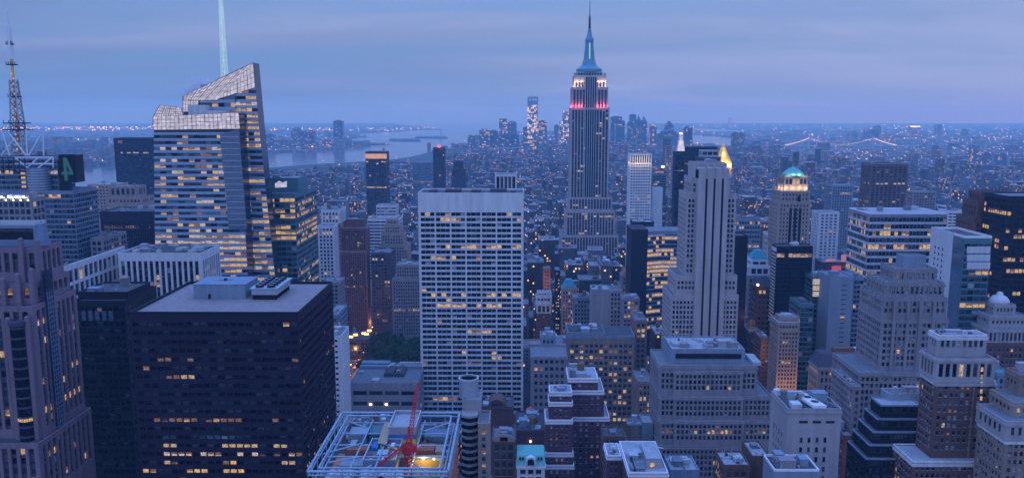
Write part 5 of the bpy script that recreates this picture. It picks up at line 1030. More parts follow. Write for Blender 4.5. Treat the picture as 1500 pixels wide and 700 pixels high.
t = b.T[0]; zt_ = at(1230, 519, 526)[1]; mb = MB(); mb.quad([(t[0] - .2, t[2], t[4] + .4), (t[1], t[2], t[4] + .4), (t[1] - 3, t[2] + 6, zt_), (t[0] + 4, t[2] + 6, zt_)]); mb.quad([(t[0] - .2, t[3], t[4] + .4), (t[0] - .2, t[2], t[4] + .4), (t[0] + 4, t[2] + 6, zt_), (t[0] + 4, t[3], zt_)]); mb.quad([(t[0] + 4, t[2] + 6, zt_), (t[1] - 3, t[2] + 6, zt_), (t[1] - 3, t[3], zt_), (t[0] + 4, t[3], zt_)]); b.one('mansard', 'dark_stone', mb)
X0, X1, Z = pbox(b, 'penthouse', 'red_brick', 1222, 1252, 510, 530, 5, zt_)
mb = MB(); mb.box(X1 + .5, X1 + 5, 530, 534, zt_, zt_ + 3.2); b.one('roof_unit', 'pale_panel', mb)
b = tw('pyramid_roof_block', 'pale stepped tower with a turquoise pyramid roof', 'office building', [(1100, 1125, 381, 706, 12, SB('white_stone', cw=6, fh=5, lit=.02)), (1098, 1128, 391, 703, 17, SB('white_stone', cw=5, fh=6, lit=.03)), (1096, 1133, 405, 700, 21, SB('grey_stone', cw=3.2, lit=.05))], SB('grey_stone'), 470, 'the turquoise pyramid roof', n=0)
t = b.T[0]; xm2 = (t[0] + t[1]) / 2; hw = (t[1] - t[0]) / 2; mb = MB(); mb.lathe(xm2, t[2] + 6, [(hw * 1.38, t[4] + .8), (hw * .55, at(1112, 366, 710)[1])], 4, 0, math.pi / 4, 1, .85); b.one('pyramid_roof', 'copper_teal', mb)
b = tw('hipped_block', 'brown brick block with a dark hipped roof below the turquoise pyramid roof', 'building', [(1109, 1137, 421, 660, 18)], SB('brown_brick', cw=3.2, fh=4.4, lit=.06), 480, None, n=0)
t = b.T[0]; xm2 = (t[0] + t[1]) / 2; mb = MB(); mb.lathe(xm2, t[2] + 8, [((t[1] - t[0]) * .69, t[4] + .6), (2, at(1120, 406, 664)[1])], 4, 0, math.pi / 4); b.one('hipped_roof', 'dark_stone', mb)
X, Z = at(1110, 417, 658); mb = MB(); mb.box(X - .8, X + .8, 657.4, 658, Z - .8, Z + .8); b.one('roof_lamp', 'lamp_warm', mb)
tw('office_slab', 'black slab in the gap right of the striped limestone tower', 'office building', [(1078, 1096, 347, 648, 20)], S('dark_metal', cw=60, fh=60, faces='', tb=1, roof='roof_dark'), 470, 'the black slab', n=0)
tw('office_block', 'dark blue block with a lit floor, above the black slab', 'office building', [(1066, 1115, 322, 900, 30)], S('blue_grey', cw=3, fh=5.2, pw=.8, sh=2.4, lit=.07, g=['glass_dark', 'glass_blue'], roof='roof_dark', lr=[(361, .8, ['lit_pale']), (330, .4)]), 368, None, n=3)
tw('apartment_block', 'pinkish block with a brightly lit top floor, left of the green domed tower', 'building', [(1117, 1141, 326, 955, 26)], SB('red_brick', fh=5, lit=.05, lr=[(331, .95, ['lit_pale'])]), 372, None, n=2)
tw('apartment_block', 'white arcaded block below the pinkish block with the lit top floor', 'building', [(1125, 1139, 343, 880, 18)], SB('white_stone', cw=4, fh=6, lit=.02), 372, None, n=1)
# green domed tower
SGD = SB('warm_stone', cw=3.4, fh=4.3, pw=1.8, sh=1.8, lit=.06, tb=2)
b = tw('domed_tower', 'stone tower with a floodlit green copper dome', 'skyscraper', [(1149, 1184, 259, 856, 22, SB('warm_stone', cw=4, fh=7, lit=.1)), (1143, 1187, 281, 852, 28, SGD), (1140, 1188, 297, 850, 30, SGD), (1139, 1189, 365, 848, 34, SGD)], SGD, 368, 'the green domed tower', n=0)
T = b.T; xm2 = (T[0][0] + T[0][1]) / 2; ym2 = 867; zt_ = T[0][4]; zp = at(1165, 245, 867)[1]; hw = (T[0][1] - T[0][0]) / 2
mb = MB(); mb.lathe(xm2, ym2, [(hw * .98, zt_ + .5), (hw * .86, zt_ + (zp - zt_) * .3), (hw * .6, zt_ + (zp - zt_) * .65), (hw * .25, zp - .6), (.4, zp + .5)], 24); b.one('dome', 'copper', mb, smooth=True)
mb = MB(); mb.tube((xm2, ym2, zp), (xm2, ym2, zp + 4), .5, .15); b.one('finial', 'copper', mb)
for k in range(4): lamp(T[0][0] + 2 + k * (T[0][1] - T[0][0] - 4) / 3, 853.6, T[1][4] + 3.5, (1, .78, .45), 800, .5); lamp(xm2 - 9 + k * 6, 855.0, zt_ + 2.2, (.9, 1, .6), 500, .5)
for dy in (862, 872): lamp(T[0][0] - 2, dy, T[1][4] + 2.5, (1, .78, .45), 700, .5)
mb = MB(); X, Z = at(1171, 290, 851); mb.prism([(X - 1.6, Z - 5), (X + 1.6, Z - 5)] + [(X + 1.6 * math.cos(math.pi * k / 8), Z + 1 + 1.6 * math.sin(math.pi * k / 8)) for k in range(9)], 851.7, 851.95); b.one('arched_window', 'glass_dark', mb)
gl = MB()
for px in (1158, 1165, 1172): X0 = at(px - 1.8, 330, 848)[0]; X1 = at(px + 1.8, 330, 848)[0]; gl.box(X0, X1, 849.5, 849.98, at(px, 364, 849)[1], at(px, 305, 849)[1])
b.one('window_or_dark_gap', 'glass_dark', gl)
tw('office_slab', 'black glass slab with a pale striped side wall, below the green domed tower', 'office building', [(1138, 1191, 362, 640, 13)], S('dark_metal', cw=3.2, fh=3.6, pw=.2, sh=.6, rd=.15, lit=.006, g=['glass_dark'], roof='roof_dark', tb=1.5, faces='FR'), 458, 'the black glass slab', n=3, tank=0)
b_ = HEROES[-1]; mb = MB(); X0, Z = at(1138, 364, 640)
for k in range(22): mb.box(X0 - .25, X0 - .02, 640.5, 652.5, Z - 3 - k * 2.75, Z - 1.9 - k * 2.75)
mb.box(X0 - .24, X0 - .02, 640.3, 652.6, Z - 5 + 3, Z + .2); mb.build('striped_side', 'white_stone', b_[4], b_[4].location)
b = tw('office_block', 'dark teal block with a glowing yellow corner of stacked bays', 'office building', [(1191, 1215, 407, 622, 24)], S('teal_panel', cw=4, fh=3.8, pw=.2, sh=1, lit=.02, g=['glass_teal', 'glass_dark'], roof='roof_dark'), 508, 'the block with the glowing corner', n=2, tank=0)
for k in range(3):
    Xa, Za = at(1191.5, 409 + k * 8.6, 620.5); Xb, Zb = at(1205, 417 + k * 8.6, 620.5); mb = MB(); mb.box(Xa, Xb, 620.3, 621.6, Zb, Za); b.one('lit_bay', 'lit_pale', mb)
    mb = MB(); mb.box(Xa - .4, Xb + .4, 620.0, 621.7, Zb - .7, Zb - .02); b.one('bay_sill', 'bronze', mb)
b = tw('blank_slab', 'blank blue-grey slab wall beside the block with the glowing corner', 'office building', [(1216, 1251, 407, 600, 26), ], S('blue_grey', cw=60, fh=60, faces='', tb=1, roof='roof_grey'), 515, 'the blank blue-grey slab', n=3, tank=0)
mb = MB(); t = b.T[0]
for k in range(20): mb.box(t[1] - 8.5, t[1] - 5, 599.93, 600.02, t[4] - 6 - k * 3.6, t[4] - 5.4 - k * 3.6)
b.one('slot_window', 'glass_dark', mb); X, Z = at(1253, 465, 599); mb = MB(); mb.box(t[1] - 8.5, t[1] - 5.2, 599.8, 599.92, Z - .6, Z + .6); b.one('lit_window', 'lit_gold', mb)
tw('office_block', 'dark blue glazed end of the blank blue-grey slab, nearer the striped-floor office', 'office building', [(1251.5, 1266, 407, 602, 24)], S('blue_panel', cw=2.6, fh=3.7, pw=.2, sh=1.2, lit=.03, roof='roof_grey'), 500, None, n=1, tank=0)
b = tw('theatre_block', 'dark block with red and pink lit signs on its roof, left of the striped-floor office', 'building', [(1205, 1240, 385, 900, 24)], SB('dark_stone', lit=.1), 408, 'the block with red signs', n=4)
for px, py, w, h, mk in ((1225, 393, 5, 3, 'sign_red'), (1236, 378, 3, 4, 'sign_pink'), (1216, 381, 5, 1.5, 'sign_pink'), (1228, 398, 8, 1, 'sign_red')):
    X, Z = at(px, py, 898); mb = MB(); mb.box(X - w, X + w, 897, 898, Z - h, Z + h); b.one('sign', mk, mb)
SOF = S('blue_grey', cw=3.0, fh=5.75, pw=.2, sh=1.9, rd=.35, lit=.1, band=.4, bp=.6, tb=2.5, cap='white_paint', sm='pale_panel', sd=.05, g=['glass_blue', 'glass_dark', 'glass_blue'], lm=['lit_gold', 'lit_warm', 'lit_dim'], roof='roof_pale', lr=[(341, .55, ['lit_gold']), (362, .6), (383, .4), (404, .9, ['lit_gold']), (425, .6), (445, .6), (462, .75), (477, .7), (490, .9)])
tw('office_block', 'broad office block striped with pale floor bands, yellow lit floors', 'office building', [(1274, 1388, 314, 680, 43)], SOF, 505, 'the striped-floor office', n=5, tank=0)
tw('hotel_tower', 'dark reddish ribbed slab tower standing alone beyond the striped-floor office', 'skyscraper', [(1276, 1331, 241, 1400, 40)], S('brown_brick', cw=7.5, fh=3.9, pw=2.4, sh=1.3, rd=.9, sd=.7, lit=.03, tb=4, g=['glass_dark'], roof='roof_dark', lr=[(268, .35, ['lit_pale']), (296, .4)]), 308, 'the reddish ribbed slab', n=0)
tw('office_tower', 'slate blue tower left of the reddish ribbed slab', 'office building', [(1219, 1250, 272, 1200, 28)], S('blue_grey', cw=3.4, fh=4, pw=1.2, sh=1.3, sd=.3, lit=.02, g=['glass_blue', 'glass_teal']), 325, 'the slate blue tower', n=2)
tw('apartment_tower', 'pale blue slab tower standing left below the slate blue tower', 'apartment building', [(1200, 1230, 312, 1000, 25)], S('pale_panel', cw=5, fh=3.8, pw=2, sh=1.5, lit=.04, g=['glass_sky']), 372, None, n=2)
tw('office_block', 'white block of striped balconies right of the striped-floor office', 'apartment building', [(1389, 1416, 310, 1000, 24)], S('white_stone', cw=6, fh=3.8, pw=.6, sh=2, lit=.04, g=['glass_blue']), 338, None, n=2)
tw('apartment_block', 'pinkish stone slab with lit top, far beyond the striped-floor office, right of the reddish slab', 'apartment building', [(1338, 1372, 281, 1560, 24)], SB('warm_stone', lit=.05, fh=5, cw=5), 308, None, n=2)
# white and glass tower
SWG = S('teal_panel', cw=4.6, fh=4.3, pw=.3, sh=1.3, rd=.3, lit=.05, tb=3.6, g=['glass_blue', 'glass_teal', 'glass_dark'], roof='roof_dark', cap='white_paint', par=1.6, faces='FR', lr=[(446, .95, ['lit_gold']), (468, .4, ['lit_gold'])])
b = tw('panel_tower', 'slab tower with a blank white side wall and blue glass front', 'office building', [(1413, 1453, 349, 520, 42)], SWG, 490, 'the white-walled glass tower', n=0)
t = b.T[0]; mb = MB(); zl = at(1400, 520, 520)[1]; mb.box(t[0] - .5, t[0] - .02, 533, 562, zl, t[4] + 1.8); wl = b.one('white_side', 'pale_panel', mb)
mb = MB(); mb.box(t[0] - .3, t[0] - .01, 520.3, 532.8, zl, t[4] - 1); b.one('glass_corner', 'glass_sky', mb)
mb = MB()
for r_ in range(18):
    for q in range(3): mb.box(t[0] - .56, t[0] - .49, 544 + q * 5, 545.4 + q * 5, t[4] - 12 - r_ * 3.9, t[4] - 10.4 - r_ * 3.9)
o = b.one('small_window', 'glass_dark', mb, wl); o['kind'] = 'stuff'
for k in range(3): X0, Za = at(1417, 361 + k * 11.5, 519.8); X1, Zb = at(1450, 371 + k * 11.5, 519.8); mb = MB(); mb.box(X0, X1, 519.75, 519.97, Zb, Za); b.one('louvre_panel', 'pale_panel', mb)
mb = MB(); mb.tube((t[0] + 3, 540, t[4] + .5), (t[1] - 2, 552, t[4] + .5), .3); b.one('roof_pipe', 'red_paint', mb)
# big art deco setback tower with a fretted top
SAD = SB('grey_stone', cw=2.5, fh=3.55, pw=.85, sh=1.3, rd=.55, lit=.07, tb=1.6, g=['glass_dark', 'glass_blue', 'glass_sky', 'blind'], lm=['lit_dim', 'lit_gold', 'lit_cool'], roof='roof_grey', cap='grey_stone')
b = tw('deco_tower', 'grey art deco setback tower with a fretted zigzag crown', 'skyscraper', [(1324, 1357, 377, 446, 9, S('blue_grey', cw=60, fh=60, faces='', tb=1)), (1310, 1373, 396, 439, 17, dict(SAD, fh=5.6, sh=1.6, tb=1)), (1297, 1384, 416, 434, 24, dict(SAD, fh=5.4, sh=1.5)), (1293, 1388, 438, 431, 29), (1292, 1389, 470, 430, 31), (1259, 1392, 548, 424, 38)], SAD, 580, 'the fretted deco tower', n=0)
T = b.T
for i, n_ in ((1, 9), (2, 11), (3, 12)):
    for k in range(n_):
        mb = MB(); x = T[i][0] + (T[i][1] - T[i][0]) * (k + .5) / n_; y = T[i][2] - .25; z = T[i][4]; w_ = (T[i][1] - T[i][0]) / n_ * .17
        mb.prism([(x - w_, z - 4), (x + w_, z - 4), (x + w_, z + 1.0), (x, z + 1.7), (x - w_, z + 1.0)], y, y + 1.1)
        b.one('fretwork', 'grey_stone', mb); mb = MB()
        if k < 5: yy = T[i][2] + (T[i][3] - T[i][2]) * (k + .5) / 5; mb.box(T[i][0] - .3, T[i][0] + .5, yy - w_, yy + w_, z - 4, z + 1.8); b.one('fretwork', 'grey_stone', mb)
mb = MB(); xa, xb = at(1341, 450, 429)[0], at(1347, 450, 429)[0]; xs2 = (at(1312, 450, 429)[0], at(1332, 450, 429)[0], at(1350, 450, 429)[0], at(1370, 450, 429)[0])
for x in xs2: mb.box(x - .8, x + .8, 429.2, 429.95, at(1340, 590, 429)[1], at(1340, 442, 429)[1])
b.one('pier', 'grey_stone', mb)
tw('stone_wing', 'low grey stone wing at the left foot of the fretted deco tower', 'building', [(1250, 1262, 568, 408, 30)], SAD, 640, None, n=1, tank=0)
SBU = SB('brown_brick', cw=3.4, fh=4.3, pw=1.5, sh=1.5, rd=.8, sd=.5, lit=.08, tb=3, g=['glass_dark'], lm=['lit_gold', 'lit_dim'], roof='roof_dark', cap='brown_brick')
b = tw('buttressed_tower', 'brown gothic tower with ribbed buttresses and a spiky crown', 'skyscraper', [(1438, 1473, 283, 624, 18), (1433, 1478, 297, 622, 22), (1427, 1481, 322, 620, 26)], SBU, 432, 'the brown buttressed tower', n=0)
for i in (0, 1):
    mb = MB(); t = b.T[i]
    for k in range(8): x = t[0] + (t[1] - t[0]) * k / 7; mb.box(x - .55, x + .55, t[2] - .7, t[2] - .02, t[4] - 14, t[4] + 2.2); mb.lathe(x, t[2] - .36, [(.75, t[4] + 2.2), (.05, t[4] + 4.6)], 4, 0, math.pi / 4)
    b.one('pinnacle', 'brown_brick', mb)
tw('office_slab', 'dark glass slab with gold lit floors at the right edge', 'skyscraper', [(1477, 1540, 289, 588, 30)], S('dark_metal', cw=3, fh=4.2, pw=.3, sh=1.5, lit=.05, band=.25, lm=['lit_gold', 'lit_warm'], g=['glass_dark'], lr=[(309, .8, ['lit_gold']), (340, .8, ['lit_gold']), (363, .7)]), 430, 'the dark slab at the right edge', n=0)
# domed colonnade building at the right
b = tw('domed_block', 'pale tiered classical building with a low dome and colonnade at the right edge', 'office building', [(1457, 1488, 448, 512, 14, SB('pale_stone', cw=2.4, fh=3.4, lit=.05)), (1450, 1504, 464, 506, 22, SB('pale_stone', cw=2.6, fh=3.4, lit=.04)), (1447, 1512, 484, 501, 26, SB('pale_stone', cw=2.6, fh=9, pw=1, sh=1.4, rd=1.0, lit=.06)), (1446, 1514, 504, 500, 28, SB('brown_brick', cw=2.8, fh=4, lit=.12, lm=['lit_gold']))], SB('brown_brick'), 545, 'the domed classical building', n=0)
t = b.T[0]; xm2 = (t[0] + t[1]) / 2; hw = (t[1] - t[0]) / 2; z = t[4]; zp = at(1472, 431, 519)[1]
mb = MB(); mb.lathe(xm2, 519, [(hw * .95, z + .3), (hw * .86, z + (zp - z) * .45), (hw * .6, z + (zp - z) * .8), (hw * .28, zp - .3), (hw * .25, zp + 1.2), (.1, zp + 2)], 20); b.one('dome', 'pale_panel', mb, smooth=True)
tw('office_block', 'teal roofed low block behind the white-crowned brick tower', 'building', [(1461, 1482, 548, 420, 24)], SB('blue_grey', lit=.3, lm=['lit_gold', 'lit_warm'], roof='copper_teal'), 640, None, n=2)
tw('brick_house', 'white gabled wall behind the tan tower at the bottom right corner', 'building', [(1456, 1470, 640, 330, 12)], S('white_stone', cw=60, fh=60, faces='', tb=1), 706, None, n=0)
SBW = SB('tan_brick', cw=2.2, fh=3.3, pw=.95, sh=1.5, rd=.25, lit=.09, tb=1.2, g=['glass_sky', 'glass_dark', 'blind', 'glass_blue'], lm=['lit_pale', 'lit_gold', 'lit_dim'], roof='roof_pale', cap='white_stone')
SBB = dict(SBW, w='brown_brick', core='brown_brick', lr=[(594, .3)])
b = tw('crowned_tower', 'brown brick tower with a white stone pillared crown', 'office building', [(1374, 1446, 493, 335, 8, dict(SBW, w='pale_stone', core='pale_stone', fh=4.6, sh=1.5, lit=.02)), (1371, 1459, 528, 330, 13.5, S('pale_stone', cw=2.9, fh=7.0, pw=1.0, sh=1.3, rd=.6, lit=.03, tb=1.4, g=['glass_dark', 'glass_grey'], cap='pale_stone', roof='roof_grey')), (1371.4, 1458.6, 560, 330.2, 13.2, SBB), (1337, 1460, 678, 325, 18.5, SBB)], SBW, 706, 'the white-crowned brick tower', n=4)
mb = MB(); t = b.T[1]; mb.box(t[0] - .5, t[1] + .5, 329.5, 330, t[4] - .6, t[4] + .5); mb.box(t[0] - .5, t[0], 330, 343.5, t[4] - .6, t[4] + .5); mb.box(t[0] - .3, t[1] + .3, 329.7, 329.98, t[4] - 10.6, t[4] - 9.8); b.one('cornice', 'pale_stone', mb)
xa = at(1425, 600, 329)[0]; mb = MB(); mb.box(xa, xa + .4, 329.6, 330.15, b.T[3][4], t[4] - 10.8); b.one('corner_strip', 'tan_brick', mb)
for k in range(11): X, Z = at(1439 - k * .35, 541 + k * 10.6, 329.8); mb = MB(); mb.box(X - .45, X + .45, 329.9, 330.05, Z - .9, Z + .9); b.one('stair_window', 'lit_warm' if k % 4 else 'lit_gold', mb)
# dark glass ziggurat
SZG = S('dark_metal', cw=1.5, fh=3.2, pw=.22, sh=1.15, rd=.3, lit=.02, band=.06, tb=.8, ec=.4, g=['glass_blue', 'glass_dark', 'glass_blue'], lm=['lit_dim', 'lit_gold'], roof='roof_dark', par=.7, cap='blue_grey')
tw('stepped_glass_block', 'dark blue glass ziggurat office stepping back terrace by terrace', 'office building', [(1300, 1350, 578, 360, 7, S('steel', cw=60, fh=60, faces='', tb=1)), (1291, 1350, 595, 352, 11, dict(SZG, roof='roof_pale')), (1285, 1350, 615, 349, 13.5), (1279, 1350, 634, 346, 16), (1273, 1350, 653, 343, 18), (1268, 1350, 673, 340, 20, dict(SZG, band=.4))], SZG, 706, 'the dark glass ziggurat', n=2, tank=0)
tw('tan_tower', 'tan brick tower with a carved pale crown at the bottom right corner', 'building', [(1494, 1540, 552, 318, 10, SB('tan_brick', cw=2.4, fh=3.4, lit=.05)), (1484, 1540, 592, 309, 16, SB('warm_stone', cw=2.6, fh=4, lit=.05)), (1473, 1540, 620, 302, 20, SB('pale_stone', cw=3.0, fh=6, pw=1.6, sh=2, lit=.04)), (1473.4, 1540, 645, 302.2, 19.6, SBW)], SBW, 706, 'the tan corner tower', n=1)
tw('street_block', 'low brown street block between the white block and the dark glass ziggurat', 'building', [(1236, 1252, 640, 400, 26)], SB('brown_brick', lit=.25, lm=['lit_dim', 'lit_warm']), 706, None, n=1, tank=0)
# ================================================================== far skylines across the water and downtown
FARS = [  # px0, px1, py top, Y, depth, material, kind, label
 (773, 788, 142, 5900, 60, 'far_site', 'unfinished skyscraper, tallest of the downtown cluster, white work lights up its sides'),
 (824, 835, 163, 6100, 55, 'far_site', 'unfinished floodlit skyscraper just left of the spired art deco skyscraper'),
 (819.5, 825, 178, 6090, 50, 'far_site', 'lower lit shoulder block leaning on the unfinished floodlit skyscraper'),
 (731, 743, 177, 6300, 60, 'far_lit', 'pale domed-group office block with pinkish lit floors, left of the tallest downtown tower'),
 (743, 757, 181, 6350, 60, 'far_stone', 'rounded shouldered office block attached right of the pinkish lit block'),
 (730, 760, 198, 5700, 60, 'far_glass', 'wide dark block in front of the pinkish lit downtown block'),
 (702, 717, 191, 5600, 60, 'far_lit', 'dark downtown slab with pinkish lit lower floors near the shore'),
 (717.5, 729, 192, 5700, 60, 'far_glass', 'dark downtown block with a bright roof edge beside the pinkish slab'),
 (685, 696, 199, 5500, 50, 'far_stone', 'small tower pair nearest the bay at the left end of downtown'),
 (766, 776, 187, 6000, 50, 'far_glass', 'blue block at the left foot of the tallest downtown tower'),
 (787, 801, 178, 5800, 50, 'far_lit', 'flat-topped block right of the tallest downtown tower'),
 (812, 819, 184, 6600, 50, 'far_stone', 'faint narrow tower between the two unfinished downtown towers'),
 (764, 790, 205, 5200, 50, 'far_lit', 'low pale block in front of the tallest downtown tower'),
 (895, 911, 171, 6400, 60, 'far_glass', 'broad flat-topped haze-blue tower right of the spired art deco skyscraper'),
 (911, 915.5, 178, 6450, 50, 'far_stone', 'narrow step at the right side of the broad haze-blue tower'),
 (902, 914, 184, 6000, 50, 'far_glass', 'dark block before the broad haze-blue tower'),
 (919.5, 924, 180, 6200, 40, 'far_stone', 'stepped left shoulder of the twin-peaked financial cluster'),
 (923, 932, 168, 6250, 50, 'far_stone', 'blunt-topped tallest tower of the financial cluster'),
 (932.5, 939, 176, 6200, 40, 'far_stone', 'pointed tower in the middle of the financial cluster'),
 (939, 948, 178, 6150, 50, 'far_glass', 'flat slab at the right side of the pointed financial tower'),
 (952, 962, 184, 5900, 50, 'far_lit', 'square block right of the financial cluster with lit windows below'),
 (975, 987, 184, 5600, 50, 'far_stone', 'dark domed civic block right of the square lit block'),
 (964, 996, 196, 5500, 60, 'far_stone', 'wide low municipal block around the dark domed civic block'),
 (1002.5, 1014.5, 187, 4900, 40, 'far_glass', 'tall plain slab standing at the edge of the bright bay'),
 (1073.5, 1091, 196, 5100, 40, 'far_stone', 'paired brown slabs at the right bank of the bright bay'),
 (385, 401, 198, 6300, 60, 'far_glass', 'flat waterfront block across the river beside the faceted glass tower'),
 (426, 440, 190, 6600, 60, 'far_stone', 'rounded waterfront tower across the river, left of the blue waterfront twins'),
 (437, 450.5, 194, 6350, 60, 'far_glass', 'left and wider of the blue waterfront twins across the river'),
 (452, 461, 192, 6450, 50, 'far_glass', 'right and slimmer of the blue waterfront twins across the river'),
 (488, 501, 177.5, 6600, 70, 'far_glass', 'tall lone slab tower across the river'),
 (468, 486, 205, 6500, 50, 'far_lit', 'low pale waterfront building left of the tall lone slab'),
 (404, 424, 206, 6600, 50, 'far_stone', 'low waterfront row between the flat block and the rounded tower'),
 (1245, 1257, 194, 8200, 60, 'far_stone', 'small dim block beyond the bridge cables, left of the dark hospital-like slab'),
 (1268, 1290, 191, 8300, 60, 'far_glass', 'hazy broad slab beyond the right bridge tower'),
 (1283, 1291, 185, 8600, 50, 'far_stone', 'tallest hazy tower beyond the bridge'),
 (1296, 1312, 196, 8000, 60, 'far_lit', 'pale lit block beyond the bridge, right of the tallest hazy tower'),
 (1334, 1347, 186, 9000, 60, 'far_lit', 'low far block with a bright lit roof sign near the horizon'),
 (1372, 1380, 183, 9500, 50, 'far_stone', 'lone far tower breaking the horizon right of the bright roof sign'),
 (1413, 1419, 190, 8500, 50, 'far_stone', 'slim far tower low on the right horizon'),
 (1440, 1452, 224, 4200, 40, 'far_lit', 'pale pair of housing slabs in the right distance'),
 (1424, 1437, 222, 4300, 40, 'far_lit', 'pinkish housing slab left of the pale housing pair'),
 (1464, 1476, 226, 4100, 40, 'far_stone', 'brownish housing slab right of the pale housing pair'),
]
for (a, c, py, Y, dp, mk, lb) in FARS:
    x0, z = at(a, py, Y); x1, _ = at(c, py, Y)
    B = Bld('distant_tower', lb, 'skyscraper', x0, x1, Y, Y + dp, 'far towers on the skyline')
    mb = MB(); mb.box(x0, x1, Y, Y + dp, 0, z); B.one('shaft', mk, mb)
    mb = MB(); w = x1 - x0
    if 'pointed' in lb: mb.lathe((x0 + x1) / 2, Y + dp / 2, [(w * .66, z), (w * .2, z + 26), (.5, z + 42)], 4, 0, math.pi / 4); B.one('spire', 'far_stone', mb)
    elif 'tallest of' in lb:
        mb.box(x0 - 1, x1 + 1, Y - 2, Y + dp, at(780, 154, Y)[1], z + .5); B.one('netting', 'blue_panel', mb); mb = MB(); mb.tube(((x0 + x1) / 2, Y + 20, z), ((x0 + x1) / 2, Y + 20, z + 58), 1.3, .5); B.one('mast', 'steel', mb)
        mb = MB()
        for u in (.12, .45, .9):
            for k in range(14): zz_ = 90 + k * 17; mb.box(x0 + w * u - 2, x0 + w * u + 2.2, Y - 3, Y - 2, zz_ + (k % 3) * 4, zz_ + 6 + (k % 2) * 5)
        for u in (.2, .5, .75): mb.box(x0 + w * u, x0 + w * u + 7, Y - 4, Y - 3, z - 26, z - 18 + u * 6)
        B.one('work_light', 'lit_pale', mb)
    elif 'domed civic' in lb: mb.box(x0 + w * .15, x1 - w * .15, Y + 5, Y + dp - 5, z, z + 14); mb.lathe((x0 + x1) / 2, Y + dp / 2, [(w * .3, z + 14), (w * .22, z + 24), (1, z + 32)], 10); B.one('dome', 'far_stone', mb)
    elif 'pinkish lit floors, left' in lb: mb.box(x0 + 3, x1 - 3, Y + 5, Y + dp, z, z + 16); B.one('penthouse', 'far_glass', mb)
    elif 'rounded' in lb: mb.lathe((x0 + x1) / 2, Y + dp / 2, [(w * .5, z), (w * .42, z + 10), (w * .2, z + 18)], 12); B.one('dome', 'far_stone', mb)
    elif 'unfinished floodlit' in lb: mb.tube((x0 + w * .3, Y + 10, z), (x0 + w * .75, Y + 10, z + 34), 1.0, .5); mb.tube((x1 - 4, Y + 10, z), (x1 - 4, Y + 10, z + 24), .8, .5); B.one('crane', 'steel', mb)
    elif 'bright lit roof sign' in lb: mb.box(x0, x1, Y - 2, Y - 1, z, z + 7); B.one('sign', 'town_warm', mb)
    elif 'paired' in lb: mb.box(x0 + w * .1, x0 + w * .42, Y + 3, Y + dp - 3, z, z + 9); mb.box(x0 + w * .6, x1, Y + 3, Y + dp - 3, z, z + 6); B.one('penthouse', 'far_stone', mb)
    else: mb.box(x0 + w * .2, x1 - w * .25, Y + dp * .2, Y + dp * .7, z, z + b.r.uniform(4, 9)); B.one('penthouse', mk, mb)
    HEROES.append((a, c, Y, min(214, py + 26) if Y > 4500 else py + 14, B.root, None)); B.done()
# suspension bridge with lit cables
YB = 6000.
def bz(py): return at(1200, py, YB)[1]
def bx(px): return at(px, 205, YB)[0]
br = bpy.data.objects.new('suspension_bridge', None); COL.objects.link(br); bl = (bx(1215), YB, 0); br.location = bl
tag(br, 'suspension bridge with lamps strung along its cables in the right distance', 'bridge')
mb = MB(); mb.box(bx(1120), bx(1330), YB - 9, YB + 9, 36, 41); mb.build('deck', 'steel', br, bl)
tws = [1185, 1217, 1278]; cab = []
for px in (1185, 1278): 
    mb = MB()
    for s in (-10, 10): mb.box(bx(px) - 5, bx(px) + 5, YB + s - 3, YB + s + 3, 0, bz(201.5))
    for z in (60, 86, bz(202) - 3): mb.box(bx(px) - 4, bx(px) + 4, YB - 7, YB + 7, z - 3, z)
    mb.build('tower', 'steel', br, bl)
mb = MB(); lm_ = MB(); hz = MB()
def cable(pa, za, pb_, zb, sag):
    n = 26; prev = None
    for k in range(n + 1):
        f = k / n; x = bx(pa) + (bx(pb_) - bx(pa)) * f; z = za + (zb - za) * f - sag * 4 * f * (1 - f)
        for s in (-10, 10):
            if prev: mb.tube((prev[0], YB + s, prev[1]), (x, YB + s, z), .8, n=5)
        lm_.box(x - 1.3, x + 1.3, YB - 12.6, YB - 11, z - 1.2, z + 1.4)
        if z > 44: hz.box(x - .25, x + .25, YB - 10.2, YB - 9.8, 41, z)
        prev = (x, z)
zt_ = bz(202)
cable(1150, 42, 1185, zt_, 6); cable(1185, zt_, 1278, zt_, zt_ - 46); cable(1278, zt_, 1312, 42, 6)
mb.build('cable', 'steel', br, bl); hz.build('hanger', 'steel', br, bl); lm_.build('cable_lamp', 'town_warm', br, bl)
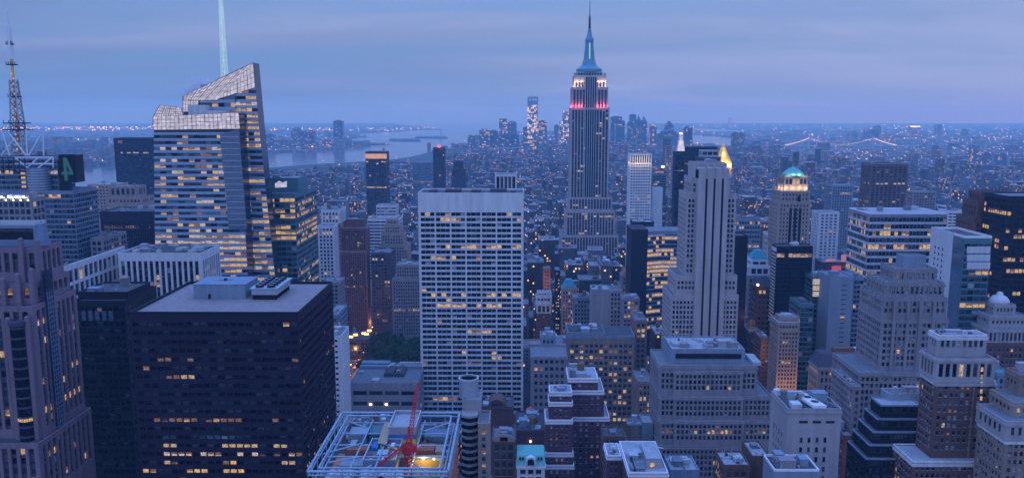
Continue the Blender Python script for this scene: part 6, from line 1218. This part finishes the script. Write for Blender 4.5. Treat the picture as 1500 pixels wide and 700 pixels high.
# distant bridge tower on the horizon and the little statue on its island
bl = (at(1069, 178, 17000)[0], 17000, 0); r0 = bpy.data.objects.new('bridge_tower', None); COL.objects.link(r0); r0.location = bl; tag(r0, 'faint grey bridge tower on the horizon above the golden pyramid roof', 'bridge')
mb = MB()
for s in (-22, 22): mb.box(bl[0] + s - 8, bl[0] + s + 8, 16990, 17010, 0, 208)
mb.box(bl[0] - 22, bl[0] + 22, 16992, 17008, 190, 205); mb.build('leg', 'steel', r0, bl)
X, Y = gnd(646, 202); st = bpy.data.objects.new('statue', None); COL.objects.link(st); st.location = (X, Y, 12); tag(st, 'tiny robed statue raising an arm on a tall pedestal on its island in the bay', 'statue')
mb = MB(); mb.lathe(X, Y, [(26, 12), (24, 20), (13, 22), (10, 56)], 4, 0, math.pi / 4); mb.build('pedestal', 'limestone', st, (X, Y, 12))
mb = MB(); mb.lathe(X, Y, [(6.5, 56), (5.5, 72), (4.2, 84), (2.2, 88), (2.6, 92), (1, 97)], 10); mb.tube((X + 3, Y, 84), (X + 7, Y, 102), 1.3, .9); mb.tube((X + 7, Y, 101), (X + 7.2, Y, 106), 1.6, .4); mb.tube((X - 3, Y - 2, 82), (X - 4.5, Y - 3.5, 73), 1.4); mb.build('figure', 'copper', st, (X, Y, 12))
# ================================================================== park trees
def leafmat():
    m, t = newmat('leaf'); p = N(t, 'ShaderNodeNewGeometry').outputs['Position']
    n_ = N(t, 'ShaderNodeTexNoise', {'Vector': p, 'Scale': .35, 'Detail': 4.0}).outputs[0]
    c = RAMP(t, n_, [(.3, (.025, .05, .015)), (.55, (.05, .1, .03)), (.75, (.09, .14, .045))])
    rn = N(t, 'ShaderNodeObjectInfo').outputs['Random']; tn = RAMP(t, rn, [(0, (.55, .6, .5)), (.5, (1, 1, 1)), (1, (1.7, 1.45, .9))]); c = MIX(t, 1.0, c, tn, 'MULTIPLY')
    bs = N(t, 'ShaderNodeBsdfPrincipled', {'Base Color': c, 'Roughness': .8, 'Specular IOR Level': .2}); M['leaf'] = finish(m, t, bs.outputs[0])
leafmat()
protos = []
for v in range(4):
    rg = random.Random(50 + v); mb = MB(); tr = MB(); H = 15 + v * 1.2
    tr.tube((0, 0, 0), (.2, .1, H * .45), .45, .3, 7)
    cl_ = []
    for k in range(7):
        th = k * .9 + rg.random(); r = rg.uniform(1.5, 4.2); z = H * rg.uniform(.5, .88); e = (r * math.cos(th), r * math.sin(th), z); tr.tube((.2, .1, H * (.3 + .02 * k)), e, .2, .06, 5); cl_.append((e, rg.uniform(1.6, 2.6)))
    cl_.append(((0, 0, H * .92), 2.0))
    for e, rr in cl_:
        for q in range(130):
            d = Vector((rg.gauss(0, 1), rg.gauss(0, 1), rg.gauss(0, .8))).normalized() * rr * (rg.random() ** .4); o = Vector(e) + d
            a = Vector((rg.gauss(0, 1), rg.gauss(0, 1), rg.gauss(0, 1))).normalized() * rg.uniform(.45, .9); c = a.cross(Vector((rg.gauss(0, 1), rg.gauss(0, 1), rg.gauss(0, 1)))).normalized() * rg.uniform(.4, .75)
            mb.quad([o - a, o + c, o + a, o - c])
    def me_of(m_, nm, mat):
        me = bpy.data.meshes.new(nm); me.from_pydata(m_.v, [], m_.f); me.materials.append(M[mat]); me.update(); return me
    protos.append((me_of(tr, 'trunk', 'bark'), me_of(mb, 'crown', 'leaf')))
TR = random.Random(5); spots = []
px_, py_ = [], []
x_l, yb_ = gnd(549, 527, 8); _, yt_ = gnd(549, 495, 8)
while len(spots) < 118:
    y = TR.uniform(yb_ - 30, yt_ + 6); xl = gnd(546, 500)[0] + 4 ; x = TR.uniform(-163, -64)
    if all((x - a) ** 2 + (y - c) ** 2 > 17 for a, c in spots): spots.append((x, y))
for i, (x, y) in enumerate(spots):
    t = bpy.data.objects.new('park_tree', None); COL.objects.link(t); t.location = (x, y, 0); s = TR.uniform(.75, 1.1); t.scale = (s, s, s * TR.uniform(.9, 1.1)); t.rotation_euler = (0, 0, TR.uniform(0, 6))
    tag(t, 'leafy dark green tree in the dense park grove beside the avenue', 'tree', 'trees of the park grove')
    for nm, me in zip(('trunk', 'crown'), protos[i % 4]): o = bpy.data.objects.new(nm, me); COL.objects.link(o); o.parent = t
sheet('park_lawn', [(-160, 770), (-60, 770), (-60, yt_ + 14), (-160, yt_ + 14)], .02, 'earth')
# ================================================================== traffic on the avenue beside the park
def car_mesh(mk, toward):
    mb = MB(); mb.box(-.9, .9, -2.2, 2.2, .35, .95, 0); b0 = len(mb.v)
    mb.prism([(-.85, .95), (.85, .95), (.7, 1.5), (-.7, 1.5)], -1.2, 1.3, 1)
    for sx in (-.9, .78):
        for sy in (-1.4, 1.4): mb.tube((sx, sy, .33), (sx + .12, sy, .33), .33, n=8, mi=2)
    for sx in (-.6, .6):
        mb.box(sx - .4, sx + .4, -2.5, -2.21, .4, 1.1, 3 if toward else 4)
    me = bpy.data.meshes.new('car'); me.from_pydata(mb.v, [], mb.f)
    for k in (mk, 'glass_dark', 'rubber', 'lamp_white', 'lamp_red'): me.materials.append(M[k])
    me.polygons.foreach_set('material_index', mb.m); me.update(); return me
CM = {(mk, tw_): car_mesh(mk, tw_) for mk in ('dark_metal', 'white_paint', 'yellow_board') for tw_ in (0, 1)}
k = 0
while k < 44:
    y = TR.uniform(770, 1120); px = proj(-175, y, 0)
    lane = TR.choice([-5.2, -1.8, 1.8, 5.2]); tw_ = int(lane < 0)
    o = bpy.data.objects.new('parked_car' if False else 'car', CM[(TR.choice(['dark_metal', 'white_paint', 'yellow_board']), tw_)]); COL.objects.link(o); o.location = (-175 + lane, y, .012)
    tag(o, 'small car with white headlights in the avenue traffic by the park' if tw_ else 'small car with red tail lamps in the avenue traffic by the park', 'car', 'oncoming cars on the avenue' if tw_ else 'receding cars on the avenue'); k += 1
LP = MB(); lp0 = None
for i in range(22):
    y = 770 + 26 * (i // 2); x = -175 + (10.5 if i % 2 else -10.5)
    r0 = bpy.data.objects.new('street_lamp', None); COL.objects.link(r0); r0.location = (x, y, .15); tag(r0, 'lit street lamp on the avenue pavement beside the park', 'street lamp', 'street lamps of the avenue')
    if lp0 is None:
        mb = MB(); mb.tube((0, 0, 0), (0, 0, 8), .12, .08, 6); mb.tube((0, 0, 8), (1.6, 0, 8.4), .07, n=5)
        pm = bpy.data.meshes.new('pole'); pm.from_pydata(mb.v, [], mb.f); pm.materials.append(M['dark_metal'])
        mb = MB(); mb.box(1.1, 2.2, -.4, .4, 8.1, 8.35); hm = bpy.data.meshes.new('lamp_head'); hm.from_pydata(mb.v, [], mb.f); hm.materials.append(M['lamp_orange']); lp0 = (pm, hm)
    for me in lp0: o = bpy.data.objects.new(me.name.split('.')[0], me); COL.objects.link(o); o.parent = r0; o.rotation_euler = (0, 0, math.pi if i % 2 else 0)
for y in (800, 850, 905, 960): lamp(-175, y, 12, (1, .5, .2), 9000, 2)
for px, py, D, w in ((1152, 576, 548, 3000), (1186, 574, 545, 2500), (1098, 470, 640, 1500), (1120, 520, 590, 2000), (1262, 500, 660, 2500), (782, 470, 820, 2500), (832, 470, 820, 2500), (560, 430, 930, 2000), (1245, 690, 385, 1200), (900, 445, 850, 2500)):
    X, Z = at(px, py, D); lamp(X, D, max(8, Z), (1, .5, .24), w, 1.5)
# ================================================================== finish every hand-made building
for B in BLDS: B.done()
# ================================================================== the rest of the city
class Occ:      # what is already covered in the picture, at half resolution
    def __init__(s): s.a = [[0] * 750 for _ in range(350)]
CR = random.Random(77); cand = []
import bisect
def inpoly(x, y, P):
    c = False; n = len(P); j = n - 1
    for i in range(n):
        if (P[i][1] > y) != (P[j][1] > y) and x < (P[j][0] - P[i][0]) * (y - P[i][1]) / (P[j][1] - P[i][1]) + P[i][0]: c = not c
        j = i
    return c
WATER = [px_poly(HUD, 0), px_poly([(900, 197), (960, 196.5), (1015, 202), (1015, 212), (1075, 213), (1078, 204), (1060, 201), (1010, 197), (960, 190), (940, 187), (900, 189)], 0), px_poly([(1010, 192), (1060, 194), (1110, 193.5), (1060, 190), (1010, 188)], 0)]
RES = [(511, 614, 1010, 527), (541, 614, 1120, 478), (520, 552, 1120, 470), (520, 552, 855, 530),
       (90, 170, 4000, 272), (385, 456, 5000, 246), (454, 566, 5000, 241), (562, 640, 5600, 234), (636, 700, 5600, 222), (1000, 1080, 7000, 213)]   # and the water in sight   # keep the park and its avenue open
caps = [(h[0], h[1], h[2], h[3]) for h in HEROES] + [(r[0], r[1], r[2], r[3]) for r in RES]
def grid_add(x0, x1, y0, y1, h, tall):
    for f in FOOT:
        if x0 < f[1] + 1.5 and x1 > f[0] - 1.5 and y0 < f[3] + 1.5 and y1 > f[2] - 1.5: return
    if x1 > -166 and x0 < -55 and y0 < 990 and y1 > 755: return
    pl = proj(x0, y0, 10)[0]; pr = proj(x1, y0, 10)[0]; pb2 = proj(x0, y1, 10)[0]; pc = proj(x1, y1, 10)[0]
    pl, pr = min(pl, pb2), max(pr, pc)
    if pr < -60 or pl > 1560: return
    for c in caps:
        if y0 < c[2] and pl < c[1] - .4 and pr > c[0] + .4:
            zc = at((c[0] + c[1]) / 2, c[3] + 1.0, y1)[1]; zc2 = at((c[0] + c[1]) / 2, c[3] + 1.0, y0)[1]; h = min(h, zc - 5, zc2 - 5)
    if h < 6: return
    cx_, cy2 = (x0 + x1) / 2, (y0 + y1) / 2
    for P in WATER:
        if inpoly(cx_, cy2, P) or inpoly(x0, y1, P) or inpoly(x1, y0, P) or inpoly(x1, y1, P) or inpoly(x0, y0, P): return
    cand.append([x0, x1, y0, y1, h, pl, pr])
ys = 210.0
while ys < 2900:
    near = ys < 1400
    for i in range(len(AVE) - 1):
        xa, xb = AVE[i] + 13, AVE[i + 1] - 13
        if proj(xb, ys, 0)[0] < -80 or proj(xa, ys, 0)[0] > 1580: continue
        for row in (0, 1):
            x = xa
            while x < xb - 8:
                w = min(CR.uniform(9, 30) if near else CR.choice([CR.uniform(8, 16), CR.uniform(11, 28), CR.uniform(16, 36)]), xb - x)
                d = CR.uniform(26, 31); y0 = ys + 7 + row * 33 + (0 if row else 31 - d)
                if ys < 1300: h = CR.choice([CR.uniform(24, 60), CR.uniform(40, 95), CR.uniform(30, 70)])
                else: h = CR.choice([CR.uniform(13, 24), CR.uniform(18, 44), CR.uniform(26, 62)]) + (CR.random() < .1) * CR.uniform(10, 45)
                grid_add(x, x + w - CR.choice([.3, .3, 2]), y0, y0 + d, h, 0); x += w
    ys += 80
ys = 2900.0
while ys < 13000:
    sp = 44 + (ys - 2900) * .010; x = -.66 * ys - 100
    while x < .66 * ys + 100:
        w = CR.uniform(.3, 1.0) * sp; brook = (x > .28 * ys + 200 and ys > 3600) or ys > 7000
        h = CR.uniform(8, 18) if brook else CR.choice([CR.uniform(12, 24), CR.uniform(16, 36), CR.uniform(30, 70)])
        if CR.random() < (.025 if brook else .09): h += CR.uniform(15, 60)
        if ys > 6500: h = min(h, 40)
        if CR.random() < .86: grid_add(x, x + w, ys + CR.uniform(0, 12), ys + sp * CR.uniform(.5, .85), h, 0)
        x += w + CR.uniform(2, 14)
    ys += sp
# which of them show largest: paint front to back over the hand-made buildings
import numpy as np
occ = np.zeros((350, 750), bool)
boxes = []
for (pl, pr, D, pb, root, ref) in HEROES: boxes.append((D, pl, pr, None, pb, root))
hz_ = {}
def top_of(root): 
    if root.name not in hz_:
        zs = [c.location.z + max((v[2] for v in c.bound_box), default=0) for c in root.children if c.type == 'MESH']
        hz_[root.name] = max(zs) if zs else 50
    return hz_[root.name]
items = [(h[2], 'h', h) for h in HEROES] + [(c[2], 'c', c) for c in cand]
items.sort(key=lambda t: t[0]); vis = {}
for Y, ty, q in items:
    if ty == 'h': pl, pr, pt, pb_ = q[0], q[1], proj(0, Y, top_of(q[4]))[1], 700
    else: pl, pr = q[5], q[6]; pt = proj((q[0] + q[1]) / 2, q[3], q[4])[1]; pb_ = proj((q[0] + q[1]) / 2, q[2], 0)[1]
    a, c, u, v = max(0, int(pl / 2)), min(750, int(pr / 2) + 1), max(0, int(pt / 2)), min(350, int(pb_ / 2) + 1)
    if a >= c or u >= v: continue
    s = occ[u:v, a:c]; n_ = s.size - int(s.sum())
    if ty == 'c': vis[id(q)] = n_
    s[:] = True
cand.sort(key=lambda q: -vis.get(id(q), 0))
IND = [q for q in cand if vis.get(id(q), 0) > 6][:235]; REST = [q for q in cand[len(IND):]]
# labels: each individual is tied to the landmark it shows beside
REFS = [h for h in HEROES if h[5]]
TONE = {'fac_tan': 'tan', 'fac_brick': 'brick-red', 'fac_grey': 'grey', 'fac_pale': 'pale', 'fac_brown': 'brown', 'fac_glass': 'glassy', 'fac_dark': 'blackish', 'fac_lime': 'beige'}
ordn = ['', 'second ', 'third ', 'fourth ', 'fifth ', 'sixth ', 'seventh ', 'eighth ', 'ninth ', 'tenth ', 'eleventh ', 'twelfth ', 'thirteenth ', 'fourteenth ', 'fifteenth ', 'sixteenth ', 'seventeenth ', 'eighteenth ', 'nineteenth ', 'twentieth '] + ['%dth ' % k for k in range(21, 60)]
grp = {}
for q in IND:
    pcx = (q[5] + q[6]) / 2; pcy = proj((q[0] + q[1]) / 2, q[2], q[4])[1]
    best = None
    for h in REFS:
        hc = (h[0] + h[1]) / 2; hy = h[3]
        dx = 0 if h[0] - 2 <= pcx <= h[1] + 2 else min(abs(pcx - h[0]), abs(pcx - h[1])); dy = abs(pcy - hy) * .6 if not (proj(0, h[2], top_of(h[4]))[1] < pcy < hy) else 0
        sc_ = math.hypot(dx, dy) + abs(math.log(q[2] / h[2])) * 25
        if dx == 0 and pcy < hy - 6: sc_ += 60
        if best is None or sc_ < best[0]: best = (sc_, h, 'left of' if pcx < h[0] - 2 else ('right of' if pcx > h[1] + 2 else ('at the foot of' if q[2] < h[2] else 'behind')), dx + dy)
    _, h, dr, dd = best
    q.append(('fac_brick' if CR.random() < .16 else CR.choice(FACS)))
    tone = TONE[q[7]]; tank = q[2] < 1500 and (q[1] - q[0]) > 12 and CR.random() < .4; hgt = 'low' if q[4] < 28 else ('tall' if q[4] > 62 else 'mid-height')
    if dr[-2:] == 'of' and dr[0] in 'lr': dr = ('just ' if dd < 14 else ('well ' if dd > 48 else '')) + dr
    q += [tank, hgt, tone, dr, h[5], dd]
    grp.setdefault((tone, hgt, tank and len(h[5].split()) + len(dr.split()) < 9, dr, h[5]), []).append(q)
for k, L in grp.items():
    L.sort(key=lambda q: q[13])
    for i, q in enumerate(L):
        tone, hgt, tank, dr, ref = k
        q.append(('nearest ' if i == 0 and len(L) > 1 else ordn[i] + ('nearest ' if i else '')) + '%s %s building%s %s %s' % (hgt, tone, ' with roof tank' if tank else '', dr, ref))
NB = 0
for q in IND:
    x0, x1, y0, y1, h, pl, pr, fm, tank = q[:9]; lab = q[14]
    B = Bld('city_building', lab, 'building', x0, x1, y0, y1, 'ordinary buildings of the city carpet'); FOOT.pop()
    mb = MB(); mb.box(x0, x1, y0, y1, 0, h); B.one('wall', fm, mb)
    rm = CR.choice(['roof_pale', 'roof_grey', 'roof_grey', 'roof_dark', 'blue_grey']); mb = MB(); mb.box(x0 + .4, x1 - .4, y0 + .4, y1 - .4, h, h + .1); B.one('roof', rm, mb)
    mb = MB()
    for a in ((x0 - .1, x1 + .1, y0 - .1, y0 + .4), (x0 - .1, x1 + .1, y1 - .4, y1 + .1), (x0 - .1, x0 + .4, y0 + .4, y1 - .4), (x1 - .4, x1 + .1, y0 + .4, y1 - .4)): mb.box(*a, h - .3, h + 1.0)
    B.one('parapet', CR.choice(['limestone', 'pale_panel', 'brown_brick', 'grey_stone', 'concrete']), mb)
    w, d = x1 - x0, y1 - y0
    for k in range(CR.choice([1, 2, 3])):
        bw, bd = w * CR.uniform(.12, .4), d * CR.uniform(.12, .35); bx_ = x0 + 1 + CR.random() * (w - bw - 2); by_ = y0 + 1 + CR.random() * (d - bd - 2); mb = MB(); mb.box(bx_, bx_ + bw, by_, by_ + bd, h + .1, h + CR.uniform(2.2, 5.5)); B.one('bulkhead', CR.choice(['grey_stone', 'brown_brick', 'pale_panel', 'blue_grey', 'limestone']), mb)
    if tank: water_tank(B, CR.uniform(x0 + 4, x1 - 4), CR.uniform(y0 + 4, y1 - 4), h + .1, 1.1)
mats = FACS + ['roof_pale', 'roof_grey', 'roof_dark', 'blue_grey']
mb = MB()
for q in REST:
    x0, x1, y0, y1, h = q[:5]; rm = CR.choice([8, 9, 10, 10, 10, 10, 11, 11]); fm = CR.randrange(8)
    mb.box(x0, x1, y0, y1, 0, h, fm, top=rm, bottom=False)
    if y0 < 5000:
        w, d = x1 - x0, y1 - y0
        for k in range(CR.choice([1, 2, 2])): bw, bd = w * CR.uniform(.1, .4), d * CR.uniform(.1, .35); bx_ = x0 + 1 + CR.random() * (w - bw - 2); by_ = y0 + 1 + CR.random() * (d - bd - 2); mb.box(bx_, bx_ + bw, by_, by_ + bd, h, h + CR.uniform(2, 5), CR.randrange(8), top=CR.choice([8, 9, 10]), bottom=False)
o = mb.build('city_blocks', mats); tag(o, 'dense mass of small city buildings filling the distance', 'buildings', kind='stuff')
# far town lamps: street lamps and floodlights, uncountable
LG = random.Random(9)
def onland(x, y): return not any(inpoly(x, y, P) for P in WATER)
def oct_(mb, x, y, z, r, mi):
    b_ = len(mb.v); mb.v += [(x - r, y, z), (x, y - r, z), (x + r, y, z), (x, y + r, z), (x, y, z - r), (x, y, z + r)]
    for i in range(4): j = (i + 1) % 4; mb.f += [(b_ + i, b_ + j, b_ + 5), (b_ + j, b_ + i, b_ + 4)]; mb.m += [mi, mi]
mb = MB(); n_ = 0
def scatter(n, pxr, pyr, zr, rr, w=(6, 3, 1, .5)):
    for _ in range(n):
        px, py = LG.uniform(*pxr), LG.uniform(*pyr); x, y = gnd(px, py, 0)
        if y > 24000 or not onland(x, y): continue
        oct_(mb, x, y, LG.uniform(*zr), LG.uniform(*rr) * y / 1200 * 1.05, LG.choices([0, 1, 2, 3], w)[0])
scatter(260, (0, 250), (187, 193), (10, 30), (.28, .62)); scatter(220, (60, 240), (205, 243), (8, 25), (.25, .6)); scatter(170, (380, 700), (188.5, 194), (10, 30), (.28, .6)); scatter(120, (380, 580), (200, 224), (8, 20), (.25, .55))
scatter(380, (1000, 1500), (184, 205), (10, 30), (.24, .52)); scatter(620, (1000, 1500), (205, 262), (15, 30), (.22, .46)); scatter(300, (390, 1000), (225, 300), (15, 40), (.2, .42)); scatter(240, (680, 1020), (196, 240), (15, 60), (.22, .5)); scatter(160, (760, 1130), (290, 400), (12, 40), (.2, .4))
tag(mb.build('town_lamps', ['town_warm', 'town_white', 'lamp_orange', 'lamp_red']), 'countless warm town lamps scattered over the far districts', 'lamps', kind='stuff')
# ================================================================== the blue evening air
m, t = newmat('haze'); v = N(t, 'ShaderNodeVolumePrincipled', {'Color': (.28, .63, .9, 1), 'Absorption Color': (1, 1, .25, 1), 'Density': HAZE_DENSITY, 'Anisotropy': 0.0}); N(t, 'ShaderNodeOutputMaterial', {'Volume': v.outputs[0]}); M['haze'] = m
try: m.cycles.homogeneous_volume = True
except Exception: pass
mb = MB(); mb.box(-26000, 26000, -700, 25500, -1.2, 460); tag(mb.build('haze', 'haze'), 'thin blue evening haze lying over the whole city', 'haze', kind='stuff')
